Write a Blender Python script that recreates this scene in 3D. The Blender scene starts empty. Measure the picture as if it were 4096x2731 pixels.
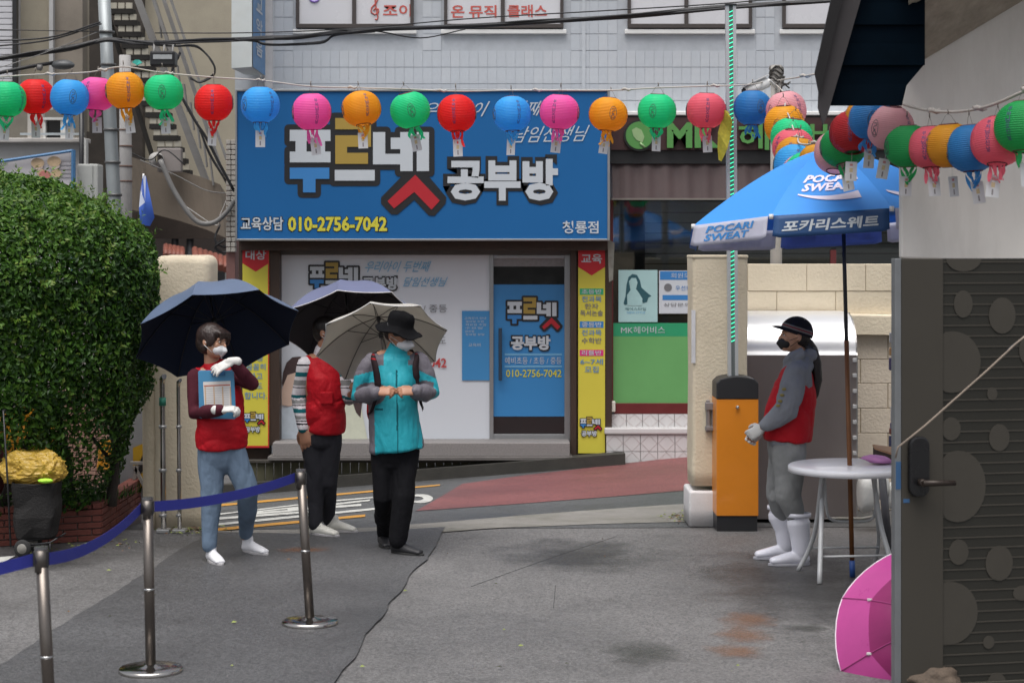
import bpy, bmesh, math, random
from mathutils import Vector, Matrix, noise, Quaternion
from math import sin, cos, pi, radians
random.seed(7)
SC = bpy.context.scene
COL = SC.collection
# ------------------------------------------------------------------ camera, light, exposure
F, H, YH, CX = 7500.0, 2.1, 1000.0, 2048.0        # focal length in photo pixels, eye height, horizon row, centre column
cam_d = bpy.data.cameras.new('camera')
cam_d.sensor_width = 36.0
cam_d.lens = 36.0 * F / 4096
cam_d.shift_y = -(1365.5 - YH) / 4096
cam_d.clip_start = 0.1
cam_d.clip_end = 500
cam_d.dof.use_dof = True
cam_d.dof.focus_distance = 14.5
cam_d.dof.aperture_fstop = 4.5
cam = bpy.data.objects.new('camera', cam_d)
COL.objects.link(cam)
cam.location = (0, 0, H)
cam.rotation_euler = (radians(90), 0, 0)
SC.camera = cam

SUN_EL, SUN_AZ = 72.0, 200.0                      # overcast: the sun is a broad soft source behind the camera, high up
world = bpy.data.worlds.new('World')
SC.world = world
world.use_nodes = True
nt = world.node_tree
nt.nodes.clear()
sky = nt.nodes.new('ShaderNodeTexSky')
sky.sky_type = 'NISHITA'
sky.sun_disc = False
sky.sun_elevation = radians(SUN_EL)
sky.sun_rotation = radians(SUN_AZ)
sky.air_density = 1.0
sky.dust_density = 5.0
sky.ozone_density = 1.0
hsv = nt.nodes.new('ShaderNodeHueSaturation')
hsv.inputs['Saturation'].default_value = 0.30
bg = nt.nodes.new('ShaderNodeBackground')
bg.inputs['Strength'].default_value = 0.095
wo = nt.nodes.new('ShaderNodeOutputWorld')
nt.links.new(sky.outputs[0], hsv.inputs['Color'])
nt.links.new(hsv.outputs[0], bg.inputs[0])
nt.links.new(bg.outputs[0], wo.inputs[0])
sun_d = bpy.data.lights.new('sun', 'SUN')
sun_d.energy = 1.5
sun_d.angle = radians(55)
sun_d.color = (1.0, 0.97, 0.93)
sun = bpy.data.objects.new('sun', sun_d)
COL.objects.link(sun)
sun.location = (0, 0, 30)
_az = radians(SUN_AZ)
_dir = Vector((sin(_az) * cos(radians(SUN_EL)), cos(_az) * cos(radians(SUN_EL)), sin(radians(SUN_EL))))
sun.rotation_euler = _dir.to_track_quat('Z', 'Y').to_euler()
SC.view_settings.view_transform = 'Standard'
SC.view_settings.look = 'None'
SC.view_settings.gamma = 1
SC.view_settings.use_curve_mapping = False
SC.view_settings.exposure = 0.82

# ------------------------------------------------------------------ helpers
def V(*a): return Vector(a)
def W(px, py, D):
    """world point at depth D that the photograph shows at photo pixel (px, py)"""
    return Vector(((px - CX) * D / F, D, H - (py - YH) * D / F))

def zfar(x): return max(-1.3, min(0.45, -0.39 + 0.082 * x))
def gz(x, D):
    """height of the ground: flat car park up to 14 m, then the street falls away, more on the left"""
    t = (D - 14.0) / 7.0
    if t <= 0: return 0.0
    t = min(t, 1.0)
    return zfar(x) * t
def G(px, py, off=0.0):
    """ground point under a photo pixel"""
    lo, hi = 5.0, 23.5
    for _ in range(40):
        m = (lo + hi) / 2
        p = W(px, py, m)
        if p.z > gz(p.x, m): lo = m
        else: hi = m
    p = W(px, py, (lo + hi) / 2)
    p.z = gz(p.x, p.y) + off
    return p

MATS = {}
def mat(name, col, rough=0.6, metal=0.0, var=0.12, vscale=6.0, bump=0.0, bscale=60.0, spec=0.5, dirt=0.0, dirtcol=(0.08, 0.07, 0.06), coords='Object', transl=0.0, stretch=(1, 1, 1), trans=0.0, emit=0.0, coat=0.0, dirt_lo=0.45, dirt_hi=0.75, dscale=1.6):
    if name in MATS: return MATS[name]
    m = bpy.data.materials.new(name)
    m.use_nodes = True
    n, l = m.node_tree.nodes, m.node_tree.links
    n.clear()
    out = n.new('ShaderNodeOutputMaterial')
    b = n.new('ShaderNodeBsdfPrincipled')
    b.inputs['Roughness'].default_value = rough
    b.inputs['Metallic'].default_value = metal
    b.inputs['Specular IOR Level'].default_value = spec
    b.inputs['Coat Weight'].default_value = coat
    b.inputs['Transmission Weight'].default_value = trans
    l.new(b.outputs[0], out.inputs[0])
    c4 = (*col, 1)
    tc = n.new('ShaderNodeTexCoord')
    mp = n.new('ShaderNodeMapping')
    mp.inputs['Scale'].default_value = stretch
    l.new(tc.outputs[coords], mp.inputs[0])
    src = None
    if var > 0:
        nz = n.new('ShaderNodeTexNoise')
        nz.inputs['Scale'].default_value = vscale
        nz.inputs['Detail'].default_value = 6
        nz.inputs['Roughness'].default_value = 0.65
        l.new(mp.outputs[0], nz.inputs['Vector'])
        rp = n.new('ShaderNodeMapRange')
        rp.inputs['From Min'].default_value = 0.25
        rp.inputs['From Max'].default_value = 0.75
        rp.inputs['To Min'].default_value = 1 - var
        rp.inputs['To Max'].default_value = 1 + var
        l.new(nz.outputs['Fac'], rp.inputs[0])
        mx = n.new('ShaderNodeVectorMath')
        mx.operation = 'SCALE'
        mx.inputs[0].default_value = col
        l.new(rp.outputs[0], mx.inputs['Scale'])
        src = mx.outputs[0]
        rr = n.new('ShaderNodeMapRange')
        rr.inputs['To Min'].default_value = max(0.02, rough - 0.08)
        rr.inputs['To Max'].default_value = min(1.0, rough + 0.12)
        l.new(nz.outputs['Fac'], rr.inputs[0])
        l.new(rr.outputs[0], b.inputs['Roughness'])
    if dirt > 0:
        nz2 = n.new('ShaderNodeTexNoise')
        nz2.inputs['Scale'].default_value = dscale
        nz2.inputs['Detail'].default_value = 8
        nz2.inputs['Roughness'].default_value = 0.7
        l.new(mp.outputs[0], nz2.inputs['Vector'])
        r2 = n.new('ShaderNodeMapRange')
        r2.inputs['From Min'].default_value = dirt_lo
        r2.inputs['From Max'].default_value = dirt_hi
        r2.inputs['To Max'].default_value = dirt
        l.new(nz2.outputs['Fac'], r2.inputs[0])
        m2 = n.new('ShaderNodeMix')
        m2.data_type = 'RGBA'
        l.new(r2.outputs[0], m2.inputs[0])
        if src: l.new(src, m2.inputs[6])
        else: m2.inputs[6].default_value = c4
        m2.inputs[7].default_value = (*dirtcol, 1)
        src = m2.outputs[2]
    if src: l.new(src, b.inputs['Base Color'])
    else: b.inputs['Base Color'].default_value = c4
    if bump > 0:
        nb = n.new('ShaderNodeTexNoise')
        nb.inputs['Scale'].default_value = bscale
        nb.inputs['Detail'].default_value = 5
        l.new(mp.outputs[0], nb.inputs['Vector'])
        bp = n.new('ShaderNodeBump')
        bp.inputs['Strength'].default_value = min(1, bump)
        bp.inputs['Distance'].default_value = 0.01
        l.new(nb.outputs['Fac'], bp.inputs['Height'])
        l.new(bp.outputs[0], b.inputs['Normal'])
    if transl > 0:
        tr = n.new('ShaderNodeBsdfTranslucent')
        if src: l.new(src, tr.inputs[0])
        else: tr.inputs[0].default_value = c4
        ms = n.new('ShaderNodeMixShader')
        ms.inputs[0].default_value = transl
        l.new(b.outputs[0], ms.inputs[1])
        l.new(tr.outputs[0], ms.inputs[2])
        l.new(ms.outputs[0], out.inputs[0])
    if emit > 0:
        b.inputs['Emission Color'].default_value = c4
        b.inputs['Emission Strength'].default_value = emit
    MATS[name] = m
    return m

WL = {}
def wloc(o): return WL.get(o.name, Vector((0, 0, 0))) if o else Vector((0, 0, 0))
def thing(name, label, cat, loc=(0, 0, 0), group=None):
    o = bpy.data.objects.new(name, None)
    o.empty_display_size = 0.1
    COL.objects.link(o)
    o.location = loc
    WL[o.name] = Vector(loc)
    o['label'] = label
    o['category'] = cat
    if group: o['group'] = group
    return o
def tag(o, label=None, cat=None, group=None, kind=None):
    for k, v in (('label', label), ('category', cat), ('group', group), ('kind', kind)):
        if v: o[k] = v
    return o

class MB:
    """collects geometry in world coordinates; build() links it as one mesh object"""
    def __init__(self):
        self.v, self.f, self.m, self.s = [], [], [], []
    def add(self, vs, fs, mi=0, smooth=False):
        o = len(self.v)
        self.v += [Vector(p) for p in vs]
        for f in fs:
            self.f.append([i + o for i in f]); self.m.append(mi); self.s.append(smooth)
        return self
    def quad(self, a, b, c, d, mi=0): return self.add([a, b, c, d], [(0, 1, 2, 3)], mi)
    def hexa(self, p, mi=0):
        """8 corners: bottom 4 counter-clockwise, top 4"""
        return self.add(p, [(3, 2, 1, 0), (4, 5, 6, 7), (0, 1, 5, 4), (1, 2, 6, 5), (2, 3, 7, 6), (3, 0, 4, 7)], mi)
    def box(self, x0, x1, y0, y1, z0, z1, mi=0):
        return self.hexa([(x0, y0, z0), (x1, y0, z0), (x1, y1, z0), (x0, y1, z0), (x0, y0, z1), (x1, y0, z1), (x1, y1, z1), (x0, y1, z1)], mi)
    def bbox(self, x0, x1, y0, y1, z0, z1, b=0.01, mi=0):
        """box with chamfered edges"""
        bm = bmesh.new()
        bmesh.ops.create_cube(bm, size=1)
        for v in bm.verts:
            v.co = Vector(((x0 + x1) / 2 + v.co.x * (x1 - x0), (y0 + y1) / 2 + v.co.y * (y1 - y0), (z0 + z1) / 2 + v.co.z * (z1 - z0)))
        bmesh.ops.bevel(bm, geom=bm.edges[:], offset=b, segments=2, affect='EDGES', profile=0.6)
        self.frombm(bm, mi)
        return self
    def frombm(self, bm, mi=0, smooth=False, M=None):
        bm.verts.index_update()
        self.add([(M @ v.co) if M else v.co.copy() for v in bm.verts], [[v.index for v in f.verts] for f in bm.faces], mi, smooth)
        bm.free()
    def pbox(self, px0, py0, px1, py1, D, th, mi=0):
        """box whose front face fills a photo rectangle at depth D and goes th metres back"""
        a, b = W(px0, py1, D), W(px1, py0, D)
        return self.box(a.x, b.x, D, D + th, a.z, b.z, mi)
    def tube(self, pts, r, n=10, cap=True, mi=0, smooth=True):
        pts = [Vector(p) for p in pts]
        k = len(pts)
        rs = list(r) if isinstance(r, (list, tuple)) else [r] * k
        t0 = (pts[1] - pts[0]).normalized()
        up = Vector((0, 0, 1)) if abs(t0.z) < 0.9 else Vector((1, 0, 0))
        s = t0.cross(up).normalized()
        vs = []
        for i, p in enumerate(pts):
            t = (pts[min(i + 1, k - 1)] - pts[max(i - 1, 0)]).normalized()
            s = (s - t * s.dot(t)).normalized()
            w = t.cross(s)
            for j in range(n):
                a = 2 * pi * j / n
                vs.append(p + (s * cos(a) + w * sin(a)) * rs[i])
        fs = []
        for i in range(k - 1):
            for j in range(n):
                fs.append((i * n + j, i * n + (j + 1) % n, (i + 1) * n + (j + 1) % n, (i + 1) * n + j))
        self.add(vs, fs, mi, smooth)
        if cap:
            o = len(self.v) - len(vs)
            self.f.append([o + j for j in range(n)][::-1]); self.m.append(mi); self.s.append(False)
            self.f.append([o + (k - 1) * n + j for j in range(n)]); self.m.append(mi); self.s.append(False)
        return self
    def lathe(self, prof, c, n=24, mi=0, smooth=True, axis=None):
        """prof: (r, z) pairs around the vertical (or axis) through c"""
        c = Vector(c)
        q = Vector((0, 0, 1)).rotation_difference(Vector(axis).normalized()) if axis else Quaternion()
        vs = []
        for (r, z) in prof:
            for j in range(n):
                a = 2 * pi * j / n
                vs.append(c + q @ Vector((r * cos(a), r * sin(a), z)))
        fs = [(i * n + j, i * n + (j + 1) % n, (i + 1) * n + (j + 1) % n, (i + 1) * n + j) for i in range(len(prof) - 1) for j in range(n)]
        return self.add(vs, fs, mi, smooth)
    def poly(self, pts, d, mi=0):
        """convex or simple polygon pts (world, one plane) extruded by vector d"""
        pts = [Vector(p) for p in pts]
        k = len(pts)
        d = Vector(d)
        return self.add(pts + [p + d for p in pts], [list(range(k)), list(range(2 * k - 1, k - 1, -1))] + [(i, i + k, (i + 1) % k + k, (i + 1) % k) for i in range(k)], mi)
    def build(self, name, mats, parent=None, bevel=0.0, seg=2, kind=None, recalc=True):
        loc = wloc(parent)
        me = bpy.data.meshes.new(name)
        me.from_pydata([tuple(p - loc) for p in self.v], [], self.f)
        mats = mats if isinstance(mats, (list, tuple)) else [mats]
        for m in mats: me.materials.append(m)
        me.polygons.foreach_set('material_index', self.m)
        me.polygons.foreach_set('use_smooth', self.s)
        if recalc:
            bm = bmesh.new(); bm.from_mesh(me)
            bmesh.ops.recalc_face_normals(bm, faces=bm.faces[:])
            bm.to_mesh(me); bm.free()
        me.update()
        o = bpy.data.objects.new(name, me)
        COL.objects.link(o)
        WL[o.name] = loc.copy()
        if parent is not None: o.parent = parent
        if bevel > 0:
            md = o.modifiers.new('edge', 'BEVEL')
            md.width = bevel; md.segments = seg; md.limit_method = 'ANGLE'; md.angle_limit = radians(40)
        if kind: o['kind'] = kind
        return o
def part(name, m, parent, *boxes, bevel=0.0):
    """one part made of photo-rectangle boxes (px0, py0, px1, py1, D, thickness)"""
    mb = MB()
    for b in boxes: mb.pbox(*b)
    return mb.build(name, m, parent, bevel)

def text_geo(body, offset=0.0, shear=0.0, space=1.0, res=2):
    c = bpy.data.curves.new('lettering', 'FONT')
    c.body = body; c.offset = offset; c.resolution_u = res; c.fill_mode = 'FRONT'; c.shear = shear; c.space_character = space
    o = bpy.data.objects.new('lettering_source', c)
    COL.objects.link(o)
    dg = bpy.context.evaluated_depsgraph_get()
    me = o.evaluated_get(dg).to_mesh()
    vs = [v.co.copy() for v in me.vertices]
    fs = [list(p.vertices) for p in me.polygons]
    bpy.data.objects.remove(o); bpy.data.curves.remove(c)
    x0, x1 = min(v.x for v in vs), max(v.x for v in vs)
    y0, y1 = min(v.y for v in vs), max(v.y for v in vs)
    return [((v.x - x0) / (x1 - x0), (v.y - y0) / (y1 - y0)) for v in vs], fs
def lettering(body, px0, py0, px1, py1, D, m, parent, offset=0.0, shear=0.0, name='lettering', outline=None, opx=6, mapping=None, raise_by=0.004, slope=0.0):
    uv, fs = text_geo(body, offset, shear)
    a, b = W(px0, py1, D), W(px1, py0, D)
    f = mapping or (lambda u, v: Vector((a.x + (b.x - a.x) * u, D, a.z + (b.z - a.z) * v + slope * u)))
    mb = MB()
    mb.add([f(u, v) for u, v in uv], fs)
    if outline:
        uv2, fs2 = text_geo(body, offset + outline, shear)
        k = D / F * opx
        mb2 = MB()
        mb2.add([Vector((a.x - k + (b.x - a.x + 2 * k) * u, D + raise_by, a.z - k + (b.z - a.z + 2 * k) * v)) for u, v in uv2], fs2)
        o2 = mb2.build(name + '_outline', mat('print_black', (0.012, 0.012, 0.014), 0.45, var=0), parent, recalc=False)
    return mb.build(name, m, parent, recalc=False)

def joined_copy(src, parent, loc=None, name=None):
    c = src.copy()
    COL.objects.link(c)
    c.parent = parent
    if loc is not None: c.location = loc
    return c

# ------------------------------------------------------------------ materials
M_white = mat('white_paint', (0.72, 0.72, 0.71), 0.5, var=0.04, dirt=0.25, dirtcol=(0.4, 0.38, 0.34))
M_black = mat('black_plastic', (0.015, 0.015, 0.017), 0.4, var=0.1)
M_brown = mat('brown_wood_frame', (0.040, 0.022, 0.014), 0.55, var=0.25, vscale=9, bump=0.3, stretch=(1, 1, 0.15))
M_alu = mat('aluminium_frame', (0.33, 0.34, 0.35), 0.35, metal=0.7, var=0.06)
M_steel = mat('stainless_steel', (0.50, 0.48, 0.46), 0.2, metal=1.0, var=0.06, vscale=3)
M_cream = mat('cream_stucco', (0.64, 0.56, 0.425), 0.85, var=0.07, vscale=4, bump=0.5, bscale=45, dirt=0.3, dirtcol=(0.33, 0.27, 0.18), dirt_lo=0.52)
M_rubber = mat('rubber', (0.02, 0.02, 0.02), 0.8)
P_white = mat('print_white', (0.50, 0.54, 0.58), 0.45, var=0.02)
P_black = mat('print_black', (0.012, 0.012, 0.014), 0.45, var=0)
P_gold = mat('print_gold', (0.36, 0.245, 0.045), 0.45, var=0.02)
P_blue = mat('print_blue', (0.035, 0.20, 0.50), 0.45, var=0.03)
P_red = mat('print_red', (0.42, 0.012, 0.022), 0.45, var=0.02)
P_yellow = mat('print_yellow', (0.60, 0.55, 0.05), 0.45, var=0.02)
P_green = mat('print_green', (0.03, 0.36, 0.16), 0.45, var=0.02)
P_pink = mat('print_pink', (0.62, 0.03, 0.20), 0.45, var=0.02)
P_sky = mat('print_pale_blue', (0.16, 0.40, 0.62), 0.45, var=0.02)
P_redtext = mat('print_red_text', (0.52, 0.10, 0.08), 0.5, var=0)
# ================================================================== GROUND
def asphalt(name, base, patch, rough=0.62):
    m = mat(name, base, rough, var=0.10, vscale=1.3, bump=0.0, spec=0.5)
    n, l = m.node_tree.nodes, m.node_tree.links
    b = next(x for x in n if x.type == 'BSDF_PRINCIPLED')
    tc = next(x for x in n if x.type == 'TEX_COORD')
    src = b.inputs['Base Color'].links[0].from_socket
    # aggregate: small stones a shade lighter or darker than the binder
    vo = n.new('ShaderNodeTexVoronoi'); vo.inputs['Scale'].default_value = 95
    l.new(tc.outputs['Object'], vo.inputs['Vector'])
    nz = n.new('ShaderNodeTexNoise'); nz.inputs['Scale'].default_value = 120; nz.inputs['Detail'].default_value = 4
    l.new(tc.outputs['Object'], nz.inputs['Vector'])
    sp = n.new('ShaderNodeSeparateColor'); l.new(vo.outputs['Color'], sp.inputs[0])
    mr = n.new('ShaderNodeMapRange'); mr.inputs['To Min'].default_value = 0.62; mr.inputs['To Max'].default_value = 1.5
    l.new(sp.outputs[0], mr.inputs[0])
    big = n.new('ShaderNodeTexNoise'); big.inputs['Scale'].default_value = 0.55; big.inputs['Detail'].default_value = 7; big.inputs['Roughness'].default_value = 0.6
    l.new(tc.outputs['Object'], big.inputs['Vector'])
    mb_ = n.new('ShaderNodeMapRange'); mb_.inputs['From Min'].default_value = 0.3; mb_.inputs['From Max'].default_value = 0.7
    mb_.inputs['To Min'].default_value = 0.80; mb_.inputs['To Max'].default_value = 1.18
    l.new(big.outputs['Fac'], mb_.inputs[0])
    mul = n.new('ShaderNodeMath'); mul.operation = 'MULTIPLY'
    l.new(mr.outputs[0], mul.inputs[0]); l.new(mb_.outputs[0], mul.inputs[1])
    sc = n.new('ShaderNodeVectorMath'); sc.operation = 'SCALE'
    l.new(src, sc.inputs[0]); l.new(mul.outputs[0], sc.inputs['Scale'])
    # streaky stains
    st = n.new('ShaderNodeTexNoise'); st.inputs['Scale'].default_value = 2.3; st.inputs['Detail'].default_value = 9; st.inputs['Roughness'].default_value = 0.75
    l.new(tc.outputs['Object'], st.inputs['Vector'])
    sr = n.new('ShaderNodeMapRange'); sr.inputs['From Min'].default_value = 0.55; sr.inputs['From Max'].default_value = 0.72; sr.inputs['To Max'].default_value = patch
    l.new(st.outputs['Fac'], sr.inputs[0])
    mx = n.new('ShaderNodeMix'); mx.data_type = 'RGBA'
    l.new(sr.outputs[0], mx.inputs[0]); l.new(sc.outputs[0], mx.inputs[6]); mx.inputs[7].default_value = (base[0] * 0.55, base[1] * 0.55, base[2] * 0.56, 1)
    l.new(mx.outputs[2], b.inputs['Base Color'])
    # wetness shows as lower roughness in broad areas
    wr = n.new('ShaderNodeMapRange'); wr.inputs['From Min'].default_value = 0.35; wr.inputs['From Max'].default_value = 0.65
    wr.inputs['To Min'].default_value = rough - 0.14; wr.inputs['To Max'].default_value = rough + 0.14
    l.new(big.outputs['Fac'], wr.inputs[0]); l.new(wr.outputs[0], b.inputs['Roughness'])
    bp = n.new('ShaderNodeBump'); bp.inputs['Strength'].default_value = 0.7; bp.inputs['Distance'].default_value = 0.004
    ad = n.new('ShaderNodeMath'); ad.operation = 'ADD'
    l.new(vo.outputs['Distance'], ad.inputs[0]); l.new(nz.outputs['Fac'], ad.inputs[1])
    l.new(ad.outputs[0], bp.inputs['Height']); l.new(bp.outputs[0], b.inputs['Normal'])
    return m
M_asph = asphalt('worn_asphalt', (0.112, 0.109, 0.109), 0.6)
M_asph_dark = asphalt('dark_asphalt', (0.062, 0.062, 0.065), 0.4, 0.55)
M_street = asphalt('street_asphalt', (0.072, 0.074, 0.076), 0.4, 0.55)
M_redroad = asphalt('red_road_surface', (0.155, 0.055, 0.055), 0.5, 0.6)
M_conc = mat('kerb_concrete', (0.21, 0.20, 0.185), 0.8, var=0.15, vscale=5, bump=0.5, bscale=90, dirt=0.7, dirtcol=(0.10, 0.10, 0.07))
M_paintw = mat('road_paint_white', (0.50, 0.50, 0.47), 0.6, var=0.1, vscale=14, dirt=0.85, dirtcol=(0.12, 0.12, 0.12), dscale=9, dirt_lo=0.5, dirt_hi=0.68)
M_painty = mat('road_paint_yellow', (0.50, 0.24, 0.03), 0.6, var=0.1, vscale=14, dirt=0.8, dirtcol=(0.14, 0.11, 0.08), dscale=8, dirt_lo=0.5, dirt_hi=0.7)

def lines(a, b, step):
    k = max(1, int(round((b - a) / step)))
    return [a + (b - a) * i / k for i in range(k + 1)]
xs = lines(-60, -10, 10)[:-1] + lines(-10, 10, 0.5)[:-1] + lines(10, 60, 10)
ys = lines(-20, 4, 6)[:-1] + lines(4, 14, 1.0)[:-1] + lines(14, 21, 0.5)[:-1] + lines(21, 27, 3)[:-1] + lines(27, 120, 15)
mb = MB()
mb.add([(x, y, gz(x, y)) for y in ys for x in xs], [(j * len(xs) + i, j * len(xs) + i + 1, (j + 1) * len(xs) + i + 1, (j + 1) * len(xs) + i) for j in range(len(ys) - 1) for i in range(len(xs) - 1)])
mb.build('ground', M_asph, kind='structure', recalc=False)

def strip(name, top, bot, m, off=0.004, n=24, k=6, parent=None, wob=0.0, seed=0):
    """ground sheet between two photo polylines, laid on the ground"""
    def res(pl, n):
        d = [0]
        for a, b in zip(pl, pl[1:]): d.append(d[-1] + math.hypot(b[0] - a[0], b[1] - a[1]))
        out = []
        for i in range(n + 1):
            s = d[-1] * i / n
            j = 0
            while j < len(d) - 2 and s > d[j + 1]: j += 1
            t = (s - d[j]) / max(1e-9, d[j + 1] - d[j])
            out.append((pl[j][0] + (pl[j + 1][0] - pl[j][0]) * t, pl[j][1] + (pl[j + 1][1] - pl[j][1]) * t))
        return out
    T, B = res(top, n), res(bot, n)
    vs = []
    for i in range(n + 1):
        a, b = G(*T[i]), G(*B[i])
        for j in range(k + 1):
            p = a.lerp(b, j / k)
            if wob: p += Vector((0.25 * noise.noise(Vector((p.x * 14, p.y * 17, seed + 8))) + noise.noise(Vector((p.x * .8, p.y * 1.6, seed))) + .5 * noise.noise(Vector((p.x * 3, p.y * 5, seed))), .6 * noise.noise(Vector((p.x * 1.6, p.y, seed + 4))), 0)) * wob
            p.z = gz(p.x, p.y) + off
            vs.append(p)
    mb = MB()
    mb.add(vs, [(i * (k + 1) + j, (i + 1) * (k + 1) + j, (i + 1) * (k + 1) + j + 1, i * (k + 1) + j + 1) for i in range(n) for j in range(k)])
    o = mb.build(name, m, parent, recalc=False)
    if not parent: o['kind'] = 'structure'
    return o
# the street below the car park, its concrete lip, the dark lane across the car park
def world_strip(name, x0, x1, y0, y1, m, off, nx=60, ny=10):
    mb = MB()
    mb.add([(x0 + (x1 - x0) * i / nx, y0 + (y1 - y0) * j / ny, gz(x0 + (x1 - x0) * i / nx, y0 + (y1 - y0) * j / ny) + off) for j in range(ny + 1) for i in range(nx + 1)],
           [(j * (nx + 1) + i, j * (nx + 1) + i + 1, (j + 1) * (nx + 1) + i + 1, (j + 1) * (nx + 1) + i) for j in range(ny) for i in range(nx)])
    o = mb.build(name, m, recalc=False); o['kind'] = 'structure'
    return o
world_strip('street', -12, 12, 14.25, 21.0, M_street, 0.004, 96, 26)
strip('pavement_edge', [(830, 2128), (1500, 2112), (2020, 2070), (2400, 2040), (2860, 2008)], [(830, 2150), (1500, 2150), (2020, 2112), (2400, 2098), (2860, 2085)], M_conc, 0.008, 40, 4, wob=0.05, seed=3)
strip('dark_lane', [(840, 2132), (1300, 2140), (1790, 2112)], [(-200, 2790), (500, 2890), (1245, 2860)], M_asph_dark, 0.012, 60, 40, wob=0.035, seed=5)
mb = MB()
for pts in ([(1885, 2345), (2050, 2285), (2250, 2215), (2450, 2150), (2600, 2100)], [(2222, 2340), (2214, 2430)], [(1340, 2731), (1400, 2620), (1540, 2420), (1600, 2330), (1720, 2170)]):
    q = [G(*p, off=0.001) for p in pts]
    mb.tube(q, 0.0017, 4)
mb.build('ground_crack', mat('crack_tar', (0.045, 0.045, 0.047), 0.9), kind='structure')
strip('red_road', [(1849, 1937), (2100, 1902), (2450, 1862), (2780, 1822), (3100, 1790)], [(1663, 2046), (2100, 2015), (2450, 1988), (2780, 1960), (3100, 1935)], M_redroad, 0.008, 30, 10)
def line_mark(p, q, w0, w1, m, name):
    return strip(name, [(p[0], p[1] - w0 / 2), (q[0], q[1] - w1 / 2)], [(p[0], p[1] + w0 / 2), (q[0], q[1] + w1 / 2)], m, 0.0095, 14, 1)
line_mark((860, 2122), (1461, 2065), 11, 9, M_painty, 'road_marking')
line_mark((870, 2024), (1760, 1942), 9, 5, M_painty, 'road_marking')
for a, b, w in [((868, 2101), (1500, 2038), 9), ((872, 2077), (1300, 2045), 9), ((1000, 2058), (1400, 2026), 8), ((1150, 2042), (1445, 2022), 9),
                ((1290, 2010), (1495, 1992), 5), ((1290, 2025), (1480, 2003), 7), ((872, 2060), (1200, 2021), 5), ((1000, 2052), (1205, 2030), 6)]:
    line_mark(a, b, w, w * 0.9, M_paintw, 'road_marking')
mb = MB()
ring = [(1682 + 50 * cos(a), 1997 + 18 * sin(a)) for a in [2 * pi * i / 20 for i in range(20)]]
inn = [(1660 + 34 * cos(a), 1997 + 9 * sin(a)) for a in [2 * pi * i / 20 for i in range(20)]]
vs = [G(*p, off=0.010) for p in ring] + [G(*p, off=0.010) for p in inn]
mb.add(vs, [(i, (i + 1) % 20, (i + 1) % 20 + 20, i + 20) for i in range(20)])
mb.build('road_marking', M_paintw, kind='structure', recalc=False)
def soft_stain(name, col, rough, amax, scale, lo=.16, hi=.50, fall=.62):
    m = bpy.data.materials.new(name); m.use_nodes = True
    n, l = m.node_tree.nodes, m.node_tree.links
    b = n['Principled BSDF']; b.inputs['Base Color'].default_value = (*col, 1); b.inputs['Roughness'].default_value = rough
    t = n.new('ShaderNodeTexCoord'); z = n.new('ShaderNodeTexNoise'); z.inputs['Scale'].default_value = scale; z.inputs['Detail'].default_value = 9; z.inputs['Roughness'].default_value = .72
    fl_ = n.new('ShaderNodeVectorMath'); fl_.operation = 'MULTIPLY'; fl_.inputs[1].default_value = (1, 1, 0)
    d = n.new('ShaderNodeVectorMath'); d.operation = 'DISTANCE'; d.inputs[1].default_value = (.5, .5, 0)
    l.new(t.outputs['Object'], z.inputs['Vector']); l.new(t.outputs['Generated'], fl_.inputs[0]); l.new(fl_.outputs[0], d.inputs[0])
    k = n.new('ShaderNodeMath'); k.operation = 'MULTIPLY'; k.inputs[1].default_value = fall; l.new(d.outputs['Value'], k.inputs[0])
    s_ = n.new('ShaderNodeMath'); s_.operation = 'SUBTRACT'; l.new(z.outputs['Fac'], s_.inputs[0]); l.new(k.outputs[0], s_.inputs[1])
    r = n.new('ShaderNodeMapRange'); r.inputs['From Min'].default_value = lo; r.inputs['From Max'].default_value = hi; r.inputs['To Max'].default_value = amax
    l.new(s_.outputs[0], r.inputs[0]); l.new(r.outputs[0], b.inputs['Alpha'])
    return m
M_rust = soft_stain('rust_stain', (0.21, 0.085, 0.03), .7, .40, 6, .10, .42, .95)
M_oil = soft_stain('damp_stain', (0.028, 0.027, 0.028), .4, .50, 1.6, .10, .42, 1.12)
M_oil2 = soft_stain('old_stain', (0.05, 0.052, 0.045), .5, .5, 4, .10, .42, 1.1)
for i, (x0, y0, x1, y1) in enumerate([(2800, 2575, 3070, 2650), (2830, 2510, 3110, 2590), (2850, 2450, 3120, 2530)]):
    strip('ground_stain', [(x0, y0), (x1, y0 - 8)], [(x0 + 10, y1), (x1 - 15, y1 - 4)], M_rust, 0.0075 + i * 0.001, 14, 2, wob=0.0)
strip('ground_stain', [(2750, 2135), (3620, 2135)], [(2750, 2700), (3800, 2700)], M_oil, 0.0045, 14, 8)
strip('ground_stain', [(2000, 2135), (2800, 2135)], [(1800, 2330), (2850, 2330)], M_oil, 0.0052, 14, 8)
strip('ground_stain', [(2380, 2560), (2760, 2540)], [(2360, 2690), (2800, 2690)], M_oil2, 0.0060, 14, 4)
strip('ground_stain', [(-200, 2190), (620, 2170)], [(-300, 2330), (560, 2290)], M_oil, 0.0052, 14, 6)
strip('ground_stain', [(3080, 2490), (3350, 2500)], [(3080, 2520), (3350, 2540)], M_oil2, 0.0068, 10, 2)
strip('road_marking', [(-60, 2238), (62, 2226)], [(-60, 2285), (0, 2262)], M_paintw, 0.0095, 6, 2)
strip('ground_stain', [(1090, 2200), (1340, 2188)], [(1085, 2226), (1345, 2210)], M_rust, 0.0165, 10, 1)

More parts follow.
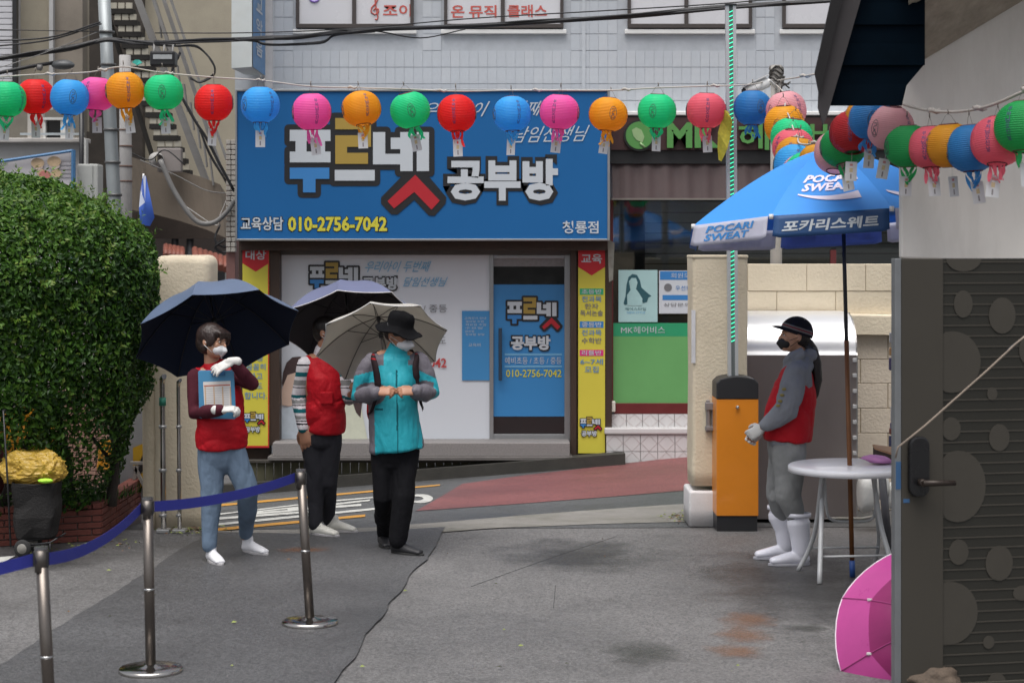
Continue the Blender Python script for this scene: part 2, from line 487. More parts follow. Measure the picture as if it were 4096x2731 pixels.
# fallen leaves and grit by the gate posts and the planter
M_leafy = mat('fallen_leaf', (0.20, 0.24, 0.06), 0.6, var=0.3)
mb = MB()
for i in range(420):
    r = random.random()
    if r < 0.5: p = G(random.gauss(770, 60), random.gauss(2120, 12))
    elif r < 0.75: p = G(random.gauss(2720, 40), random.gauss(2072, 10))
    elif r < 0.93: p = G(random.uniform(60, 560), random.gauss(2185, 22))
    else: p = G(random.uniform(100, 3300), random.uniform(2140, 2700))
    a = random.uniform(0, 6.28); s = random.uniform(0.006, 0.022)
    u, w = Vector((cos(a), sin(a), 0)) * s, Vector((-sin(a), cos(a), 0)) * s * 0.5
    z = Vector((0, 0, 0.014 + random.random() * 0.006))
    mb.add([p - u + z, p + w + z * 1.4, p + u + z, p - w + z], [(0, 1, 2, 3)], random.choice([0, 0, 1]))
mb.build('fallen_leaves', [M_leafy, mat('dead_leaf', (0.16, 0.09, 0.05), 0.8)], kind='stuff', recalc=False)

# ================================================================== LOGO used on the shop front
RECTS = [('w', 1159, 520, 1322, 565), ('w', 1182, 565, 1226, 607), ('w', 1258, 565, 1300, 607), ('w', 1159, 607, 1322, 650),
         ('b', 1159, 671, 1317, 716), ('b', 1212, 716, 1262, 770),
         ('g', 1341, 473, 1484, 518), ('g', 1440, 518, 1484, 542), ('g', 1341, 542, 1484, 588), ('g', 1341, 588, 1388, 612), ('g', 1341, 612, 1472, 656),
         ('w', 1339, 680, 1499, 723),
         ('w', 1492, 529, 1541, 616), ('w', 1492, 616, 1601, 658), ('w', 1563, 551, 1601, 597), ('w', 1601, 529, 1651, 685), ('w', 1667, 529, 1716, 685)]
CHEV = [(1661, 700), (1759, 803), (1726, 839), (1657, 768), (1576, 834), (1550, 805)]
def logo(parent, x0, y0, s, D, sy=None, letters=True, text_box=None):
    """x0, y0: photo pixel of the logo's top left corner (photo px 1159, 473 on the big board)"""
    sy = sy or s
    fx = lambda x: x0 + (x - 1159) * s
    fy = lambda y: y0 + (y - 473) * sy
    k = D / F
    mb = MB()
    mrg = 22
    for i, (c, a, b, cc, d) in enumerate(RECTS):
        pts = []
        for (cx, cy, sa) in ((cc + mrg, d + mrg, 0), (cc + mrg, b - mrg, 1), (a - mrg, b - mrg, 2), (a - mrg, d + mrg, 3)):
            r = 17
            ox, oy = (-r if sa in (0, 1) else r), (-r if sa in (0, 3) else r)
            for t in (0, 1, 2, 3):
                ang = {0: 1, 1: 0, 2: 3, 3: 2}[sa] * 90 + (0 if False else 0)
                base = {0: 90, 1: 0, 2: -90, 3: 180}[sa]
                th = radians(base - t * 30)
                pts.append((cx + ox + r * cos(th), cy + oy + r * sin(th)))
        mb.poly([W(fx(x), fy(y), D - 0.001 - i * 0.0003) for x, y in pts], (0, 0.0008, 0))
    cc = Vector((1655, 775))
    ch = []
    hull = [(1661, 668), (1690, 676), (1786, 790), (1782, 815), (1738, 864), (1715, 862), (1657, 800), (1590, 858), (1565, 858), (1524, 815), (1524, 790), (1632, 680)]
    mb.poly([W(fx(x), fy(y), D - 0.001 - 20 * 0.0003) for x, y in hull[::-1]], (0, 0.0008, 0))
    mb.build('logo_outline', P_black, parent)
    dd = D - 0.012
    for key, m in (('w', P_white), ('b', P_blue), ('g', P_gold)):
        q = MB()
        for i, (c, a, b, c2, d) in enumerate(RECTS):
            if c == key: q.pbox(fx(a), fy(b), fx(c2), fy(d), dd - i * 0.0001, 0.004)
        q.build('logo_letter', m, parent)
    q = MB()
    q.poly([W(fx(x), fy(y), dd) for x, y in CHEV[::-1]], (0, 0.004, 0))
    q.build('logo_letter', P_red, parent)
    if letters:
        tb = text_box or (1790, 636, 2232, 803)
        lettering('공부방', fx(tb[0]) if not text_box else tb[0], fy(tb[1]) if not text_box else tb[1], fx(tb[2]) if not text_box else tb[2], fy(tb[3]) if not text_box else tb[3], D - 0.012, P_white, parent, offset=0.045, outline=0.055, opx=18 * s, name='lettering', raise_by=0.006)

# ================================================================== TILED BUILDING with the two shops
DB = 21.2
bld = thing('tiled_building', 'white tiled building with brown framed upper windows above the study room and hair shop', 'building', W(1800, 1900, DB))
M_tile = mat('white_wall_tile', (0.47, 0.50, 0.54), 0.35, var=0.05, vscale=14, dirt=0.2, dirtcol=(0.36, 0.35, 0.34), stretch=(3, 1, 0.6), coords='Object')
M_tile2 = mat('white_wall_tile_grey', (0.46, 0.488, 0.527), 0.38, var=0.05, vscale=14)
M_tile3 = mat('white_wall_tile_warm', (0.485, 0.51, 0.545), 0.33, var=0.05, vscale=14)
M_grout = mat('tile_grout', (0.43, 0.455, 0.49), 0.9)
wall = part('wall', M_grout, bld, (940, -900, 5200, 458, DB, 0.3))
core = part('wall', M_grout, bld, (960, 458, 2440, 1850, DB + 0.9, 0.3), (2440, 458, 5200, 800, DB + 0.02, 0.3), (2440, 800, 5200, 1950, DB + 1.2, 0.3))
WIN = [(1187, 1650, 1415, '1430'), (1780, 2250, 2010, ''), (2515, 3005, 2745, ''), (3135, 3620, 3380, '')]
rows = [137 + 66.5 * i for i in range(-3, 5)]
tw = 37.0
cnt = 0
cells = []
for r, y0 in enumerate(rows):
    y1 = y0 + 66.5
    for c in range(0, 72):
        x0 = 1062 + c * tw
        x1 = x0 + tw
        if x0 > 3560: continue
        hit = any(x1 > w[0] - 12 and x0 < w[1] + 12 and y0 < 140 for w in WIN)
        if hit or y1 < 0: continue
        cells.append((x0, y0, x1, min(y1, 456)))
tile_mesh = None
protos = {}
rest = MB()
random.shuffle(cells)
k = DB / F
for (x0, y0, x1, y1) in cells:
    big = (y1 - y0) > 60
    p = W((x0 + x1) / 2, (y0 + y1) / 2, DB)
    w, h = (x1 - x0) * k - 0.0025, (y1 - y0) * k - 0.007
    dy = random.uniform(0, 0.0025)
    if big and cnt < 300:
        mi = random.randrange(3)
        if mi not in protos:
            q = MB()
            q.box(-w / 2, w / 2, -0.006, 0.0, -h / 2, h / 2)
            me_o = q.build('tile', (M_tile, M_tile2, M_tile3)[mi], None)
            protos[mi] = me_o
            me_o.parent = bld
            me_o.location = Vector((p.x, p.y - dy, p.z)) - wloc(bld)
        else:
            joined_copy(protos[mi], bld, Vector((p.x, p.y - dy, p.z)) - wloc(bld))
        cnt += 1
    else:
        rest.box(p.x - w / 2, p.x + w / 2, DB - 0.006 - dy, DB, p.z - h / 2, p.z + h / 2)
rest.build('tile', M_tile, bld, kind='stuff')
M_film = mat('window_film', (0.62, 0.62, 0.65), 0.25, var=0.03, vscale=1.0)
M_dbrown = mat('dark_brown_frame', (0.055, 0.045, 0.042), 0.5, var=0.1)
for i, (a, b, mid, _) in enumerate(WIN):
    fr = part('window', M_film, bld, (a + 8, -230, mid - 6, 96, DB - 0.03, 0.02), (mid + 8, -230, b - 8, 96, DB - 0.03, 0.02))
    part('frame', M_dbrown, fr, (a - 4, -230, a + 9, 96, DB - 0.06, 0.08), (mid - 7, -230, mid + 9, 96, DB - 0.06, 0.08), (b - 9, -230, b + 4, 96, DB - 0.06, 0.08), (a - 4, 96, b + 4, 113, DB - 0.06, 0.08), (a - 4, -243, b + 4, -230, DB - 0.06, 0.08), bevel=0.004)
    part('sill', M_white, fr, (a - 16, 118, b + 16, 136, DB - 0.05, 0.06), bevel=0.008)
    if i == 0:
        lettering('조이', 1532, 18, 1646, 68, DB - 0.035, P_redtext, fr, offset=0.02)
        # treble clef
        q = MB()
        c = [(1500, 78), (1508, 80), (1512, 70), (1504, 30), (1500, 0), (1506, -14), (1512, -4), (1504, 14), (1486, 32), (1484, 50), (1498, 60), (1514, 52), (1514, 38), (1502, 34), (1494, 44)]
        q.tube([W(x, y, DB - 0.036) for x, y in c], 0.008, 5)
        q.build('emblem', P_redtext, fr)
        q = MB()
        q.tube([W(x, y, DB - 0.036) for x, y in [(1238, -6), (1246, 6), (1258, 9), (1270, 5), (1276, -6)]], 0.012, 5)
        q.build('emblem', mat('print_purple', (0.25, 0.15, 0.5), 0.5, var=0), fr)
    if i == 1:
        lettering('온', 1804, 22, 1858, 72, DB - 0.035, P_redtext, fr, offset=0.02)
        lettering('뮤직', 1876, 22, 1986, 72, DB - 0.035, P_redtext, fr, offset=0.02)
        lettering('클래스', 2030, 20, 2188, 70, DB - 0.035, P_redtext, fr, offset=0.02)
part('pilaster', M_tile3, bld, (2328, -600, 2342, 456, DB - 0.02, 0.01))
part('ledge', M_white, bld, (2440, 445, 5200, 462, DB - 0.22, 0.3), bevel=0.01)
part('pilaster', mat('warm_wall', (0.56, 0.55, 0.56), 0.6), bld, (1058, -600, 1090, 356, DB - 0.04, 0.03))

# --------------------------------------------------------------- big blue board
D0 = 20.7
sb = thing('shop_sign_board', 'large blue shop sign board with outlined white gold and red Korean letters', 'sign', W(1690, 960, D0))
M_blue = mat('sign_blue_vinyl', (0.010, 0.112, 0.315), 0.5, spec=0.25, var=0.04, vscale=0.8)
part('board', M_blue, sb, (948, 366, 2430, 955, D0, 0.35))
part('frame', M_alu, sb, (941, 357, 948, 963, D0 - 0.02, 0.38), (2430, 357, 2440, 963, D0 - 0.02, 0.38), (948, 357, 2430, 366, D0 - 0.02, 0.38), (948, 955, 2430, 963, D0 - 0.02, 0.38), bevel=0.004)
logo(sb, 1159, 473, 1.0, D0)
lettering('교육상담', 963, 868, 1133, 922, D0 - 0.008, P_white, sb, offset=0.02, outline=0.03, opx=3)
lettering('010-2756-7042', 1152, 866, 1548, 926, D0 - 0.008, P_yellow, sb, offset=0.035, outline=0.03, opx=4)
lettering('청룡점', 2250, 884, 2394, 934, D0 - 0.008, P_white, sb, offset=0.015)
lettering('우리아이 두번째', 1690, 410, 2180, 470, D0 - 0.008, P_white, sb, offset=0.0, shear=0.5, slope=0.02)
lettering('담임선생님', 2050, 508, 2360, 572, D0 - 0.008, P_white, sb, offset=0.0, shear=0.5, slope=0.02)

# --------------------------------------------------------------- study room front
sf = thing('study_room_front', 'study room shop front with white printed window and aluminium door', 'shop front', W(1690, 1850, DB))
part('lintel', M_brown, sf, (955, 963, 2440, 1002, DB - 0.25, 0.5))
part('post', M_brown, sf, (955, 1002, 972, 1850, DB - 0.1, 0.4)); part('post', M_brown, sf, (1078, 1002, 1118, 1780, DB - 0.12, 0.3))
part('post', M_brown, sf, (2282, 1002, 2306, 1840, DB - 0.12, 0.3)); part('post', M_brown, sf, (2418, 963, 2448, 1840, DB - 0.12, 0.3))
part('backing', M_brown, sf, (972, 1002, 1078, 1850, DB - 0.04, 0.2)); part('backing', M_brown, sf, (2306, 1002, 2418, 1850, DB - 0.04, 0.2))
part('header', mat('grey_header', (0.10, 0.095, 0.09), 0.6), sf, (1118, 1002, 2282, 1020, DB + 0.02, 0.2))
wp = part('window', mat('white_window_film', (0.62, 0.65, 0.70), 0.4, var=0.02, vscale=0.7), sf, (1126, 1020, 1958, 1760, DB + 0.08, 0.03))
part('frame', mat('grey_frame', (0.26, 0.25, 0.26), 0.5, metal=0.3), wp, (1116, 1020, 1126, 1766, DB + 0.04, 0.1), (1126, 1760, 1958, 1770, DB + 0.04, 0.1))
Dw = DB + 0.07
logo(wp, 1240, 1050, 0.345, Dw, letters=False)
lettering('공부방', 1450, 1108, 1592, 1160, Dw - 0.012, P_white, wp, offset=0.045, outline=0.05, opx=6)
lettering('우리아이 두번째', 1460, 1044, 1726, 1088, Dw - 0.006, P_sky, wp, offset=0.005, shear=0.5)
lettering('담임선생님', 1612, 1108, 1792, 1146, Dw - 0.006, P_sky, wp, offset=0.005, shear=0.5)
P_grey = mat('print_grey', (0.16, 0.16, 0.17), 0.5, var=0)
lettering('예비초등 / 초등 / 중등', 1420, 1218, 1788, 1250, Dw - 0.006, P_grey, wp)
lettering('전과목 지도', 1620, 1345, 1784, 1378, Dw - 0.006, P_grey, wp)
lettering('010-2756-7042', 1500, 1432, 1786, 1470, Dw - 0.006, mat('print_phone_red', (0.50, 0.05, 0.05), 0.5, var=0), wp, offset=0.02)
# printed figure of a child with brown hair (flat print on the glass)
q = MB()
def blobprint(pts, m, par, D, name='print'):
    q = MB(); q.poly([W(x, y, D) for x, y in pts[::-1]], (0, 0.001, 0)); return q.build(name, m, par)
hair = [(1128, 1530), (1132, 1490), (1146, 1450), (1170, 1428), (1200, 1426), (1225, 1440), (1240, 1480), (1246, 1540), (1238, 1620), (1210, 1640), (1160, 1560), (1138, 1580)]
blobprint(hair, mat('print_hair', (0.06, 0.035, 0.035), 0.5, var=0.3, vscale=20), wp, Dw - 0.003)
blobprint([(1126, 1560), (1150, 1500), (1180, 1490), (1210, 1510), (1215, 1560), (1195, 1610), (1160, 1625), (1128, 1620)], mat('print_skin', (0.62, 0.45, 0.36), 0.5, var=0.05), wp, Dw - 0.0045)
blobprint([(1124, 1640), (1160, 1625), (1215, 1632), (1300, 1660), (1320, 1758), (1124, 1758)], mat('print_pale_cloth', (0.50, 0.56, 0.62), 0.5, var=0.15, vscale=8), wp, Dw - 0.002)
blobprint([(1340, 1560), (1400, 1545), (1440, 1600), (1470, 1758), (1345, 1758)], mat('print_cream_cloth', (0.60, 0.62, 0.50), 0.5, var=0.1, vscale=8), wp, Dw - 0.002)
blobprint([(1395, 1560), (1425, 1540), (1450, 1590), (1442, 1670), (1424, 1650)], MATS['print_hair'], wp, Dw - 0.003)
# blue notice on the window
nb = part('notice_sheet', mat('notice_blue', (0.045, 0.235, 0.50), 0.45, var=0.02), wp, (1848, 1243, 1958, 1521, Dw - 0.004, 0.003))
for i, (t, x0, x1) in enumerate([('교육문의 안내', 1858, 1944), ('월요일 수업', 1862, 1934), ('화요일 수업', 1862, 1944), ('수요일', 1860, 1930), ('금요일', 1860, 1896), ('토요일 상담', 1862, 1938)]):
    y = 1268 + i * 13
    lettering(t, x0, y, x1, y + 9, Dw - 0.007, P_white, nb)
lettering('교육비', 1874, 1372, 1922, 1386, Dw - 0.007, P_white, nb)
# door
M_glassd = mat('dark_shop_glass', (0.012, 0.014, 0.015), 0.08, var=0.05, spec=0.6)
M_dblue = mat('door_blue_film', (0.035, 0.215, 0.49), 0.4, var=0.03, vscale=0.8)
dr = part('door', M_dblue, sf, (1974, 1138, 2258, 1665, DB + 0.09, 0.02))
part('glass', M_glassd, dr, (1974, 1066, 2258, 1138, DB + 0.1, 0.01), (1974, 1665, 2258, 1736, DB + 0.1, 0.01))
part('frame', M_alu, dr, (1958, 1012, 1974, 1772, DB + 0.05, 0.1), (2258, 1012, 2284, 1772, DB + 0.05, 0.1), (1974, 1020, 2258, 1034, DB + 0.06, 0.09), (1974, 1736, 2258, 1768, DB + 0.06, 0.07), bevel=0.004)
part('transom_panel', mat('transom_cloth', (0.24, 0.235, 0.24), 0.6, var=0.2, vscale=30), dr, (1974, 1034, 2258, 1066, DB + 0.07, 0.05))
part('handle', mat('handle_dark', (0.02, 0.04, 0.07), 0.35), dr, (1994, 1312, 2008, 1522, DB, 0.03), (1996, 1330, 2006, 1340, DB + 0.03, 0.06), (1996, 1496, 2006, 1506, DB + 0.03, 0.06), bevel=0.006)
logo(dr, 2030, 1190, 0.352, DB + 0.085, letters=False)
lettering('공부방', 2044, 1343, 2202, 1400, DB + 0.072, P_white, dr, offset=0.045, outline=0.05, opx=6)
part('lettering', P_sky, dr, (2018, 1414, 2248, 1421, DB + 0.086, 0.002), (2018, 1462, 2248, 1469, DB + 0.086, 0.002))
lettering('예비초등 / 초등 / 중등', 2020, 1428, 2246, 1456, DB + 0.083, P_white, dr)
lettering('010-2756-7042', 2024, 1478, 2246, 1508, DB + 0.083, P_yellow, dr, offset=0.01)
# step and the mossy boards under it
M_gran = mat('grey_granite', (0.22, 0.205, 0.20), 0.6, var=0.25, vscale=60, bump=0.2, bscale=120)
part('step', M_gran, sf, (1090, 1770, 2280, 1826, DB - 0.35, 0.5), bevel=0.01)
part('step', mat('step_stone', (0.13, 0.12, 0.115), 0.7, var=0.2, bump=0.3), sf, (1070, 1826, 2290, 1842, DB - 0.38, 0.55), bevel=0.008)
M_moss = mat('mossy_board', (0.085, 0.082, 0.046), 0.75, var=0.45, vscale=7, bump=0.4, stretch=(1, 1, 0.3), dirt=0.6, dirtcol=(0.03, 0.025, 0.02))
x = 960
while x < 2380:
    part('board', M_moss, sf, (x, 1846, x + 31, 1990, DB - 0.2 + random.uniform(-.006, .006), 0.04)); x += 34
part('base_beam', mat('dark_base', (0.05, 0.045, 0.038), 0.8, var=0.3), sf, (955, 1842, 2440, 1850, DB - 0.24, 0.4))
# dark kerb at the wall foot
mb = MB()
prev = None
for px in range(700, 2441, 60):
    x0 = (px - CX) * 20.75 / F; x1 = (px + 60 - CX) * 20.75 / F
    mb.hexa([(x0, 20.7, gz(x0, 20.7) - .1), (x1, 20.7, gz(x1, 20.7) - .1), (x1, 21.1, gz(x1, 21) - .1), (x0, 21.1, gz(x0, 21) - .1), (x0, 20.7, gz(x0, 20.7) + .13), (x1, 20.7, gz(x1, 20.7) + .13), (x1, 21.1, gz(x1, 21) + .13), (x0, 21.1, gz(x0, 21) + .13)])
mb.build('kerb', mat('dark_kerb', (0.035, 0.033, 0.028), 0.7, var=0.3, bump=0.4), kind='structure')

# two yellow banners
def banner(name, label, x0, x1, y0, y1, head, rows, red_edge=False):
    b = thing(name, label, 'banner', W((x0 + x1) / 2, y1, DB - 0.14))
    Dn = DB - 0.14
    part('panel', mat('banner_yellow', (0.60, 0.53, 0.055), 0.5, var=0.04, vscale=2), b, (x0, y0, x1, y1, Dn, 0.03))
    mx = (x0 + x1) / 2
    q = MB()
    q.poly([W(x, y, Dn - 0.002) for x, y in ((x0, y0 + 3), (x0, y0 + 78), (mx, y0 + 112), (x1, y0 + 78), (x1, y0 + 3))], (0, 0.001, 0))
    q.build('arrow', mat('banner_red', (0.50, 0.012, 0.02), 0.5, var=0.03), b)
    lettering(head, x0 + 12, y0 + 26, x1 - 12, y0 + 64, Dn - 0.005, P_white, b, offset=0.02)
    if red_edge: part('edge', MATS['banner_red'], b, (x1 - 4, y0, x1, y1, Dn - 0.003, 0.002), (x0, y1 - 8, x1 - 4, y1, Dn - 0.003, 0.002))
    for t, ya, yb, col, bgc in rows:
        w = (x1 - x0)
        if bgc: part('label_strip', bgc, b, (x0 + 6, ya - 3, x1 - 6, yb + 3, Dn - 0.003, 0.002))
        inset = {1: 40, 2: 26, 3: 14}.get(len(t), 8)
        lettering(t, x0 + inset, ya, x1 - inset, yb, Dn - 0.006, col, b, offset=0.012)
    return b
P_bluet = mat('print_blue_text', (0.10, 0.24, 0.42), 0.5, var=0)
bl = banner('yellow_banner', 'tall yellow banner with red arrow head between the navy umbrella and the white window', 970, 1076, 975, 1790, '대상', [('학생', 1420, 1444, P_bluet, None), ('꼼꼼히', 1454, 1480, P_bluet, None), ('하고', 1490, 1518, P_bluet, None), ('지도', 1530, 1556, P_bluet, None), ('합니다.', 1568, 1596, P_bluet, None)], True)
logo(bl, 978, 1648, 0.135, DB - 0.145, letters=False); lettering('공부방', 982, 1706, 1040, 1728, DB - 0.155, P_white, bl, offset=0.04, outline=0.05, opx=3)
br_ = banner('yellow_banner', 'tall yellow banner with red arrow head beside the blue shop door', 2313, 2420, 990, 1812, '교육', [('초등반', 1157, 1176, P_white, P_green), ('전과목', 1184, 1208, P_bluet, None), ('한자', 1214, 1236, P_grey, None), ('독서논술', 1240, 1264, P_grey, None), ('중등반', 1288, 1308, P_white, P_blue), ('전과목', 1318, 1342, P_bluet, None), ('수학반', 1350, 1374, P_grey, None), ('리틀반', 1402, 1420, P_white, P_pink), ('6~7세', 1434, 1458, P_bluet, None), ('모집', 1464, 1490, P_bluet, None)])
logo(br_, 2322, 1668, 0.14, DB - 0.145, letters=False); lettering('공부방', 2326, 1722, 2388, 1744, DB - 0.155, P_white, br_, offset=0.04, outline=0.05, opx=3)
# torn clear plastic hanging beside the right banner
q = MB()
q.add([W(2430, 955, 20.9), W(2458, 972, 20.85), W(2452, 1120, 20.9), W(2436, 1128, 20.92)], [(0, 1, 2, 3)])
tag(q.build('plastic_sheet', mat('cloudy_plastic', (0.35, 0.34, 0.30), 0.25, var=0.3, transl=0.4)), 'torn strip of cloudy plastic hanging under the corner of the blue board', 'plastic sheet')

# --------------------------------------------------------------- hair shop
hs = thing('hair_shop_front', 'hair shop front with maroon sign band, dark blinds, green window film and white tiled base', 'shop front', W(2900, 1850, DB))
M_maroon = mat('maroon_panel', (0.050, 0.018, 0.018), 0.5, var=0.12)
part('sign_band', M_maroon, hs, (2442, 470, 4400, 600, DB - 0.2, 0.25))
part('sign_band', mat('black_panel', (0.014, 0.014, 0.015), 0.5), hs, (2442, 462, 4400, 472, DB - 0.18, 0.2), (2442, 600, 4400, 655, DB - 0.16, 0.2))
q = MB()
c0 = W(2557, 543, DB - 0.22)
q.lathe([(0.0, -0.02), (0.175, -0.02), (0.175, 0.02)], c0, 32, axis=(0, 1, 0), smooth=False)
q.build('emblem', mat('black_rim', (0.012, 0.014, 0.012), 0.4), hs)
q = MB()
q.lathe([(0.0, -0.03), (0.152, -0.03), (0.158, 0.0)], c0, 32, axis=(0, 1, 0), smooth=False)
q.build('emblem', mat('sign_green', (0.085, 0.26, 0.065), 0.4, var=0.03), hs)
q = MB()
q.poly([W(x, y, DB - 0.255) for x, y in [(2527, 520), (2545, 510), (2566, 520), (2578, 548), (2570, 570), (2548, 562), (2534, 546)][::-1]], (0, 0.002, 0))
q.tube([W(2560, 572, DB - 0.256), W(2580, 590, DB - 0.256)], 0.012, 5)
q.build('emblem', mat('emblem_face', (0.28, 0.42, 0.20), 0.5), hs)
def letter3d(body, x0, y0, x1, y1, D, m, par, offset):
    a, b = W(x0, y1, D), W(x1, y0, D)
    uv, fs = text_geo(body, offset)
    mp = lambda u, v, d: Vector((a.x + (b.x - a.x) * u, d, a.z + (b.z - a.z) * v))
    q = MB(); q.add([mp(u, v, D) for u, v in uv], fs)
    q.build('lettering', m, par, recalc=False)
    # side depth: outline edges of the glyphs
    e = {}
    for f in fs:
        for i in range(len(f)):
            k_ = (f[i], f[(i + 1) % len(f)])
            e[tuple(sorted(k_))] = e.get(tuple(sorted(k_)), 0) + 1
    q = MB()
    for (i, j), c in e.items():
        if c == 1: q.quad(mp(*uv[i], D), mp(*uv[j], D), mp(*uv[j], D + 0.05), mp(*uv[i], D + 0.05))
    q.build('lettering_side', MATS['black_rim'], par, recalc=False)
M_sg = MATS['sign_green']
letter3d('MK', 2668, 490, 2880, 592, DB - 0.27, M_sg, hs, 0.04)
letter3d('헤어비스', 2955, 488, 3500, 600, DB - 0.27, M_sg, hs, 0.018)
# rolled-out corrugated awning board
M_corr = mat('corrugated_brown', (0.060, 0.036, 0.036), 0.55, var=0.15)
q = MB()
n_ = 120
xa, xb = W(2446, 0, DB).x, W(4300, 0, DB).x
vs = []
for i in range(n_ + 1):
    x = xa + (xb - xa) * i / n_
    d = 0.014 * sin(i * 1.25)
    vs += [(x, DB - 0.12 + d, W(0, 655, DB).z), (x, DB - 0.22 + d, W(0, 795, DB).z)]
q.add(vs, [(2 * i, 2 * i + 2, 2 * i + 3, 2 * i + 1) for i in range(n_)], smooth=True)
q.build('awning', M_corr, hs, recalc=False)
part('awning_edge', mat('awning_edge_grey', (0.20, 0.18, 0.16), 0.5), hs, (2446, 793, 4300, 800, DB - 0.24, 0.03))
# windows with a dark interior and blinds behind glass
part('window_recess', mat('dark_interior', (0.012, 0.013, 0.014), 0.7), hs, (2452, 800, 4300, 1300, DB + 0.35, 0.05))
part('window_blue_panel', mat('blue_fascia', (0.018, 0.075, 0.19), 0.4), hs, (2456, 806, 2576, 856, DB + 0.12, 0.02))
M_blind = mat('grey_blind', (0.17, 0.175, 0.17), 0.6, var=0.1)
y = 812
while y < 1290:
    part('blind_slat', M_blind, hs, (2580, y, 4250, y + 36, DB + 0.25, 0.006)); y += 41
part('glass_mullion', mat('maroon_post', (0.13, 0.02, 0.02), 0.5), hs, (2442, 800, 2453, 1610, DB - 0.05, 0.1), (3322, 1000, 3345, 1300, DB - 0.03, 0.06))
g = bpy.data.materials.new('window_glass'); g.use_nodes = True
gn, gl = g.node_tree.nodes, g.node_tree.links
gn.clear()
go = gn.new('ShaderNodeOutputMaterial'); gm = gn.new('ShaderNodeMixShader'); gt = gn.new('ShaderNodeBsdfTransparent'); gg = gn.new('ShaderNodeBsdfGlossy'); fr_ = gn.new('ShaderNodeFresnel')
gt.inputs[0].default_value = (0.80, 0.84, 0.84, 1); gg.inputs['Roughness'].default_value = 0.03; fr_.inputs[0].default_value = 1.9
gl.new(fr_.outputs[0], gm.inputs[0]); gl.new(gt.outputs[0], gm.inputs[1]); gl.new(gg.outputs[0], gm.inputs[2]); gl.new(gm.outputs[0], go.inputs[0])
MATS['window_glass'] = g
part('pane', g, hs, (2453, 800, 3322, 1292, DB - 0.005, 0.006)); part('pane', g, hs, (3345, 800, 4300, 1292, DB - 0.005, 0.006))
# green film, maroon rail, tiles
gf = part('green_film', mat('film_green', (0.13, 0.36, 0.12), 0.4, var=0.10, vscale=1.2), hs, (2450, 1345, 4300, 1612, DB - 0.02, 0.05))
part('green_film', mat('film_green_dark', (0.025, 0.30, 0.135), 0.4, var=0.02), hs, (2450, 1292, 4300, 1345, DB - 0.021, 0.05))
lettering('MK헤어비스', 2484, 1305, 2660, 1334, DB - 0.026, P_white, hs, offset=0.0)
part('rail', mat('rail_maroon', (0.12, 0.014, 0.014), 0.45), hs, (2456, 1612, 4300, 1654, DB - 0.04, 0.08), bevel=0.004)
# tiles with a diamond relief line
M_sq = mat('glazed_white_tile', (0.60, 0.59, 0.59), 0.18, var=0.04, vscale=8, dirt=0.25, dirtcol=(0.42, 0.36, 0.30), coat=0.3)
M_line = mat('tile_pattern_line', (0.42, 0.36, 0.35), 0.4)
def tile_rows(ys, D, x0, x1, step):
    for (ya, yb) in ys:
        x = x0
        while x < x1:
            t = part('tile', M_sq, hs, (x + 1.2, ya + 1.2, x + step - 1.2, yb - 1.2, D, 0.012), bevel=0.003)
            cx_, cy_, hx, hy = x + step / 2, (ya + yb) / 2, step * 0.47, (yb - ya) * 0.47
            q = MB()
            pts = [W(cx_ - hx, cy_, D - 0.001), W(cx_, cy_ - hy, D - 0.001), W(cx_ + hx, cy_, D - 0.001), W(cx_, cy_ + hy, D - 0.001)]
            for i in range(4): q.tube([pts[i], pts[(i + 1) % 4]], 0.0022, 4, smooth=False)
            q.build('pattern_line', M_line, t)
            x += step
part('tile_backing', mat('grout_grey', (0.38, 0.36, 0.35), 0.9), hs, (2440, 1654, 4300, 1712, DB - 0.03, 0.05), (2430, 1736, 4300, 2010, DB - 0.16, 0.2))
tile_rows([(1655, 1711)], DB - 0.045, 2442, 2900, 64)
part('ledge', M_sq, hs, (2418, 1711, 4300, 1737, DB - 0.20, 0.2), bevel=0.015)
tile_rows([(1738, 1806), (1806, 1874)], DB - 0.175, 2424, 2900, 69)
part('cable_box', mat('ivory_plastic', (0.62, 0.59, 0.52), 0.4), hs, (2434, 1604, 2462, 1648, DB - 0.10, 0.06), bevel=0.012)
# posters in the hair shop window
Dp = DB - 0.03
ps = part('poster', mat('poster_pale_teal', (0.38, 0.58, 0.58), 0.45, var=0.06, vscale=3), hs, (2474, 1080, 2630, 1288, Dp, 0.004))
hairp = mat('poster_hair', (0.02, 0.09, 0.11), 0.5, var=0.2, vscale=30)
blobprint([(2494, 1214), (2502, 1185), (2506, 1140), (2514, 1108), (2530, 1096), (2548, 1100), (2560, 1122), (2566, 1150), (2590, 1172), (2606, 1184), (2594, 1190), (2588, 1208), (2572, 1212), (2560, 1180), (2510, 1180), (2514, 1216), (2500, 1220)], hairp, ps, Dp - 0.003)
blobprint([(2510, 1222), (2508, 1180), (2522, 1160), (2516, 1125), (2526, 1112), (2544, 1112), (2550, 1130), (2544, 1156), (2556, 1172), (2570, 1195), (2568, 1222)], mat('poster_figure', (0.36, 0.56, 0.56), 0.5), ps, Dp - 0.005)
lettering('헤어스타일', 2500, 1230, 2584, 1242, Dp - 0.004, hairp, ps)
lettering('NEW STYLE', 2508, 1246, 2580, 1254, Dp - 0.004, P_sky, ps)
p2 = part('poster', mat('poster_white', (0.55, 0.58, 0.62), 0.45, var=0.03), hs, (2636, 1082, 2800, 1254, Dp, 0.004))
part('label_strip', P_blue, p2, (2640, 1085, 2800, 1119, Dp - 0.002, 0.001), (2650, 1180, 2800, 1200, Dp - 0.002, 0.001))
lettering('회원모집', 2684, 1092, 2784, 1112, Dp - 0.004, P_white, p2)
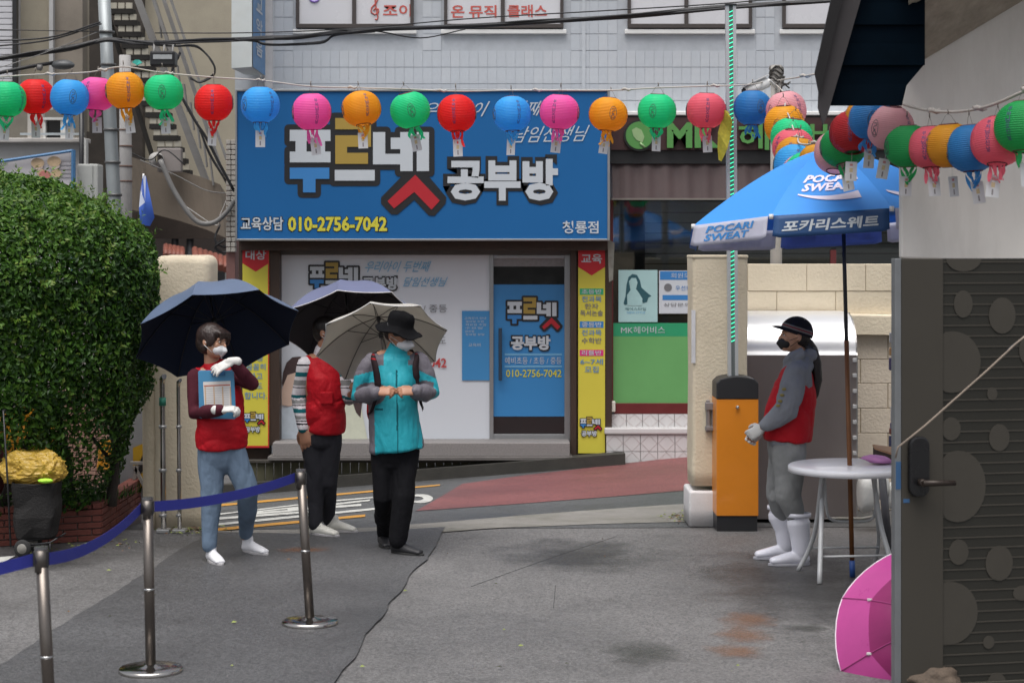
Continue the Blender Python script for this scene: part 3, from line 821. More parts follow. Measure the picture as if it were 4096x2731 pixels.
lettering('우선회원', 2702, 1142, 2784, 1162, Dp - 0.004, P_blue, p2)
lettering('상담문의', 2654, 1212, 2760, 1226, Dp - 0.004, P_grey, p2)
q = MB(); q.lathe([(0.0, 0), (0.045, 0)], W(2672, 1150, Dp - 0.003), 20, axis=(0, 1, 0)); q.build('emblem', P_grey, p2)

# --------------------------------------------------------------- vertical sign on the corner
D1 = 20.2
vsn = thing('projecting_sign', 'tall blue and white box sign projecting from the building corner at the top', 'sign', W(1030, 300, D1))
q = MB()
pts = [W(926, 274, D1), W(1008, 268, D1), W(1058, 304, D1 + 0.9), W(980, 300, D1 + 0.9)]
top = [p + Vector((0, 0, 1.6)) for p in pts]
q.hexa(pts + top, 0)
q.build('box', mat('sign_box_white', (0.56, 0.60, 0.60), 0.4, var=0.05, dirt=0.2, dirtcol=(0.4, 0.33, 0.22)), vsn)
q = MB()
a, b = pts[1], pts[2]
nrm = Vector((0.01, -0.003, 0))
q.quad(a + nrm, b + nrm, top[2] + nrm, top[1] + nrm)
q.build('panel', mat('sign_box_blue', (0.075, 0.21, 0.42), 0.4), vsn, recalc=False)
for j, t in enumerate(['음', '악', '교', '실']):
    zb = a.z + 0.16 + j * 0.24
    lettering(t, 0, 0, 0, 0, 1, P_white, vsn, offset=0.02, mapping=lambda u, v, zb=zb: (a + (b - a) * (0.22 + 0.5 * u) + nrm * 1.6 + Vector((0, 0, zb - a.z + 0.17 * v))))
# ================================================================== GATE: pillars, wall, barrier, cabinet
def rough_box(mb, x0, x1, y0, y1, z0, z1, r=0.05, amp=0.008, seed=0, mi=0, top=True, sm=True):
    """a rendered wall or pillar: rounded corners, slightly uneven faces"""
    bm = bmesh.new()
    bmesh.ops.create_cube(bm, size=1)
    for v in bm.verts:
        v.co = Vector(((x0 + x1) / 2 + v.co.x * (x1 - x0), (y0 + y1) / 2 + v.co.y * (y1 - y0), (z0 + z1) / 2 + v.co.z * (z1 - z0)))
    ed = [e for e in bm.edges if abs(e.verts[0].co.z - e.verts[1].co.z) > 1e-4 or (top and min(e.verts[0].co.z, e.verts[1].co.z) > z1 - 1e-3)]
    bmesh.ops.bevel(bm, geom=ed, offset=r, segments=4, affect='EDGES', profile=0.5)
    for _ in range(5):
        lg = [e for e in bm.edges if e.calc_length() > 0.16]
        if not lg: break
        bmesh.ops.subdivide_edges(bm, edges=lg, cuts=1, use_grid_fill=True)
        if len(bm.verts) > 6000: break
    for v in bm.verts:
        n_ = noise.noise_vector(v.co * 3 + Vector((seed, 0, 0)))
        v.co += n_ * amp
    mb.frombm(bm, mi, sm)
    return mb
DG = 14.3
a, b = W(2770, 2085, DG), W(2992, 1022, DG)
gp = thing('gate_pillar', 'square cream gate pillar with white painted foot behind the orange barrier', 'pillar', ((a.x + b.x) / 2, DG + 0.2, 0))
q = rough_box(MB(), a.x, b.x, DG, DG + 0.42, 0.30, b.z, 0.03, 0.006, 1); q.build('shaft', M_cream, gp)
q = rough_box(MB(), a.x - 0.03, b.x + 0.01, DG - 0.03, DG + 0.44, 0, W(0, 1962, DG).z, 0.02, 0.004, 2); q.build('foot', mat('white_foot_paint', (0.66, 0.65, 0.66), 0.6, var=0.05, dirt=0.4, dirtcol=(0.35, 0.33, 0.3), bump=0.2), gp)
part('band', M_cream, gp, (2768, 1020, 2994, 1034, DG - 0.01, 0.44), bevel=0.01)
q = MB()
for (y0, y1) in ((1610, 1640), (1705, 1722)): q.pbox(2822, y0, 2856, y1, DG - 0.05, 0.05)
q.pbox(2826, 1600, 2840, 1728, DG - 0.04, 0.04); q.pbox(2846, 1612, 2868, 1716, DG - 0.03, 0.03)
q.build('hinge_bracket', mat('galvanised_metal', (0.28, 0.27, 0.28), 0.5, metal=0.6, var=0.2), gp, bevel=0.004)
part('notice', mat('notice_white', (0.6, 0.6, 0.62), 0.5), gp, (2766, 1240, 2782, 1452, DG - 0.012, 0.01))
# cream garden wall running right behind the cabinet, built of rendered block courses
Dc = 15.3
cw = thing('boundary_wall', 'cream rendered block wall behind the steel cabinet and blue parasol', 'wall', W(3400, 1950, Dc))
zt = W(0, 1056, Dc).z
courses = [1056, 1180, 1268, 1342]
M_cream2 = mat('pale_block', (0.60, 0.52, 0.42), 0.85, var=0.08, vscale=3, bump=0.55, bscale=45, dirt=0.35, dirtcol=(0.35, 0.30, 0.24))
part('joint', mat('joint_tan', (0.40, 0.33, 0.23), 0.9), cw, (2990, 1066, 4300, 2085, Dc + 0.006, 0.16))  # darker tan backing that shows between the blocks
for i, (y0, y1) in enumerate(((1056, 1163), (1166, 1254))):
    x = 2992 - (i % 2) * 120
    while x < 4200:
        x1 = x + 236
        a, b = W(max(x, 2990), y1, Dc), W(x1 - 2, y0, Dc)
        if b.x > a.x + 0.05: rough_box(MB(), a.x, b.x, Dc - 0.005 + 0.004 * (i == 1), Dc + 0.15, a.z, b.z, 0.005, 0.0012, i * 9 + x, sm=False).build('block', M_cream, cw)
        x = x1
a, b = W(3130, 1338, Dc - 0.08), W(4200, 1256, Dc - 0.08)
rough_box(MB(), a.x, b.x, Dc - 0.09, Dc + 0.15, a.z, b.z, 0.02, 0.006, 31, sm=False).build('coping', M_cream, cw)
ys_ = [1340, 1437, 1534, 1634, 1732, 1830, 1928, 2040]
for i in range(len(ys_) - 1):
    x = 3300 - (i % 2) * 110
    while x < 4100:
        a, b = W(x, ys_[i + 1] - 3, Dc), W(x + 250, ys_[i], Dc)
        rough_box(MB(), a.x, b.x, Dc - 0.004, Dc + 0.14, a.z, b.z, 0.005, 0.0012, i * 7 + x, sm=False).build('block', M_cream2, cw)
        x += 253
# pipe / concrete pole behind the wall
for (x0, x1, y0, y1, D, nm, lb, m) in [(3082, 3127, 262, 1270, 15.55, 'concrete_pole', 'grey concrete utility pole standing behind the cream wall', mat('pole_concrete', (0.30, 0.285, 0.265), 0.8, var=0.12, vscale=5, bump=0.3))]:
    t = thing(nm, lb, 'pole', W((x0 + x1) / 2, y1 + 700, D))
    r = (x1 - x0) / 2 * D / F
    q = MB(); q.tube([W((x0 + x1) / 2, y1 + 600, D), W((x0 + x1) / 2, y0, D)], [r * 1.15, r * 0.95], 18); q.build('shaft', m, t)
    q = MB()
    for k_ in range(5):
        yy = 275 + k_ * 14
        c = W(3105, yy, D)
        q.tube([c + Vector((cos(a_) * r * (1.12 + 0.15 * random.random()), sin(a_) * r * 1.12, 0.02 * sin(3 * a_ + k_))) for a_ in [i * 0.45 for i in range(15)]], 0.008, 5, cap=False)
    for k_ in range(5):
        c = W(3118 + random.uniform(-10, 20), 320 + random.uniform(-12, 25), D - 0.12)
        q.tube([c, c + Vector((random.uniform(-.03, .08), 0, random.uniform(-.08, .03))), c + Vector((random.uniform(0, .1), -0.02, random.uniform(-.12, 0)))], 0.007, 5)
    q.build('wire_tie', mat('tie_wire', (0.06, 0.055, 0.05), 0.6), t)
# security camera
cc = W(3025, 350, 14.6)
sc_ = thing('security_camera', 'white security camera tilted down beside the concrete pole above the blue lantern', 'camera', cc)
ax = Vector((-0.9, -0.25, -0.42)).normalized()
q = MB(); q.tube([cc - ax * 0.10, cc + ax * 0.10], 0.042, 14); q.build('body', M_white, sc_)
q = MB(); q.tube([cc + ax * 0.10, cc + ax * 0.115], [0.036, 0.034], 14); q.build('lens', M_black, sc_)
q = MB(); q.poly([cc - ax * 0.11 + Vector((0, -.05, .05)), cc + ax * 0.15 + Vector((0, -.05, .05)), cc + ax * 0.15 + Vector((0, .05, .05)), cc - ax * 0.11 + Vector((0, .05, .05))], (0, 0, 0.008)); q.build('hood', M_white, sc_)
q = MB(); q.tube([cc - ax * 0.08, cc + Vector((0.14, 0.3, 0.08)), W(3105, 350, 15.5)], 0.014, 8); q.build('bracket', M_white, sc_)

# steel cabinet with a rolled top
Ds = 14.55
a, b = W(2905, 2075, Ds), W(3425, 1255, Ds)
cab = thing('steel_cabinet', 'large stainless steel cabinet with a curved top behind the woman in the black cap', 'cabinet', ((a.x + b.x) / 2, Ds + 0.3, 0))
zc = W(0, 1410, Ds).z
prof = [(Ds, a.z + 0.0), (Ds, zc - 0.02)]
r = b.z - zc
for i in range(13):
    t = pi / 2 * i / 12
    prof.append((Ds + 0.02 + 0.42 * (1 - cos(t)), zc + r * sin(t)))
prof += [(Ds + 0.72, b.z), (Ds + 0.72, 0.0)]
k_ = len(prof)
q = MB()
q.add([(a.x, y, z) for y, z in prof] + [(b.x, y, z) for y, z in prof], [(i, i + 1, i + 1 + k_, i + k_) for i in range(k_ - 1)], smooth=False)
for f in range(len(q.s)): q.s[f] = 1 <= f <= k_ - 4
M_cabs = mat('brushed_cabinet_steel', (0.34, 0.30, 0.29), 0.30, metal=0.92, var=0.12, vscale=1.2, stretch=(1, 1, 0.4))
sh0 = q.build('shell', [M_cabs, mat('sky_reflection_steel', (0.80, 0.80, 0.81), 0.28, metal=0.6, var=0.06, vscale=2, stretch=(.3, 1, 3))], cab)
for f in range(1, k_ - 2): sh0.data.polygons[f].material_index = 1  # one steel: sky reflection on the curve painted as a brighter colour
for xx, nm in ((a.x, 0), (b.x, 1)):
    q = MB(); d = 0.012 * (-1 if nm == 0 else 1)
    q.poly([(xx, y, z) for y, z in prof], (d, 0, 0)); q.build('side_panel', mat('cabinet_side', (0.36, 0.35, 0.34), 0.35, metal=0.8, var=0.15, vscale=6), cab)
part('edge_trim', mat('trim_grey', (0.17, 0.17, 0.18), 0.5, metal=0.5), cab, (2900, 1250, 3400, 1258, Ds + 0.38, 0.2))
q = MB(); q.tube([(a.x - 0.05, Ds + 0.1, 0.02), (b.x + 0.04, Ds - 0.02, 0.02), (b.x + 0.16, Ds + 0.03, 0.035)], 0.012, 6); q.build('base_cord', M_conc, cab)
for i in range(8):
    y = 1440 + i * 62
    p = W(3418, y, Ds - 0.012)
    q = MB(); q.bbox(p.x - 0.014, p.x + 0.018, p.y - 0.006, p.y + 0.012, p.z - 0.016, p.z + 0.016, 0.006); q.build('clip', mat('clip_pale', (0.36, 0.36, 0.36), 0.5), cab)
q = MB(); c = W(2912, 1400, Ds - 0.05)
q.lathe([(0.0, -0.02), (0.06, -0.02), (0.085, 0.0), (0.085, 0.02)], c, 20, axis=(-0.5, 1, 0)); q.build('round_mirror', M_steel, cab)

# parking barrier
Db = 14.0
a, b = W(2866, 2100, Db), W(3034, 1515, Db)
pb = thing('parking_barrier', 'orange parking barrier box with black rounded top and raised lit arm', 'barrier', ((a.x + b.x) / 2, Db + 0.15, 0))
q = MB(); q.bbox(a.x, b.x, Db, Db + 0.32, W(0, 2063, Db).z, W(0, 1596, Db).z, 0.006)
q.build('housing', mat('barrier_orange', (0.66, 0.215, 0.010), 0.38, var=0.05, vscale=2, dirt=0.25, dirtcol=(0.30, 0.10, 0.01), coat=0.2, bump=0.1, bscale=200), pb)
q = MB()
xa, xb = a.x, b.x
topz = lambda u: W(0, 1520, Db).z + 0.03 * sin(pi * u)
pts = [(xa, Db - 0.005, W(0, 1596, Db).z)] + [(xa + (xb - xa) * i / 10, Db - 0.005, topz(i / 10) - (0.022 if i in (0, 10) else 0)) for i in range(11)] + [(xb, Db - 0.005, W(0, 1596, Db).z)]
q.poly(pts[::-1], (0, 0.33, 0)); q.build('cap', mat('cap_black', (0.016, 0.016, 0.018), 0.45, var=0.1), pb, bevel=0.008)
q = MB(); q.box(xa + 0.004, xb - 0.008, Db + 0.01, Db + 0.3, 0, W(0, 2063, Db).z); q.build('plinth', M_black, pb)
q = MB(); q.tube([W(2950, 1627, Db - 0.02), W(2950, 1627, Db + 0.01)], 0.012, 12); q.tube([W(2943, 1632, Db - 0.022), W(2955, 1624, Db - 0.03)], 0.005, 6); q.build('lock', M_steel, pb)
M_arm = mat('arm_white_aluminium', (0.50, 0.52, 0.53), 0.35, metal=0.35, var=0.05)
q = MB()
xl, xr = W(2918, 0, Db).x, W(2959, 0, Db).x
zb, zt2 = W(0, 1530, Db).z, W(0, 18, Db).z
lean = -0.018
def bar(x0, x1, y0, y1, m_, nm, z0=zb, z1=zt2):
    q = MB(); q.hexa([(x0, y0, z0), (x1, y0, z0), (x1, y1, z0), (x0, y1, z0), (x0 + lean, y0, z1), (x1 + lean, y0, z1), (x1 + lean, y1, z1), (x0 + lean, y1, z1)]); return q.build(nm, m_, pb)
bar(xl, xl + 0.024, Db + 0.08, Db + 0.14, M_arm, 'arm_rail'); bar(xr - 0.024, xr, Db + 0.08, Db + 0.14, M_arm, 'arm_rail')
bar(xl + 0.024, xr - 0.024, Db + 0.10, Db + 0.13, mat('arm_channel', (0.15, 0.17, 0.17), 0.4), 'arm_channel')
M_led = mat('green_led', (0.05, 0.9, 0.45), 0.4, var=0, emit=1.3)
led0 = None
n_led = 0
y = 40
while y < 1380:
    z = W(0, y, Db).z
    t = (z - zb) / (zt2 - zb)
    xc = (xl + xr) / 2 + lean * t
    q = MB()
    q.poly([(xc - 0.015, Db + 0.096, z - 0.006), (xc - 0.004, Db + 0.096, z - 0.002), (xc + 0.015, Db + 0.096, z + 0.007), (xc + 0.016, Db + 0.096, z + 0.003), (xc - 0.002, Db + 0.096, z - 0.006), (xc - 0.015, Db + 0.096, z - 0.010)], (0, 0.004, 0))
    q.build('led', M_led, pb)
    y += 17.9
q = MB(); q.bbox(xl - 0.004 + lean, xr + 0.004 + lean, Db + 0.07, Db + 0.15, zt2, zt2 + 0.015, 0.004); q.build('arm_cap', M_black, pb)

# rail posts (stainless pairs) by the left pillar and the left pillar itself
Dl = 14.2
a, b = W(612, 2110, Dl), W(842, 1022, Dl)
lp = thing('gate_pillar', 'rounded cream gate pillar at the hedge behind the navy umbrella', 'pillar', ((a.x + b.x) / 2, Dl + 0.2, 0))
rough_box(MB(), a.x, b.x, Dl, Dl + 0.44, -0.02, b.z, 0.07, 0.012, 5).build('shaft', M_cream, lp)
q = rough_box(MB(), W(560, 0, Dl).x, W(616, 0, Dl).x + 0.03, Dl + 0.05, Dl + 0.36, -0.02, W(0, 1420, Dl).z, 0.05, 0.012, 6); q.build('buttress', M_cream, lp)
for x0, x1, ytop, lab in ((636, 662, 1505, 'left steel gate rail with bright rounded end in front of the cream pillar'), (704, 722, 1520, 'dull right steel gate rail in front of the cream pillar')):
    t = thing('gate_rail', lab, 'rail', W(x0, 2140, 13.9), 'steel gate rails by the pillar')
    xm = (x0 + x1) / 2
    w_ = (x1 - x0) / 2 * 13.9 / F
    q = MB(); q.tube([W(xm + 6, 2138, 13.95), W(xm + 3, 1800, 13.95), W(xm, ytop + 30, 13.95), W(xm + 1, ytop + 8, 13.9), W(xm + 8, ytop, 13.85)], [w_ * 0.9, w_ * 0.9, w_ * 0.9, w_, w_ * 0.8], 12)
    q.build('tube', M_steel, t)
    for yy in (1706, 1880, 2060):
        q = MB(); q.tube([W(xm + 2, yy - 6, 13.95), W(xm + 2, yy + 6, 13.95)], w_ * 1.25, 12); q.build('clamp', mat('clamp_grey', (0.4, 0.4, 0.4), 0.4, metal=0.6), t)
    if x0 < 700:
        q = MB(); q.tube([W(xm + 1, 1590, 13.95), W(xm + 1, 1622, 13.95)], w_ * 1.1, 12); q.build('tape', mat('green_tape', (0.03, 0.22, 0.15), 0.5), t)
    q = MB(); p = W(xm + 6, 2135, 13.95); q.bbox(p.x - 0.05, p.x + 0.05, 13.9, 14.0, 0, 0.03, 0.008); q.build('foot_plate', mat('clamp_grey', (0.4, 0.4, 0.4), 0.4), t)

# ================================================================== BACKGROUND LEFT
def flat_building(name, label, cat, x0, y0, x1, y1, D, th, m):
    t = thing(name, label, cat, W((x0 + x1) / 2, y1, D))
    part('wall', m, t, (x0, y0, x1, y1, D, th))
    return t
M_beige = mat('beige_render', (0.40, 0.36, 0.28), 0.85, var=0.10, vscale=1.4, bump=0.3, dirt=0.4, dirtcol=(0.24, 0.21, 0.17))
M_beige_dk = mat('dark_beige_render', (0.235, 0.205, 0.170), 0.85, var=0.14, vscale=1.5, bump=0.3, dirt=0.6, dirtcol=(0.13, 0.11, 0.09))
M_old = mat('old_concrete', (0.20, 0.165, 0.13), 0.85, var=0.12, vscale=1.2, bump=0.35, dirt=0.5, dirtcol=(0.12, 0.10, 0.08))
bb = thing('beige_building', 'beige rendered building behind the outdoor steel staircase', 'building', W(600, 1900, 27))
part('wall', M_beige, bb, (560, -900, 1100, 1700, 27.5, 0.4), (65, -900, 330, 520, 25, 0.4))
part('recess', mat('dark_recess', (0.060, 0.050, 0.042), 0.8, var=0.3), bb, (330, -900, 570, 2100, 27.3, 0.3))
part('column', M_beige_dk, bb, (215, -900, 330, 520, 24.9, 0.3)); part('column', mat('pale_pipe', (0.42, 0.42, 0.42), 0.5), bb, (196, -900, 212, 520, 24.8, 0.1))
part('cladding', mat('siding_white', (0.50, 0.50, 0.53), 0.5), bb, (-900, -900, 50, 560, 24.6, 0.4))
for i in range(24):
    y = -20 + i * 24
    part('siding_board', mat('siding_white2', (0.52, 0.52, 0.55), 0.45, var=0.04), bb, (-300, y, 49, y + 21, 24.56, 0.04))
part('downpipe', M_black, bb, (50, -900, 66, 700, 24.5, 0.1))
# low rendered house with window and banner frame
lh = thing('low_house', 'low pale rendered house with a small dark window above the hedge', 'house', W(170, 1900, 23.6))
M_lhw = mat('pale_render', (0.40, 0.40, 0.40), 0.8, var=0.07, bump=0.3, dirt=0.3, dirtcol=(0.28, 0.27, 0.25))
part('wall', M_lhw, lh, (-900, 566, 325, 2000, 23.6, 0.4)); part('wall', mat('dark_taupe_wall', (0.16, 0.145, 0.12), 0.8, var=0.15), lh, (-900, 440, 325, 566, 24.0, 0.3))  # upper stretch of wall set back, in a darker taupe
part('ledge', mat('ledge_grey', (0.42, 0.40, 0.38), 0.7), lh, (-900, 552, 342, 570, 23.45, 0.3), bevel=0.01)
wn = part('window', mat('dark_window', (0.015, 0.015, 0.015), 0.2), lh, (182, 478, 242, 552, 23.7, 0.05))
part('frame', mat('white_frame', (0.52, 0.52, 0.50), 0.5), wn, (172, 470, 256, 480, 23.6, 0.1), (172, 480, 182, 554, 23.62, 0.1), (242, 480, 290, 554, 23.62, 0.1))
part('column', mat('window_column', (0.40, 0.38, 0.35), 0.6), lh, (110, 440, 148, 554, 23.65, 0.1), (160, 440, 172, 554, 23.66, 0.1))
part('rail', mat('pale_rail', (0.40, 0.44, 0.46), 0.4), lh, (80, 532, 335, 541, 23.35, 0.03))
q = MB(); q.tube([W(326, 440, 23.3), W(326, 700, 23.3), W(324, 900, 23.3)], 0.03, 8); q.build('downpipe', M_black, lh)
part('corner_board', mat('white_frame', (0.5, 0.5, 0.5), 0.5), lh, (330, 556, 344, 900, 23.3, 0.1))
bn = thing('framed_banner', 'white banner with faded orange picture in a blue frame above the hedge', 'banner', W(150, 900, 22.6))
q = MB()
pts = [W(-60, 1100, 22.6), W(296, 1100, 22.6), W(296, 602, 22.6), W(-60, 668, 22.6)]
q.poly(pts, (0, 0.05, 0)); q.build('panel', mat('banner_white', (0.50, 0.48, 0.50), 0.5, var=0.06, vscale=3), bn)
q = MB()
q.poly([W(-60, 650, 22.55), W(-60, 662, 22.55), W(288, 612, 22.55), W(288, 600, 22.55), W(300, 596, 22.55)], (0, 0.05, 0)) if False else None
q.tube([W(-60, 655, 22.55), W(292, 603, 22.55)], 0.02, 6, smooth=False); q.tube([W(294, 600, 22.55), W(294, 1100, 22.55)], 0.028, 6, smooth=False)
q.build('frame', mat('frame_blue', (0.06, 0.17, 0.34), 0.5), bn)
def disc(c, rx, rz, m, par, nm='print', n=20):
    q = MB(); q.poly([(c.x + rx * cos(2 * pi * i / n), c.y, c.z + rz * sin(2 * pi * i / n)) for i in range(n)], (0, 0.001, 0)); return q.build(nm, m, par)
Mo = mat('faded_orange', (0.52, 0.38, 0.24), 0.6, var=0.2, vscale=12); Mr = mat('faded_red', (0.50, 0.18, 0.16), 0.6, var=0.2); Mc_ = mat('faded_cream', (0.55, 0.45, 0.40), 0.6)
for cx_, cy_, m_, k_ in ((150, 652, Mo, 1), (216, 646, Mo, 1.05), (152, 664, Mc_, .8), (218, 662, Mc_, .8), (180, 700, Mr, .9), (225, 694, Mo, .8), (165, 690, Mo, .7)):
    disc(W(cx_, cy_, 22.585 - k_ * 0.01), 0.08 * k_, 0.06 * k_, m_, bn)
for j in range(5):
    part('lettering', mat('faded_grey_print', (0.38, 0.36, 0.38), 0.6), bn, (240, 640 + j * 16, 284, 646 + j * 16, 22.59, 0.003))
eb = thing('electric_box', 'pale grey electric meter box fixed on the wall above the hedge', 'electric box', W(345, 745, 22.8))
q = MB(); a, b = W(308, 800, 22.7), W(392, 656, 22.7); q.bbox(a.x, b.x, 22.7, 23.0, a.z, b.z, 0.02); q.build('case', mat('box_grey', (0.46, 0.47, 0.45), 0.5, var=0.04), eb)
part('door_edge', mat('box_edge', (0.34, 0.35, 0.34), 0.5), eb, (368, 662, 371, 796, 22.69, 0.01))

# concrete stair wall that sweeps down to the right
sw = thing('stair_wall', 'sweeping old concrete parapet wall under the outdoor stairs', 'wall', W(720, 1100, 25.5))
q = MB()
up_, lo_ = [(525, 628), (580, 646), (680, 676), (800, 706), (880, 738), (920, 800), (944, 900)], [(525, 840), (620, 858), (720, 884), (830, 920), (900, 950), (930, 962), (944, 975)]
def resamp(pl, n):
    out = []
    for i in range(n + 1):
        s = i / n * (len(pl) - 1); j = min(int(s), len(pl) - 2); t = s - j
        out.append((pl[j][0] + (pl[j + 1][0] - pl[j][0]) * t, pl[j][1] + (pl[j + 1][1] - pl[j][1]) * t))
    return out
A_, B_ = resamp(up_, 18), resamp(lo_, 18)
vs = []
for i in range(19):
    D = 25.6 - 0.5 * sin(i / 18 * pi)
    vs += [W(*A_[i], D), W(*B_[i], D), W(*B_[i], D + 0.3), W(*A_[i], D + 0.3)]
q.add(vs, [(4 * i + j, 4 * i + (j + 1) % 4, 4 * i + 4 + (j + 1) % 4, 4 * i + 4 + j) for i in range(18) for j in range(4)], smooth=False)
q.build('parapet', M_old, sw)
part('underside', mat('soffit_brown', (0.085, 0.065, 0.055), 0.85, var=0.2), sw, (525, 855, 944, 955, 26.2, 0.3))
lb = thing('back_yard_wall', 'dull pinkish wall with grey pipes under the curved stair wall', 'wall', W(780, 1500, 26.5))
part('wall', mat('pinkish_wall', (0.22, 0.185, 0.17), 0.8, var=0.15, vscale=2), lb, (520, 930, 960, 1900, 26.6, 0.3))
for x in (700, 760):
    q = MB(); q.tube([W(x, 930, 26.3), W(x, 1300, 26.3)], 0.05, 8); q.build('pipe', mat('dark_pipe', (0.10, 0.10, 0.11), 0.5), lb)
part('window', mat('dull_window', (0.07, 0.07, 0.075), 0.3), lb, (855, 1088, 900, 1160, 26.5, 0.05)); part('frame', mat('white_frame', (0.52, 0.52, 0.50), 0.5), lb, (900, 1084, 955, 1170, 26.5, 0.06))
# rows of clay roof tiles
M_clay = mat('clay_roof_tile', (0.19, 0.055, 0.035), 0.6, var=0.25, vscale=6)
rt = thing('tiled_awning', 'red clay tiled awning showing beside the top of the cream pillar', 'roof', W(850, 1060, 24.5))
for i in range(9):
    x = 780 + i * 20; y = 998 + i * 6
    q = MB()
    q.tube([W(x, y, 24.7), W(x + 4, y + 44, 24.2)], [0.045, 0.045], 10); q.build('tile', M_clay, rt)
for i in range(5):
    x = 664 + i * 16
    q = MB(); q.tube([W(x, 984 + i * 3, 24.7), W(x, 1024 + i * 2, 24.3)], 0.04, 10); q.build('tile', M_clay, rt)
# bricked edge of the study room building
be = thing('brick_pier', 'narrow pier of pale glazed bricks beside the blue sign board', 'pier', W(920, 1200, 22.2))
part('core', mat('pier_mortar', (0.22, 0.11, 0.10), 0.8), be, (905, 560, 940, 1180, 22.32, 0.3))
y = 560
while y < 1000:
    o_ = random.uniform(-2, 2)
    part('brick', mat('pale_brick', (0.44, 0.41, 0.37), 0.5, var=0.15), be, (904, y, 922 + o_, y + 17, 22.26, 0.1), bevel=0.004)
    part('brick', mat('pale_brick', (0.44, 0.41, 0.37), 0.5), be, (924 + o_, y, 941, y + 17, 22.26, 0.1), bevel=0.004)
    y += 20.5
# outdoor staircase (seen from below): treads and stringers
stt = thing('outdoor_staircase', 'grey steel outdoor staircase climbing behind the utility pole', 'staircase', W(780, 740, 25.2))
M_st = mat('stair_grey', (0.22, 0.215, 0.21), 0.6, metal=0.2, var=0.15, dirt=0.4, dirtcol=(0.13, 0.10, 0.08))
M_tread = mat('stair_tread_pale', (0.50, 0.47, 0.39), 0.7, var=0.12, vscale=5)
M_riser = mat('stair_dark', (0.020, 0.018, 0.016), 0.8)
for i in range(16):
    t = i / 15
    y = 10 + 46 * i
    xl_ = 440 + (675 - 440) * t
    w_ = 92 + 10 * t
    D = 25.4
    tr = part('tread', M_riser, stt, (xl_, y + 26, xl_ + w_, y + 46, D - 0.02, 0.22))
    for j in range(3):
        part('plate', M_tread, tr, (xl_ + 2 + j * (w_ / 3), y + 2, xl_ + (j + 1) * (w_ / 3) - 4, y + 25, D, 0.04))
def beam(p, q_, D0_, D1_, w, m, name, par, h=0.08):
    a, b = W(*p, D0_), W(*q_, D1_)
    k1 = w / 2 * D0_ / F
    q = MB()
    d = (b - a).normalized(); n_ = Vector((d.z, 0, -d.x)).normalized()
    q.hexa([a - n_ * k1, a + n_ * k1, a + n_ * k1 + Vector((0, h, 0)), a - n_ * k1 + Vector((0, h, 0)), b - n_ * k1, b + n_ * k1, b + n_ * k1 + Vector((0, h, 0)), b - n_ * k1 + Vector((0, h, 0))])
    return q.build(name, m, par)
beam((535, -40), (830, 745), 25.2, 25.2, 26, M_st, 'stringer', stt)
beam((600, -40), (690, 230), 25.0, 25.0, 13, M_st, 'handrail', stt); beam((640, -40), (890, 700), 25.1, 25.1, 13, M_st, 'handrail', stt)
beam((668, -40), (905, 640), 24.9, 24.9, 8, M_st, 'handrail', stt); beam((430, 60), (640, 730), 25.5, 25.5, 16, M_riser, 'stringer', stt)
for i in range(9):
    y = 60 + i * 74; x = 600 + i * 26
    beam((x + 30, y - 20), (x + 44, y + 90), 25.05, 25.05, 5, M_st, 'baluster', stt)
sp = thing('loudspeaker', 'grey round vent cowl at the foot of the outdoor stairs', 'vent', W(635, 660, 25.0))
q = MB(); c = W(625, 640, 24.8); q.lathe([(0.10, -0.02), (0.10, 0.03), (0.085, 0.03), (0.06, 0.10)], c, 18, axis=(0.5, -0.8, 0.1)); q.build('ring', mat('cowl_grey', (0.34, 0.33, 0.32), 0.5), sp)
q = MB(); q.bbox(c.x, c.x + 0.32, 24.85, 25.0, c.z - 0.16, c.z + 0.16, 0.02); q.build('box', mat('cowl_box', (0.24, 0.215, 0.205), 0.6, var=0.1), sp)

# utility poles
up1 = thing('utility_pole', 'steel grey utility pole with bands, thick cables tied on its top', 'utility pole', W(450, 1700, 22.0))
M_galv = mat('galvanised_pole', (0.30, 0.325, 0.335), 0.5, metal=0.5, var=0.25, vscale=3, stretch=(1, 1, 0.4))
q = MB(); q.tube([W(472, 1900, 22), W(462, 900, 22), W(436, 400, 22), W(414, -60, 22)], [0.085, 0.08, 0.075, 0.072], 18); q.build('shaft', M_galv, up1)
for i in range(6):
    y = 130 + i * 130
    q = MB(); x = 418 + (y + 60) * 0.046
    q.tube([W(x, y - 5, 22), W(x, y + 5, 22)], 0.092, 18); q.build('band', mat('band_dark', (0.12, 0.12, 0.12), 0.5, metal=0.5), up1)
up2 = thing('utility_pole', 'paler concrete utility pole ending below the cables, behind the orange lantern', 'utility pole', W(505, 1700, 22.6))
q = MB(); q.tube([W(505, 1900, 22.6), W(503, 700, 22.6), W(500, 222, 22.6)], [0.078, 0.074, 0.068], 18); q.build('shaft', mat('pale_concrete', (0.34, 0.33, 0.325), 0.75, var=0.1, vscale=4), up2)
for y in (520, 585, 665, 725):
    q = MB(); q.tube([W(504, y - 3, 22.6), W(504, y + 3, 22.6)], 0.08, 16); q.build('band', mat('rust_band', (0.14, 0.08, 0.06), 0.6), up2)

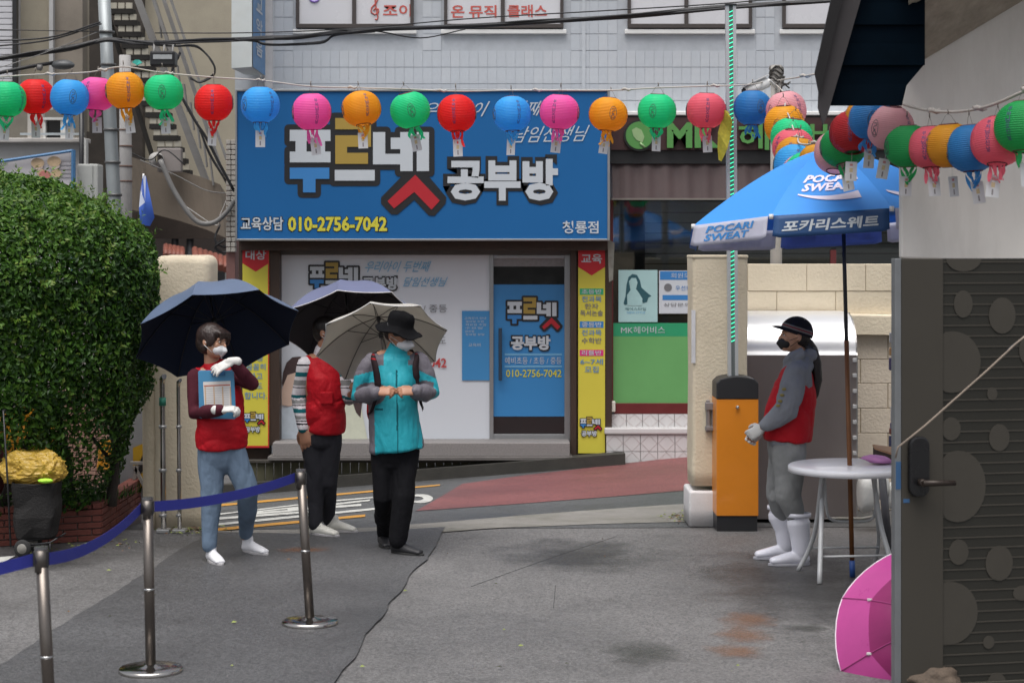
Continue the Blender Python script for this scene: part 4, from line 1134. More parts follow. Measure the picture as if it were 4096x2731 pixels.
# cables
M_cab = mat('cable_black', (0.012, 0.012, 0.014), 0.5, var=0.1)
M_cabg = mat('cable_grey', (0.20, 0.195, 0.19), 0.6, var=0.1)
def smooth_pts(pts, n=6):
    P = [Vector(p) for p in pts]
    P = [P[0] * 2 - P[1]] + P + [P[-1] * 2 - P[-2]]
    out = []
    for i in range(1, len(P) - 2):
        for k_ in range(n):
            t = k_ / n
            out.append(0.5 * ((2 * P[i]) + (-P[i - 1] + P[i + 1]) * t + (2 * P[i - 1] - 5 * P[i] + 4 * P[i + 1] - P[i + 2]) * t * t + (-P[i - 1] + 3 * P[i] - 3 * P[i + 1] + P[i + 2]) * t ** 3))
    out.append(P[-2])
    return out
def cable(name, label, px_pts, r, m=None, group=None, extra=0, spread=6, Ds_=None):
    """cable or bundle of cables hung through photo points given as (px, py, depth)"""
    t = thing(name, label, 'cable', W(*px_pts[0]), group)
    for e in range(extra + 1):
        q = MB()
        rr = r if e == 0 else r * random.uniform(0.35, 0.6)
        pts = []
        for i, (x, y, D) in enumerate(px_pts):
            j = 0 if e == 0 else 1
            pts.append(W(x, y + j * random.uniform(-spread, spread), D + j * random.uniform(-.05, .05)))
        q.tube(smooth_pts(pts, 6), rr, 7)
        q.build('strand', (m or M_cab), t)
    return t
cable('cable_bundle', 'thick black cable bundle sagging from the top left to the utility pole', [(-60, 240, 21.5), (120, 218, 21.5), (280, 192, 21.6), (420, 160, 21.7), (520, 168, 21.6), (700, 178, 21.4)], 0.028, extra=6, spread=9)
cable('cable_bundle', 'thick black cable bundle running across the white tiled wall to the upper right', [(620, 172, 20.6), (820, 162, 20.2), (1040, 155, 19.6), (1180, 150, 19.4), (1360, 128, 19.0), (1560, 116, 18.6), (1800, 108, 18.0), (2100, 92, 17.5), (2500, 66, 17.0), (2900, 30, 16.6), (3345, 0, 16.2), (3700, -40, 16)], 0.022, extra=5, spread=7)
cable('cable_bundle', 'loose lower cable loop under the main bundle in front of the tiled wall', [(940, 160, 19.8), (1020, 165, 19.7), (1080, 180, 19.6), (1280, 172, 19.3), (1345, 140, 19.1), (1500, 126, 18.9)], 0.013, extra=2, spread=5)
cable('thin_cable', 'thin grey cable slack below the bundle under the music class windows', [(1300, 120, 19), (1500, 126, 18.8), (1680, 153, 18.5), (1860, 118, 18)], 0.006, M_cab, extra=1, spread=3)
cable('thin_cable', 'thin cable crossing the tiled wall just above the main bundle', [(620, 133, 20), (1000, 132, 19.5), (1400, 116, 19), (1900, 74, 18.2), (2400, 45, 17.6), (2930, 12, 17), (3200, -20, 17)], 0.006, M_cab)
for i, (p0, p1, p2) in enumerate([((-60, 165), (200, 150), (400, 90)), ((-60, 190), (200, 160), (405, 96)), ((-60, 118), (200, 124), (420, 128)), ((-60, 290), (170, 215), (400, 125))]):
    cable('thin_cable', ['uppermost dark slack wire from the left edge to the utility pole', 'second dark slack wire from the left edge to the utility pole', 'level thin wire crossing the beige wall to the pole', 'pale taut wire rising steeply to the utility pole'][i],
          [(*p0, 21.2), (*p1, 21.4), (*p2, 21.9)], 0.010 if i < 2 else 0.005, M_cabg if i == 3 else M_cab)
for i, pts in enumerate([[(700, 185), (790, 190), (850, 250), (855, 300), (800, 330), (760, 310)], [(720, 210), (690, 300), (760, 450), (830, 560), (870, 640), (935, 760)], [(640, 640), (700, 770), (780, 880), (850, 892), (905, 850), (938, 800)], [(560, 640), (700, 700), (820, 760), (900, 772), (940, 768)],
                         [(800, 520), (840, 620), (900, 720), (935, 800), (950, 900)], [(735, 820), (860, 900), (880, 860), (930, 740)], [(900, 960), (860, 990), (900, 1010), (945, 975)], [(880, 900), (860, 960), (905, 990), (948, 950)], [(520, 610), (600, 640), (660, 600), (740, 660)]]):
    cable('loose_wire', ['looping black wire beside the black splice box', 'dark drop cable running down along the outdoor stairs', 'grey conduit hanging in a deep curve across the stair wall', 'thin wire draped across the stair wall', 'dark wire dropping to the edge of the blue board', 'pale thin wire curling below the stair wall', 'tangled black wire at the board corner, lower loop', 'tangled black wire at the board corner, upper loop', 'thin wire along the top of the stair wall'][i],
          [(*p, 22.0 + 0.1 * i) for p in pts], [0.012, 0.016, 0.03, 0.006, 0.014, 0.004, 0.012, 0.012, 0.008][i], [M_cab, M_cab, M_cabg, M_cabg, M_cab, M_white, M_cab, M_cab, M_cab][i], extra=[1, 2, 0, 0, 2, 0, 2, 2, 0][i], spread=10)
sb2 = thing('splice_box', 'black cable splice box with a grey label hanging from the cables', 'splice box', W(655, 265, 21.0))
q = MB(); a, b = W(602, 266, 21), W(702, 206, 21); q.bbox(a.x, b.x, 20.95, 21.15, a.z, b.z, 0.02); q.build('case', M_black, sb2)
part('label_plate', mat('label_grey', (0.35, 0.37, 0.38), 0.5), sb2, (612, 219, 688, 237, 20.94, 0.006))
for x in (615, 655, 690):
    q = MB(); q.tube([W(x, 210, 21), W(x + 3, 172, 21.2)], 0.012, 6); q.build('hanger', M_cabg, sb2)
sl = thing('street_lamp', 'grey street lamp head on a curved arm below the cable bundle', 'street lamp', W(430, 270, 21.8))
q = MB(); q.tube(smooth_pts([W(-40, 300, 21.4), W(80, 275, 21.4), (W(150, 262, 21.5)), W(215, 252, 21.6)], 4), 0.022, 8); q.build('arm', M_cab, sl)
q = MB(); c = W(252, 262, 21.6)
bm = bmesh.new(); bmesh.ops.create_uvsphere(bm, u_segments=20, v_segments=12, radius=1)
for v in bm.verts: v.co = Vector((v.co.x * 0.135, v.co.y * 0.09, v.co.z * (0.065 if v.co.z > 0 else 0.05))) + c
q.frombm(bm, 0, True); q.build('head', mat('lamp_head_grey', (0.09, 0.095, 0.10), 0.45, var=0.15), sl)
q = MB(); q.tube([W(150, 262, 21.5) + Vector((0, 0, -.02)), W(168, 266, 21.5) + Vector((0, 0, -.02))], 0.035, 8); q.build('joint', M_cabg, sl)
tp = thing('teal_rag', 'small teal plastic scrap caught in the cables beside the splice box', 'rag', W(548, 250, 21.3))
q = MB(); q.poly([W(528, 250, 21.3), W(548, 262, 21.3), W(568, 252, 21.25), W(556, 240, 21.3), W(540, 240, 21.3)], (0, 0.03, 0)); q.build('cloth', mat('teal_plastic', (0.05, 0.40, 0.33), 0.4), tp)
# small blue flag behind the hedge
fl = thing('flag', 'small blue and white flag hanging at the edge of the hedge', 'flag', W(590, 870, 16))
q = MB()
fp = [(572, 702), (584, 704), (600, 780), (618, 870), (600, 905), (560, 900), (556, 830), (562, 760)]
cen = W(580, 810, 15.95)
ring_ = [W(x, y, 16 + 0.05 * sin(i * 2.1)) for i, (x, y) in enumerate(fp)]
q.add([cen] + ring_, [(0, i + 1, (i + 1) % 8 + 1) for i in range(8)], smooth=True)
ob = q.build('cloth', [mat('flag_blue', (0.045, 0.12, 0.50), 0.6, var=0.15), mat('flag_white', (0.5, 0.55, 0.68), 0.6)], fl)
for i in (0, 6): ob.data.polygons[i].material_index = 1
q = MB(); q.tube([W(574, 695, 16.02), W(556, 1000, 16.02)], 0.008, 6); q.build('stick', M_white, fl)

# far backdrop wall to the left, lower level behind the hedge
bw = thing('brick_wall', 'pinkish brick wall seen through the gaps of the hedge', 'wall', W(250, 2000, 17.5))
M_pb = mat('pink_brick', (0.24, 0.135, 0.10), 0.8, var=0.15, vscale=10)
part('mortar', mat('brick_mortar', (0.22, 0.20, 0.185), 0.9), bw, (-300, 1150, 420, 2050, 17.55, 0.2))
bq = None
kk = 17.5 / F
row = 0
y = 1560
while y < 2010:
    x = 150 + (row % 2) * 24
    while x < 400:
        p = W(x + 23, y + 8, 17.5)
        if bq is None:
            q = MB(); q.bbox(-22 * kk, 22 * kk, 0, 0.06, -7.6 * kk, 7.6 * kk, 0.003); bq = q.build('brick', M_pb); bq.parent = bw; bq.location = p - wloc(bw)
        else: joined_copy(bq, bw, p - wloc(bw))
        x += 47
    y += 18; row += 1
part('backing', mat('dark_yard', (0.035, 0.033, 0.03), 0.9, var=0.4), bw, (-900, 900, -300, 2050, 17.5, 0.2), (420, 1150, 560, 2050, 17.9, 0.2))
gyb = thing('barricade_board', 'grey board with yellow and black hazard stripes between the hedge and the pillar', 'barricade', W(560, 1950, 15.0))
part('board', mat('grey_board', (0.27, 0.28, 0.30), 0.6, var=0.08), gyb, (480, 1480, 606, 2000, 15.0, 0.04))
for pts in ([(532, 1790), (600, 1762), (545, 1870), (532, 1870)], [(556, 1900), (606, 1862), (606, 1950), (540, 1950)], [(566, 1560), (606, 1520), (606, 1640), (570, 1650)]):
    q = MB(); q.poly([W(x, y, 14.99) for x, y in pts[::-1]], (0, 0.004, 0)); q.build('stripe', mat('hazard_yellow', (0.50, 0.30, 0.02), 0.5, var=0.1), gyb)
for pts in ([(600, 1766), (606, 1764), (606, 1858), (552, 1896), (534, 1880), (548, 1870)],):
    q = MB(); q.poly([W(x, y, 14.99) for x, y in pts[::-1]], (0, 0.004, 0)); q.build('stripe', mat('hazard_black', (0.02, 0.02, 0.022), 0.5), gyb)
for p, q_ in (((520, 1852), (606, 1852)), ((535, 1862), (596, 1985)), ((548, 1862), (520, 1985))):
    beam(p, q_, 14.9, 14.9, 12, mat('rail_grey_pipe', (0.34, 0.33, 0.32), 0.5), 'leg', gyb, h=0.03)

# yellow rain jackets on a rail
M_yj = mat('yellow_raincoat', (0.62, 0.28, 0.015), 0.45, var=0.15, vscale=6, dirt=0.4, dirtcol=(0.28, 0.12, 0.01), dscale=4)
M_ref = mat('reflective_band', (0.20, 0.20, 0.20), 0.4, var=0.3)
def drape(name, label, cx_, y0, y1, w0, w1, D, m, cat, group=None, bands=(), seed=0, folds=6):
    t = thing(name, label, cat, W(cx_, y1, D), group)
    q = MB(); nx, ny = 26, 22
    vs = []
    for j in range(ny + 1):
        v = j / ny
        w = w0 + (w1 - w0) * v ** 0.7
        for i in range(nx + 1):
            u = i / nx * 2 - 1
            d = D - 0.10 * (1 - u * u) * (0.4 + 0.6 * v) + 0.035 * sin(u * folds + seed) * v + 0.03 * noise.noise(Vector((u * 2, v * 3, seed)))
            vs.append(W(cx_ + u * w / 2 + 4 * noise.noise(Vector((u, v * 4, seed + 3))), y0 + (y1 - y0) * v - (14 * (1 - u * u) if j == 0 else 0), d))
    fs = [(j * (nx + 1) + i, j * (nx + 1) + i + 1, (j + 1) * (nx + 1) + i + 1, (j + 1) * (nx + 1) + i) for j in range(ny) for i in range(nx)]
    q.add(vs, fs, smooth=True)
    o = q.build('coat', [m, M_ref], t, recalc=False)
    for (v0, v1) in bands:
        for j in range(ny):
            if v0 <= (j + .5) / ny < v1:
                for i in range(nx): o.data.polygons[j * nx + i].material_index = 1
    md = o.modifiers.new('thick', 'SOLIDIFY'); md.thickness = 0.012
    return t
drape('rain_jacket', 'yellow rain jacket with grey reflective hem hanging at the left behind the hedge', 128, 1628, 1800, 70, 130, 14.8, M_yj, 'rain jacket', 'yellow rain jackets behind the hedge', [(0.75, 0.9)], 1)
drape('rain_jacket', 'yellow rain jacket at the left edge of the photo behind the dark cart', 28, 1650, 1880, 50, 110, 14.7, M_yj, 'rain jacket', 'yellow rain jackets behind the hedge', [], 2)
drape('rain_jacket', 'wide yellow rain jacket lying low beside the pink bricks', 190, 1700, 1870, 40, 100, 14.9, M_yj, 'rain jacket', 'yellow rain jackets behind the hedge', [(0.1, 0.25)], 3)
drape('rain_jacket', 'small yellow rain jacket glimpsed between the hedge stems at the right', 425, 1770, 1880, 40, 66, 14.9, M_yj, 'rain jacket', 'yellow rain jackets behind the hedge', [], 4)

# ================================================================== PLANTER with hedge
pl = thing('brick_planter', 'low red brick planter with earth holding the large hedge', 'planter', (-3.6, 13.3, 0))
M_rb = mat('red_brick', (0.165, 0.045, 0.032), 0.75, var=0.22, vscale=7, bump=0.4, bscale=70, dirt=0.35, dirtcol=(0.07, 0.035, 0.03))
M_mort = mat('planter_mortar', (0.16, 0.13, 0.12), 0.9, var=0.1)
Pc = G(405, 2162)          # front corner
Pl = Vector((-5.4, 12.55, 0)); Pr = G(572, 2092)
ztop = W(405, 2008, Pc.y).z
nrow = 6
bh = ztop / nrow
brk = {}
def brick_run(a, b, L=0.205):
    d = (b - a); Ln = d.length; d.normalize(); nrm = Vector((d.y, -d.x, 0))
    if nrm.y > 0: nrm = -nrm
    ang = math.atan2(d.y, d.x)
    for r in range(nrow):
        s = -(r % 2) * L / 2
        while s < Ln:
            s0, s1 = max(s, 0), min(s + L, Ln)
            if s1 - s0 > 0.05:
                key = round(s1 - s0, 2)
                if key not in brk:
                    q = MB(); q.bbox(-(s1 - s0) / 2 + .004, (s1 - s0) / 2 - .004, -0.006, 0.09, .004, bh - .004, 0.004)
                    o = q.build('brick', M_rb); brk[key] = o; o.parent = pl
                else: o = joined_copy(brk[key], pl)
                c = a + d * ((s0 + s1) / 2) + nrm * random.uniform(-0.002, 0.004)
                o.location = Vector((c.x, c.y, r * bh)) - wloc(pl)
                o.rotation_euler = (0, 0, ang)
            s += L
brick_run(Pl, Pc); brick_run(Pc, Pr)
q = MB()
core = [Pl + Vector((0, .012, 0)), Pc + Vector((-.006, .014, 0)), Pr + Vector((-.012, 0.01, 0)), Vector((Pr.x - 0.3, 14.6, 0)), Vector((-5.4, 14.6, 0))]
q.poly(core, (0, 0, ztop - 0.05)); q.build('core', M_mort, pl)
q = MB()
n_ = 30
q.poly([p + Vector((0, 0.05, ztop - 0.05)) for p in core], (0, 0, 0.03)); q.build('earth', mat('earth', (0.06, 0.045, 0.032), 0.95, var=0.35, vscale=14, bump=0.8, bscale=40), pl)
mb = MB()
for i in range(500):
    t = random.random()
    p = (Pl.lerp(Pc, 1 - random.random() ** 1.4) if random.random() < .8 else Pc.lerp(Pr, random.random())) + Vector((0, 0.06 + random.random() * 0.35, ztop - 0.03))
    h = random.uniform(0.03, 0.10)
    a = random.uniform(0, 6.28); w = 0.012
    d = Vector((cos(a), sin(a), 0))
    mb.add([p - d * w, p + d * w, p + d * w * .3 + Vector((random.uniform(-.04, .04), random.uniform(-.04, .04), h))], [(0, 1, 2)], random.choice([0, 1]))
mb.build('weeds', [mat('weed_green', (0.05, 0.13, 0.02), 0.5, transl=0.3), mat('weed_dark', (0.03, 0.07, 0.015), 0.5)], pl, kind='stuff', recalc=False)

# hedge
hd = thing('hedge', 'large rounded dark green clipped hedge growing from the brick planter', 'hedge', (-3.4, 13.6, ztop))
leafm = []
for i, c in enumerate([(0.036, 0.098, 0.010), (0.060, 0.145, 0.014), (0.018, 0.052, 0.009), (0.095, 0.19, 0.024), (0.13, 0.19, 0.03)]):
    leafm.append(mat(['leaf_mid', 'leaf_bright', 'leaf_dark', 'leaf_light', 'leaf_yellow'][i], c, 0.45, var=0.25, vscale=9, transl=0.25, spec=0.35))
def hedge_r(p):
    """signed shape value: <1 inside the hedge"""
    cx_, cy_, cz_ = -3.98, 13.75, 1.72
    x = (p.x - cx_) / 1.38; y = (p.y - cy_) / 1.0; z = (p.z - cz_)
    z = z / (0.94 if z > 0 else 1.75)
    v = (abs(x) ** 2.5 + abs(y) ** 2.6 + abs(z) ** 2.2) ** (1 / 2.4)
    v += 0.07 * noise.noise(p * 1.7) + 0.04 * noise.noise(p * 4.1)
    return v
mb = MB()
cntl = 0
rng = random.Random(11)
while cntl < 105000:
    d = Vector((rng.gauss(0, 1), rng.gauss(0, 1), rng.gauss(0, 1))).normalized()
    if d.y > 0.12 : continue
    # march outwards for the surface
    lo, hi = 0.1, 2.6
    c0_ = Vector((-3.98, 13.75, 1.72))
    for _ in range(9):
        m_ = (lo + hi) / 2
        if hedge_r(c0_ + d * m_) < 1: lo = m_
        else: hi = m_
    depth = abs(rng.gauss(0, 0.07)) * (1 if rng.random() < .7 else 3.2)
    p = c0_ + d * (lo - depth + 0.02)
    if p.x < -5.3 or p.z < ztop - 0.05: continue
    # thin out towards the bottom, where stems and gaps show
    low = max(0, min(1, (1.10 - p.z) / 0.55))
    gap = noise.noise(Vector((p.x * 2.6, p.y * 2.6, p.z * 1.8)) + Vector((4, 0, 0)))
    if low > 0 and rng.random() < low * (0.66 + 0.9 * gap): continue
    nrm = (d + Vector((rng.gauss(0, .55), rng.gauss(0, .55), rng.gauss(0.25, .5)))).normalized()
    t = nrm.cross(Vector((rng.gauss(0, 1), rng.gauss(0, 1), rng.gauss(0, 1)))).normalized()
    s_ = nrm.cross(t)
    L_, w_ = rng.uniform(0.017, 0.031), rng.uniform(0.010, 0.017)
    bend = nrm * L_ * 0.25
    mi = rng.choices([0, 1, 2, 3, 4], [4, 6, 2, 3, 0.8] if d.z > 0.45 - 0.2 * rng.random() else [5, 2.5, 5, 0.8, 0.25])[0]   # lighter leaves more often on top, darker ones below
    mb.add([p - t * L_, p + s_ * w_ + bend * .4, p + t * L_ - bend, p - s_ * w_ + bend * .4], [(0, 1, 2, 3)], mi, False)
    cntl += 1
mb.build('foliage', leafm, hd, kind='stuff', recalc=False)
# sprigs that break the outline
mb = MB()
for i in range(260):
    d = Vector((rng.uniform(-.4, 1), rng.uniform(-1, 0.1), rng.uniform(-.2, 1))).normalized()
    lo, hi = 0.1, 2.6
    for _ in range(9):
        m_ = (lo + hi) / 2
        if hedge_r(c0_ + d * m_) < 1: lo = m_
        else: hi = m_
    p = c0_ + d * lo
    if p.x < -5.3 or p.z < 0.7: continue
    ax_ = (d + Vector((rng.gauss(0, .3), rng.gauss(0, .3), rng.gauss(.3, .3)))).normalized()
    for k_ in range(9):
        pp = p + ax_ * (0.012 * k_)
        s_ = ax_.cross(Vector((rng.gauss(0, 1), rng.gauss(0, 1), rng.gauss(0, 1)))).normalized()
        t = (ax_ * .6 + s_).normalized(); w = ax_.cross(t).normalized() * 0.009
        mb.add([pp, pp + t * .016 + w, pp + t * .038, pp + t * .016 - w], [(0, 1, 2, 3)], rng.choice([1, 3, 3, 4]), False)
mb.build('sprig', leafm, hd, kind='stuff', recalc=False)
M_bark = mat('bark', (0.040, 0.032, 0.026), 0.85, var=0.3, vscale=20, bump=0.6, bscale=60)
for (x, D, l1, l2) in [(-3.78, 13.62, -0.35, 0.1), (-3.55, 13.7, 0.25, 0.0), (-3.2, 13.62, -0.2, 0.1), (-4.35, 13.6, 0.2, 0.0), (-3.68, 13.5, 0.5, -0.1), (-4.0, 13.8, -0.4, 0.1), (-2.95, 13.8, 0.1, 0.0), (-4.7, 13.7, 0.1, 0.1)]:
    q = MB()
    base = Vector((x, D, ztop - 0.06))
    q.tube(smooth_pts([base, base + Vector((l1 * .3, l2, .35)), base + Vector((l1 * .7, l2, .75)), base + Vector((l1, l2, 1.2))], 4), [0.042 - 0.0022 * i for i in range(13)], 8)
    for k_ in range(4):
        h = 0.3 + k_ * 0.22
        b0 = base + Vector((l1 * h / 1.2, l2, h)); a_ = rng.uniform(-1.2, 1.2)
        q.tube([b0, b0 + Vector((sin(a_) * .15, -.05, .16)), b0 + Vector((sin(a_) * .32, -.12, .38))], [0.018, 0.013, 0.007], 6)
    q.build('stem', M_bark, hd)

# ================================================================== RIGHT-HAND HOUSE
rh = thing('right_house', 'pale grey gable end of the house at the right with dark roof overhang', 'house', (4.6, 9.9, 0))
M_rw = mat('grey_white_render', (0.74, 0.71, 0.67), 0.75, var=0.05, vscale=1.5, dirt=0.3, dirtcol=(0.34, 0.30, 0.26), dscale=2.2, stretch=(1.6, 1, 0.35))
Dr = 10.85
q = MB()
q.poly([W(x, y, Dr) for x, y in [(3606, 1032), (3606, 420), (3632, 268), (4096, -10), (4700, -380), (4700, 1052), (4030, 1046)]], (0, 0.08, 0))
q.build('wall', M_rw, rh, bevel=0.01)
q = MB()   # textured gable soffit rising to the right
q.poly([W(3618, 286, Dr - 0.03), W(3640, -60, Dr - 0.75), W(3760, -420, Dr - 1.2), W(4700, -900, Dr - 1.4), W(4700, -360, Dr - 0.03)], (0, 0.02, 0.06))
q.build('soffit', mat('rough_soffit', (0.30, 0.265, 0.22), 0.95, spec=0.1, var=0.3, vscale=9, bump=1.0, bscale=26), rh)
q = MB()   # fascia board
q.poly([W(x, y, 10.2) for x, y in [(3294, 500), (3274, 430), (3276, 366), (3400, -120), (3478, -120), (3310, 462)]][::-1], (0, 0.03, 0))
q.build('fascia', mat('fascia_grey', (0.050, 0.046, 0.048), 0.7, spec=0.2, var=0.12), rh)
q = MB()
q.poly([W(x, y, 10.16) for x, y in [(3261, 290), (3352, -120), (3396, -120), (3282, 372), (3276, 366)]][::-1], (0, 0.03, 0))
q.build('fascia_trim', mat('fascia_dark', (0.020, 0.019, 0.020), 0.6, spec=0.15), rh)
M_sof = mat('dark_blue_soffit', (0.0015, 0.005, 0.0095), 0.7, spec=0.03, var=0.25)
for i in range(7):   # soffit boards between fascia and wall
    y0, y1 = -150 + i * 81, -150 + (i + 1) * 81 + 6
    xl0 = 3296 + (462 - y0) * 0.285; xl1 = 3296 + (462 - y1) * 0.285
    dd = 10.26 + (i % 2) * 0.02
    xr = lambda y: 3700 if y < 262 else 3646 - (y - 262) * 0.24
    q = MB(); q.poly([W(xl0, y0, dd), W(xr(y0), y0, dd), W(xr(y1), y1, dd), W(xl1, y1, dd)], (0, 0.015, 0)); q.build('soffit_panel', M_sof, rh)
q = MB(); q.poly([(2.12, 10.0, 3.55), (7.0, 10.0, 4.6), (7.0, 11.6, 4.6), (2.12, 11.6, 3.55)], (0, 0, 0.10)); q.build('roof', mat('roof_sheet', (0.08, 0.08, 0.085), 0.6), rh)

q = MB(); q.box(2.42, 7.0, Dr + 0.1, Dr + 0.3, 0.0, W(0, 1046, Dr).z + 0.1); q.box(2.92, 3.1, 9.2, Dr + 0.1, 0.0, 1.98); q.build('lower_wall', M_rw, rh)
# the open door leaf with its dotted film
dl = thing('door_leaf', 'dark film covered door at the right standing open with black digital lock', 'door', (2.15, 9.55, 0))
O = W(3606, 1034, 8.95); O.z = 0
ang = radians(12)
U = Vector((cos(ang), sin(ang), 0)); Nn = Vector((sin(ang), -cos(ang), 0))
zd = W(0, 1034, 8.95).z
def dpt(u, z, n=0.0): return O + U * u + Nn * n + Vector((0, 0, z))
def dbox(u0, u1, z0, z1, n0, n1):
    return [dpt(u0, z0, n1), dpt(u1, z0, n1), dpt(u1, z0, n0), dpt(u0, z0, n0), dpt(u0, z1, n1), dpt(u1, z1, n1), dpt(u1, z1, n0), dpt(u0, z1, n0)]
M_dl = mat('door_frame_taupe', (0.050, 0.045, 0.037), 0.55, spec=0.25, var=0.06, vscale=2)
M_dg = mat('door_film_dark', (0.025, 0.024, 0.020), 0.5, spec=0.25, var=0.05, vscale=2)
M_dot = mat('door_film_dot', (0.052, 0.047, 0.039), 0.5, spec=0.25, var=0.05)
q = MB(); q.hexa(dbox(0.0, 0.215, 0.0, zd, -0.04, 0)); q.hexa(dbox(0.215, 1.0, -0.02, 0.02, -0.04, 0)); q.build('stile', M_dl, dl, bevel=0.004)
q = MB(); q.hexa(dbox(0.215, 1.0, 0.02, zd, -0.03, -0.012)); q.build('film_panel', M_dg, dl)
z = 0.05; 
while z < zd:
    q = MB(); q.hexa(dbox(0.215, 1.0, z, z + 0.007, -0.012, -0.009)); q.build('film_line', M_dot, dl); z += 0.051
q = MB(); q.hexa(dbox(-0.034, -0.002, 0.0, zd + 0.0, -0.045, 0.002)); q.build('edge', mat('door_edge_metal', (0.21, 0.22, 0.23), 0.35, metal=0.5, var=0.1), dl, bevel=0.003)
dk = 9.1 / F
def dotat(px, py, rx, rz):
    # intersect the pixel ray with the door plane
    dirv = Vector(((px - CX) / F, 1, -(py - YH) / F)); o0 = Vector((0, 0, H))
    t = (O - o0).dot(Nn) / dirv.dot(Nn)
    p = o0 + dirv * t
    u = (p - O).dot(U); z = p.z
    q = MB(); n_ = 28
    pts = []
    for i in range(n_):
        uu, zz = u + rx * dk * cos(2 * pi * i / n_) * 1.05, z + rz * dk * sin(2 * pi * i / n_)
        uu = max(uu, 0.216); zz = min(zz, zd - 0.001)
        pts.append(dpt(uu, zz, -0.0085))
    q.poly(pts, Nn * 0.0015); return q.build('film_dot', M_dot, dl)
for d_ in [(3858, 1032, 72, 54), (3856, 1216, 38, 54), (4012, 1262, 55, 72), (3812, 1448, 116, 122), (3972, 1575, 21, 26), (3808, 1715, 38, 46), (4000, 1750, 42, 54), (3836, 1945, 112, 142), (3838, 2208, 40, 50), (4000, 2252, 56, 70), (3800, 2452, 116, 125), (3958, 2568, 23, 26), (4092, 2372, 38, 30), (3990, 2745, 42, 55), (4120, 1400, 42, 60)]:
    dotat(*d_)
# digital lock and lever
def ray_door(px, py):
    dirv = Vector(((px - CX) / F, 1, -(py - YH) / F)); o0 = Vector((0, 0, H))
    p = o0 + dirv * ((O - o0).dot(Nn) / dirv.dot(Nn)); return (p - O).dot(U), p.z
u0, z0 = ray_door(3628, 1984); u1, z1 = ray_door(3706, 1742)
q = MB(); uc, hw, rr = (u0 + u1) / 2, (u1 - u0) / 2, (u1 - u0) * 0.42
pts = []
for (sx, sz, a0) in ((1, 1, 0), (-1, 1, 90), (-1, -1, 180), (1, -1, 270)):
    for t in range(6):
        a = radians(a0 + t * 18)
        pts.append(dpt(uc + sx * (hw - rr) + rr * cos(a), (z1 - rr if sz > 0 else z0 + rr) + rr * sin(a), 0.0))
q.poly(pts, Nn * 0.04); q.build('digital_lock', mat('lock_black', (0.008, 0.008, 0.009), 0.25, var=0.05), dl, bevel=0.008)
u2, z2 = ray_door(3668, 1924); u3, z3 = ray_door(3790, 1922)
q = MB(); q.tube([dpt(u2, z2, 0.04), dpt(u2, z2, 0.085)], 0.018, 12); q.tube([dpt(u2 - .01, z2, 0.085), dpt(u3, z3, 0.085)], [0.016, 0.012], 12); q.build('lever', mat('lever_bronze', (0.030, 0.021, 0.017), 0.4, metal=0.4), dl)
u4, z4 = ray_door(3613, 2010); u5, z5 = ray_door(3638, 1994)
q = MB(); q.hexa(dbox(u4, u5, z4, z5, 0, 0.002)); q.build('tape', mat('blue_tape', (0.03, 0.09, 0.20), 0.5), dl)
q = MB(); q.hexa(dbox(-0.03, -0.005, W(0, 1955, 8.95).z, W(0, 1845, 8.95).z, 0.0025, 0.004)); q.build('tape', MATS['blue_tape'], dl)
# string tied across the door
st = thing('tie_string', 'pale string stretched diagonally across the dark door', 'string', W(3592, 1790, 9.3))
q = MB(); q.tube([W(3582, 1830, 8.85), W(3592, 1788, 8.83), W(3700, 1702, 8.8), W(3950, 1480, 8.78), W(4064, 1374, 8.76), W(4130, 1320, 8.75)], 0.0045, 6); q.build('cord', mat('string_tan', (0.26, 0.21, 0.17), 0.8), st)
q = MB(); q.tube([W(4020, 1412, 8.93), W(4040, 1396, 8.93), W(4070, 1368, 8.93)], [0.006, 0.011, 0.007], 6); q.build('knot', M_black, st)
# stone at the door foot
sn = thing('stone', 'brown stone at the foot of the open door', 'stone', W(3720, 2690, 9.1))
bm = bmesh.new(); bmesh.ops.create_icosphere(bm, subdivisions=4, radius=1)
c = W(3722, 2716, 9.05)
for v in bm.verts:
    n_ = noise.noise(v.co * 1.7) * 0.25 + noise.noise(v.co * 5) * 0.08
    v.co = Vector((v.co.x * 0.165, v.co.y * 0.12, v.co.z * 0.078)) * (1 + n_) + c
q = MB(); q.frombm(bm, 0, True); q.build('rock', mat('brown_rock', (0.085, 0.062, 0.045), 0.8, var=0.35, vscale=18, bump=0.8, bscale=50), sn)
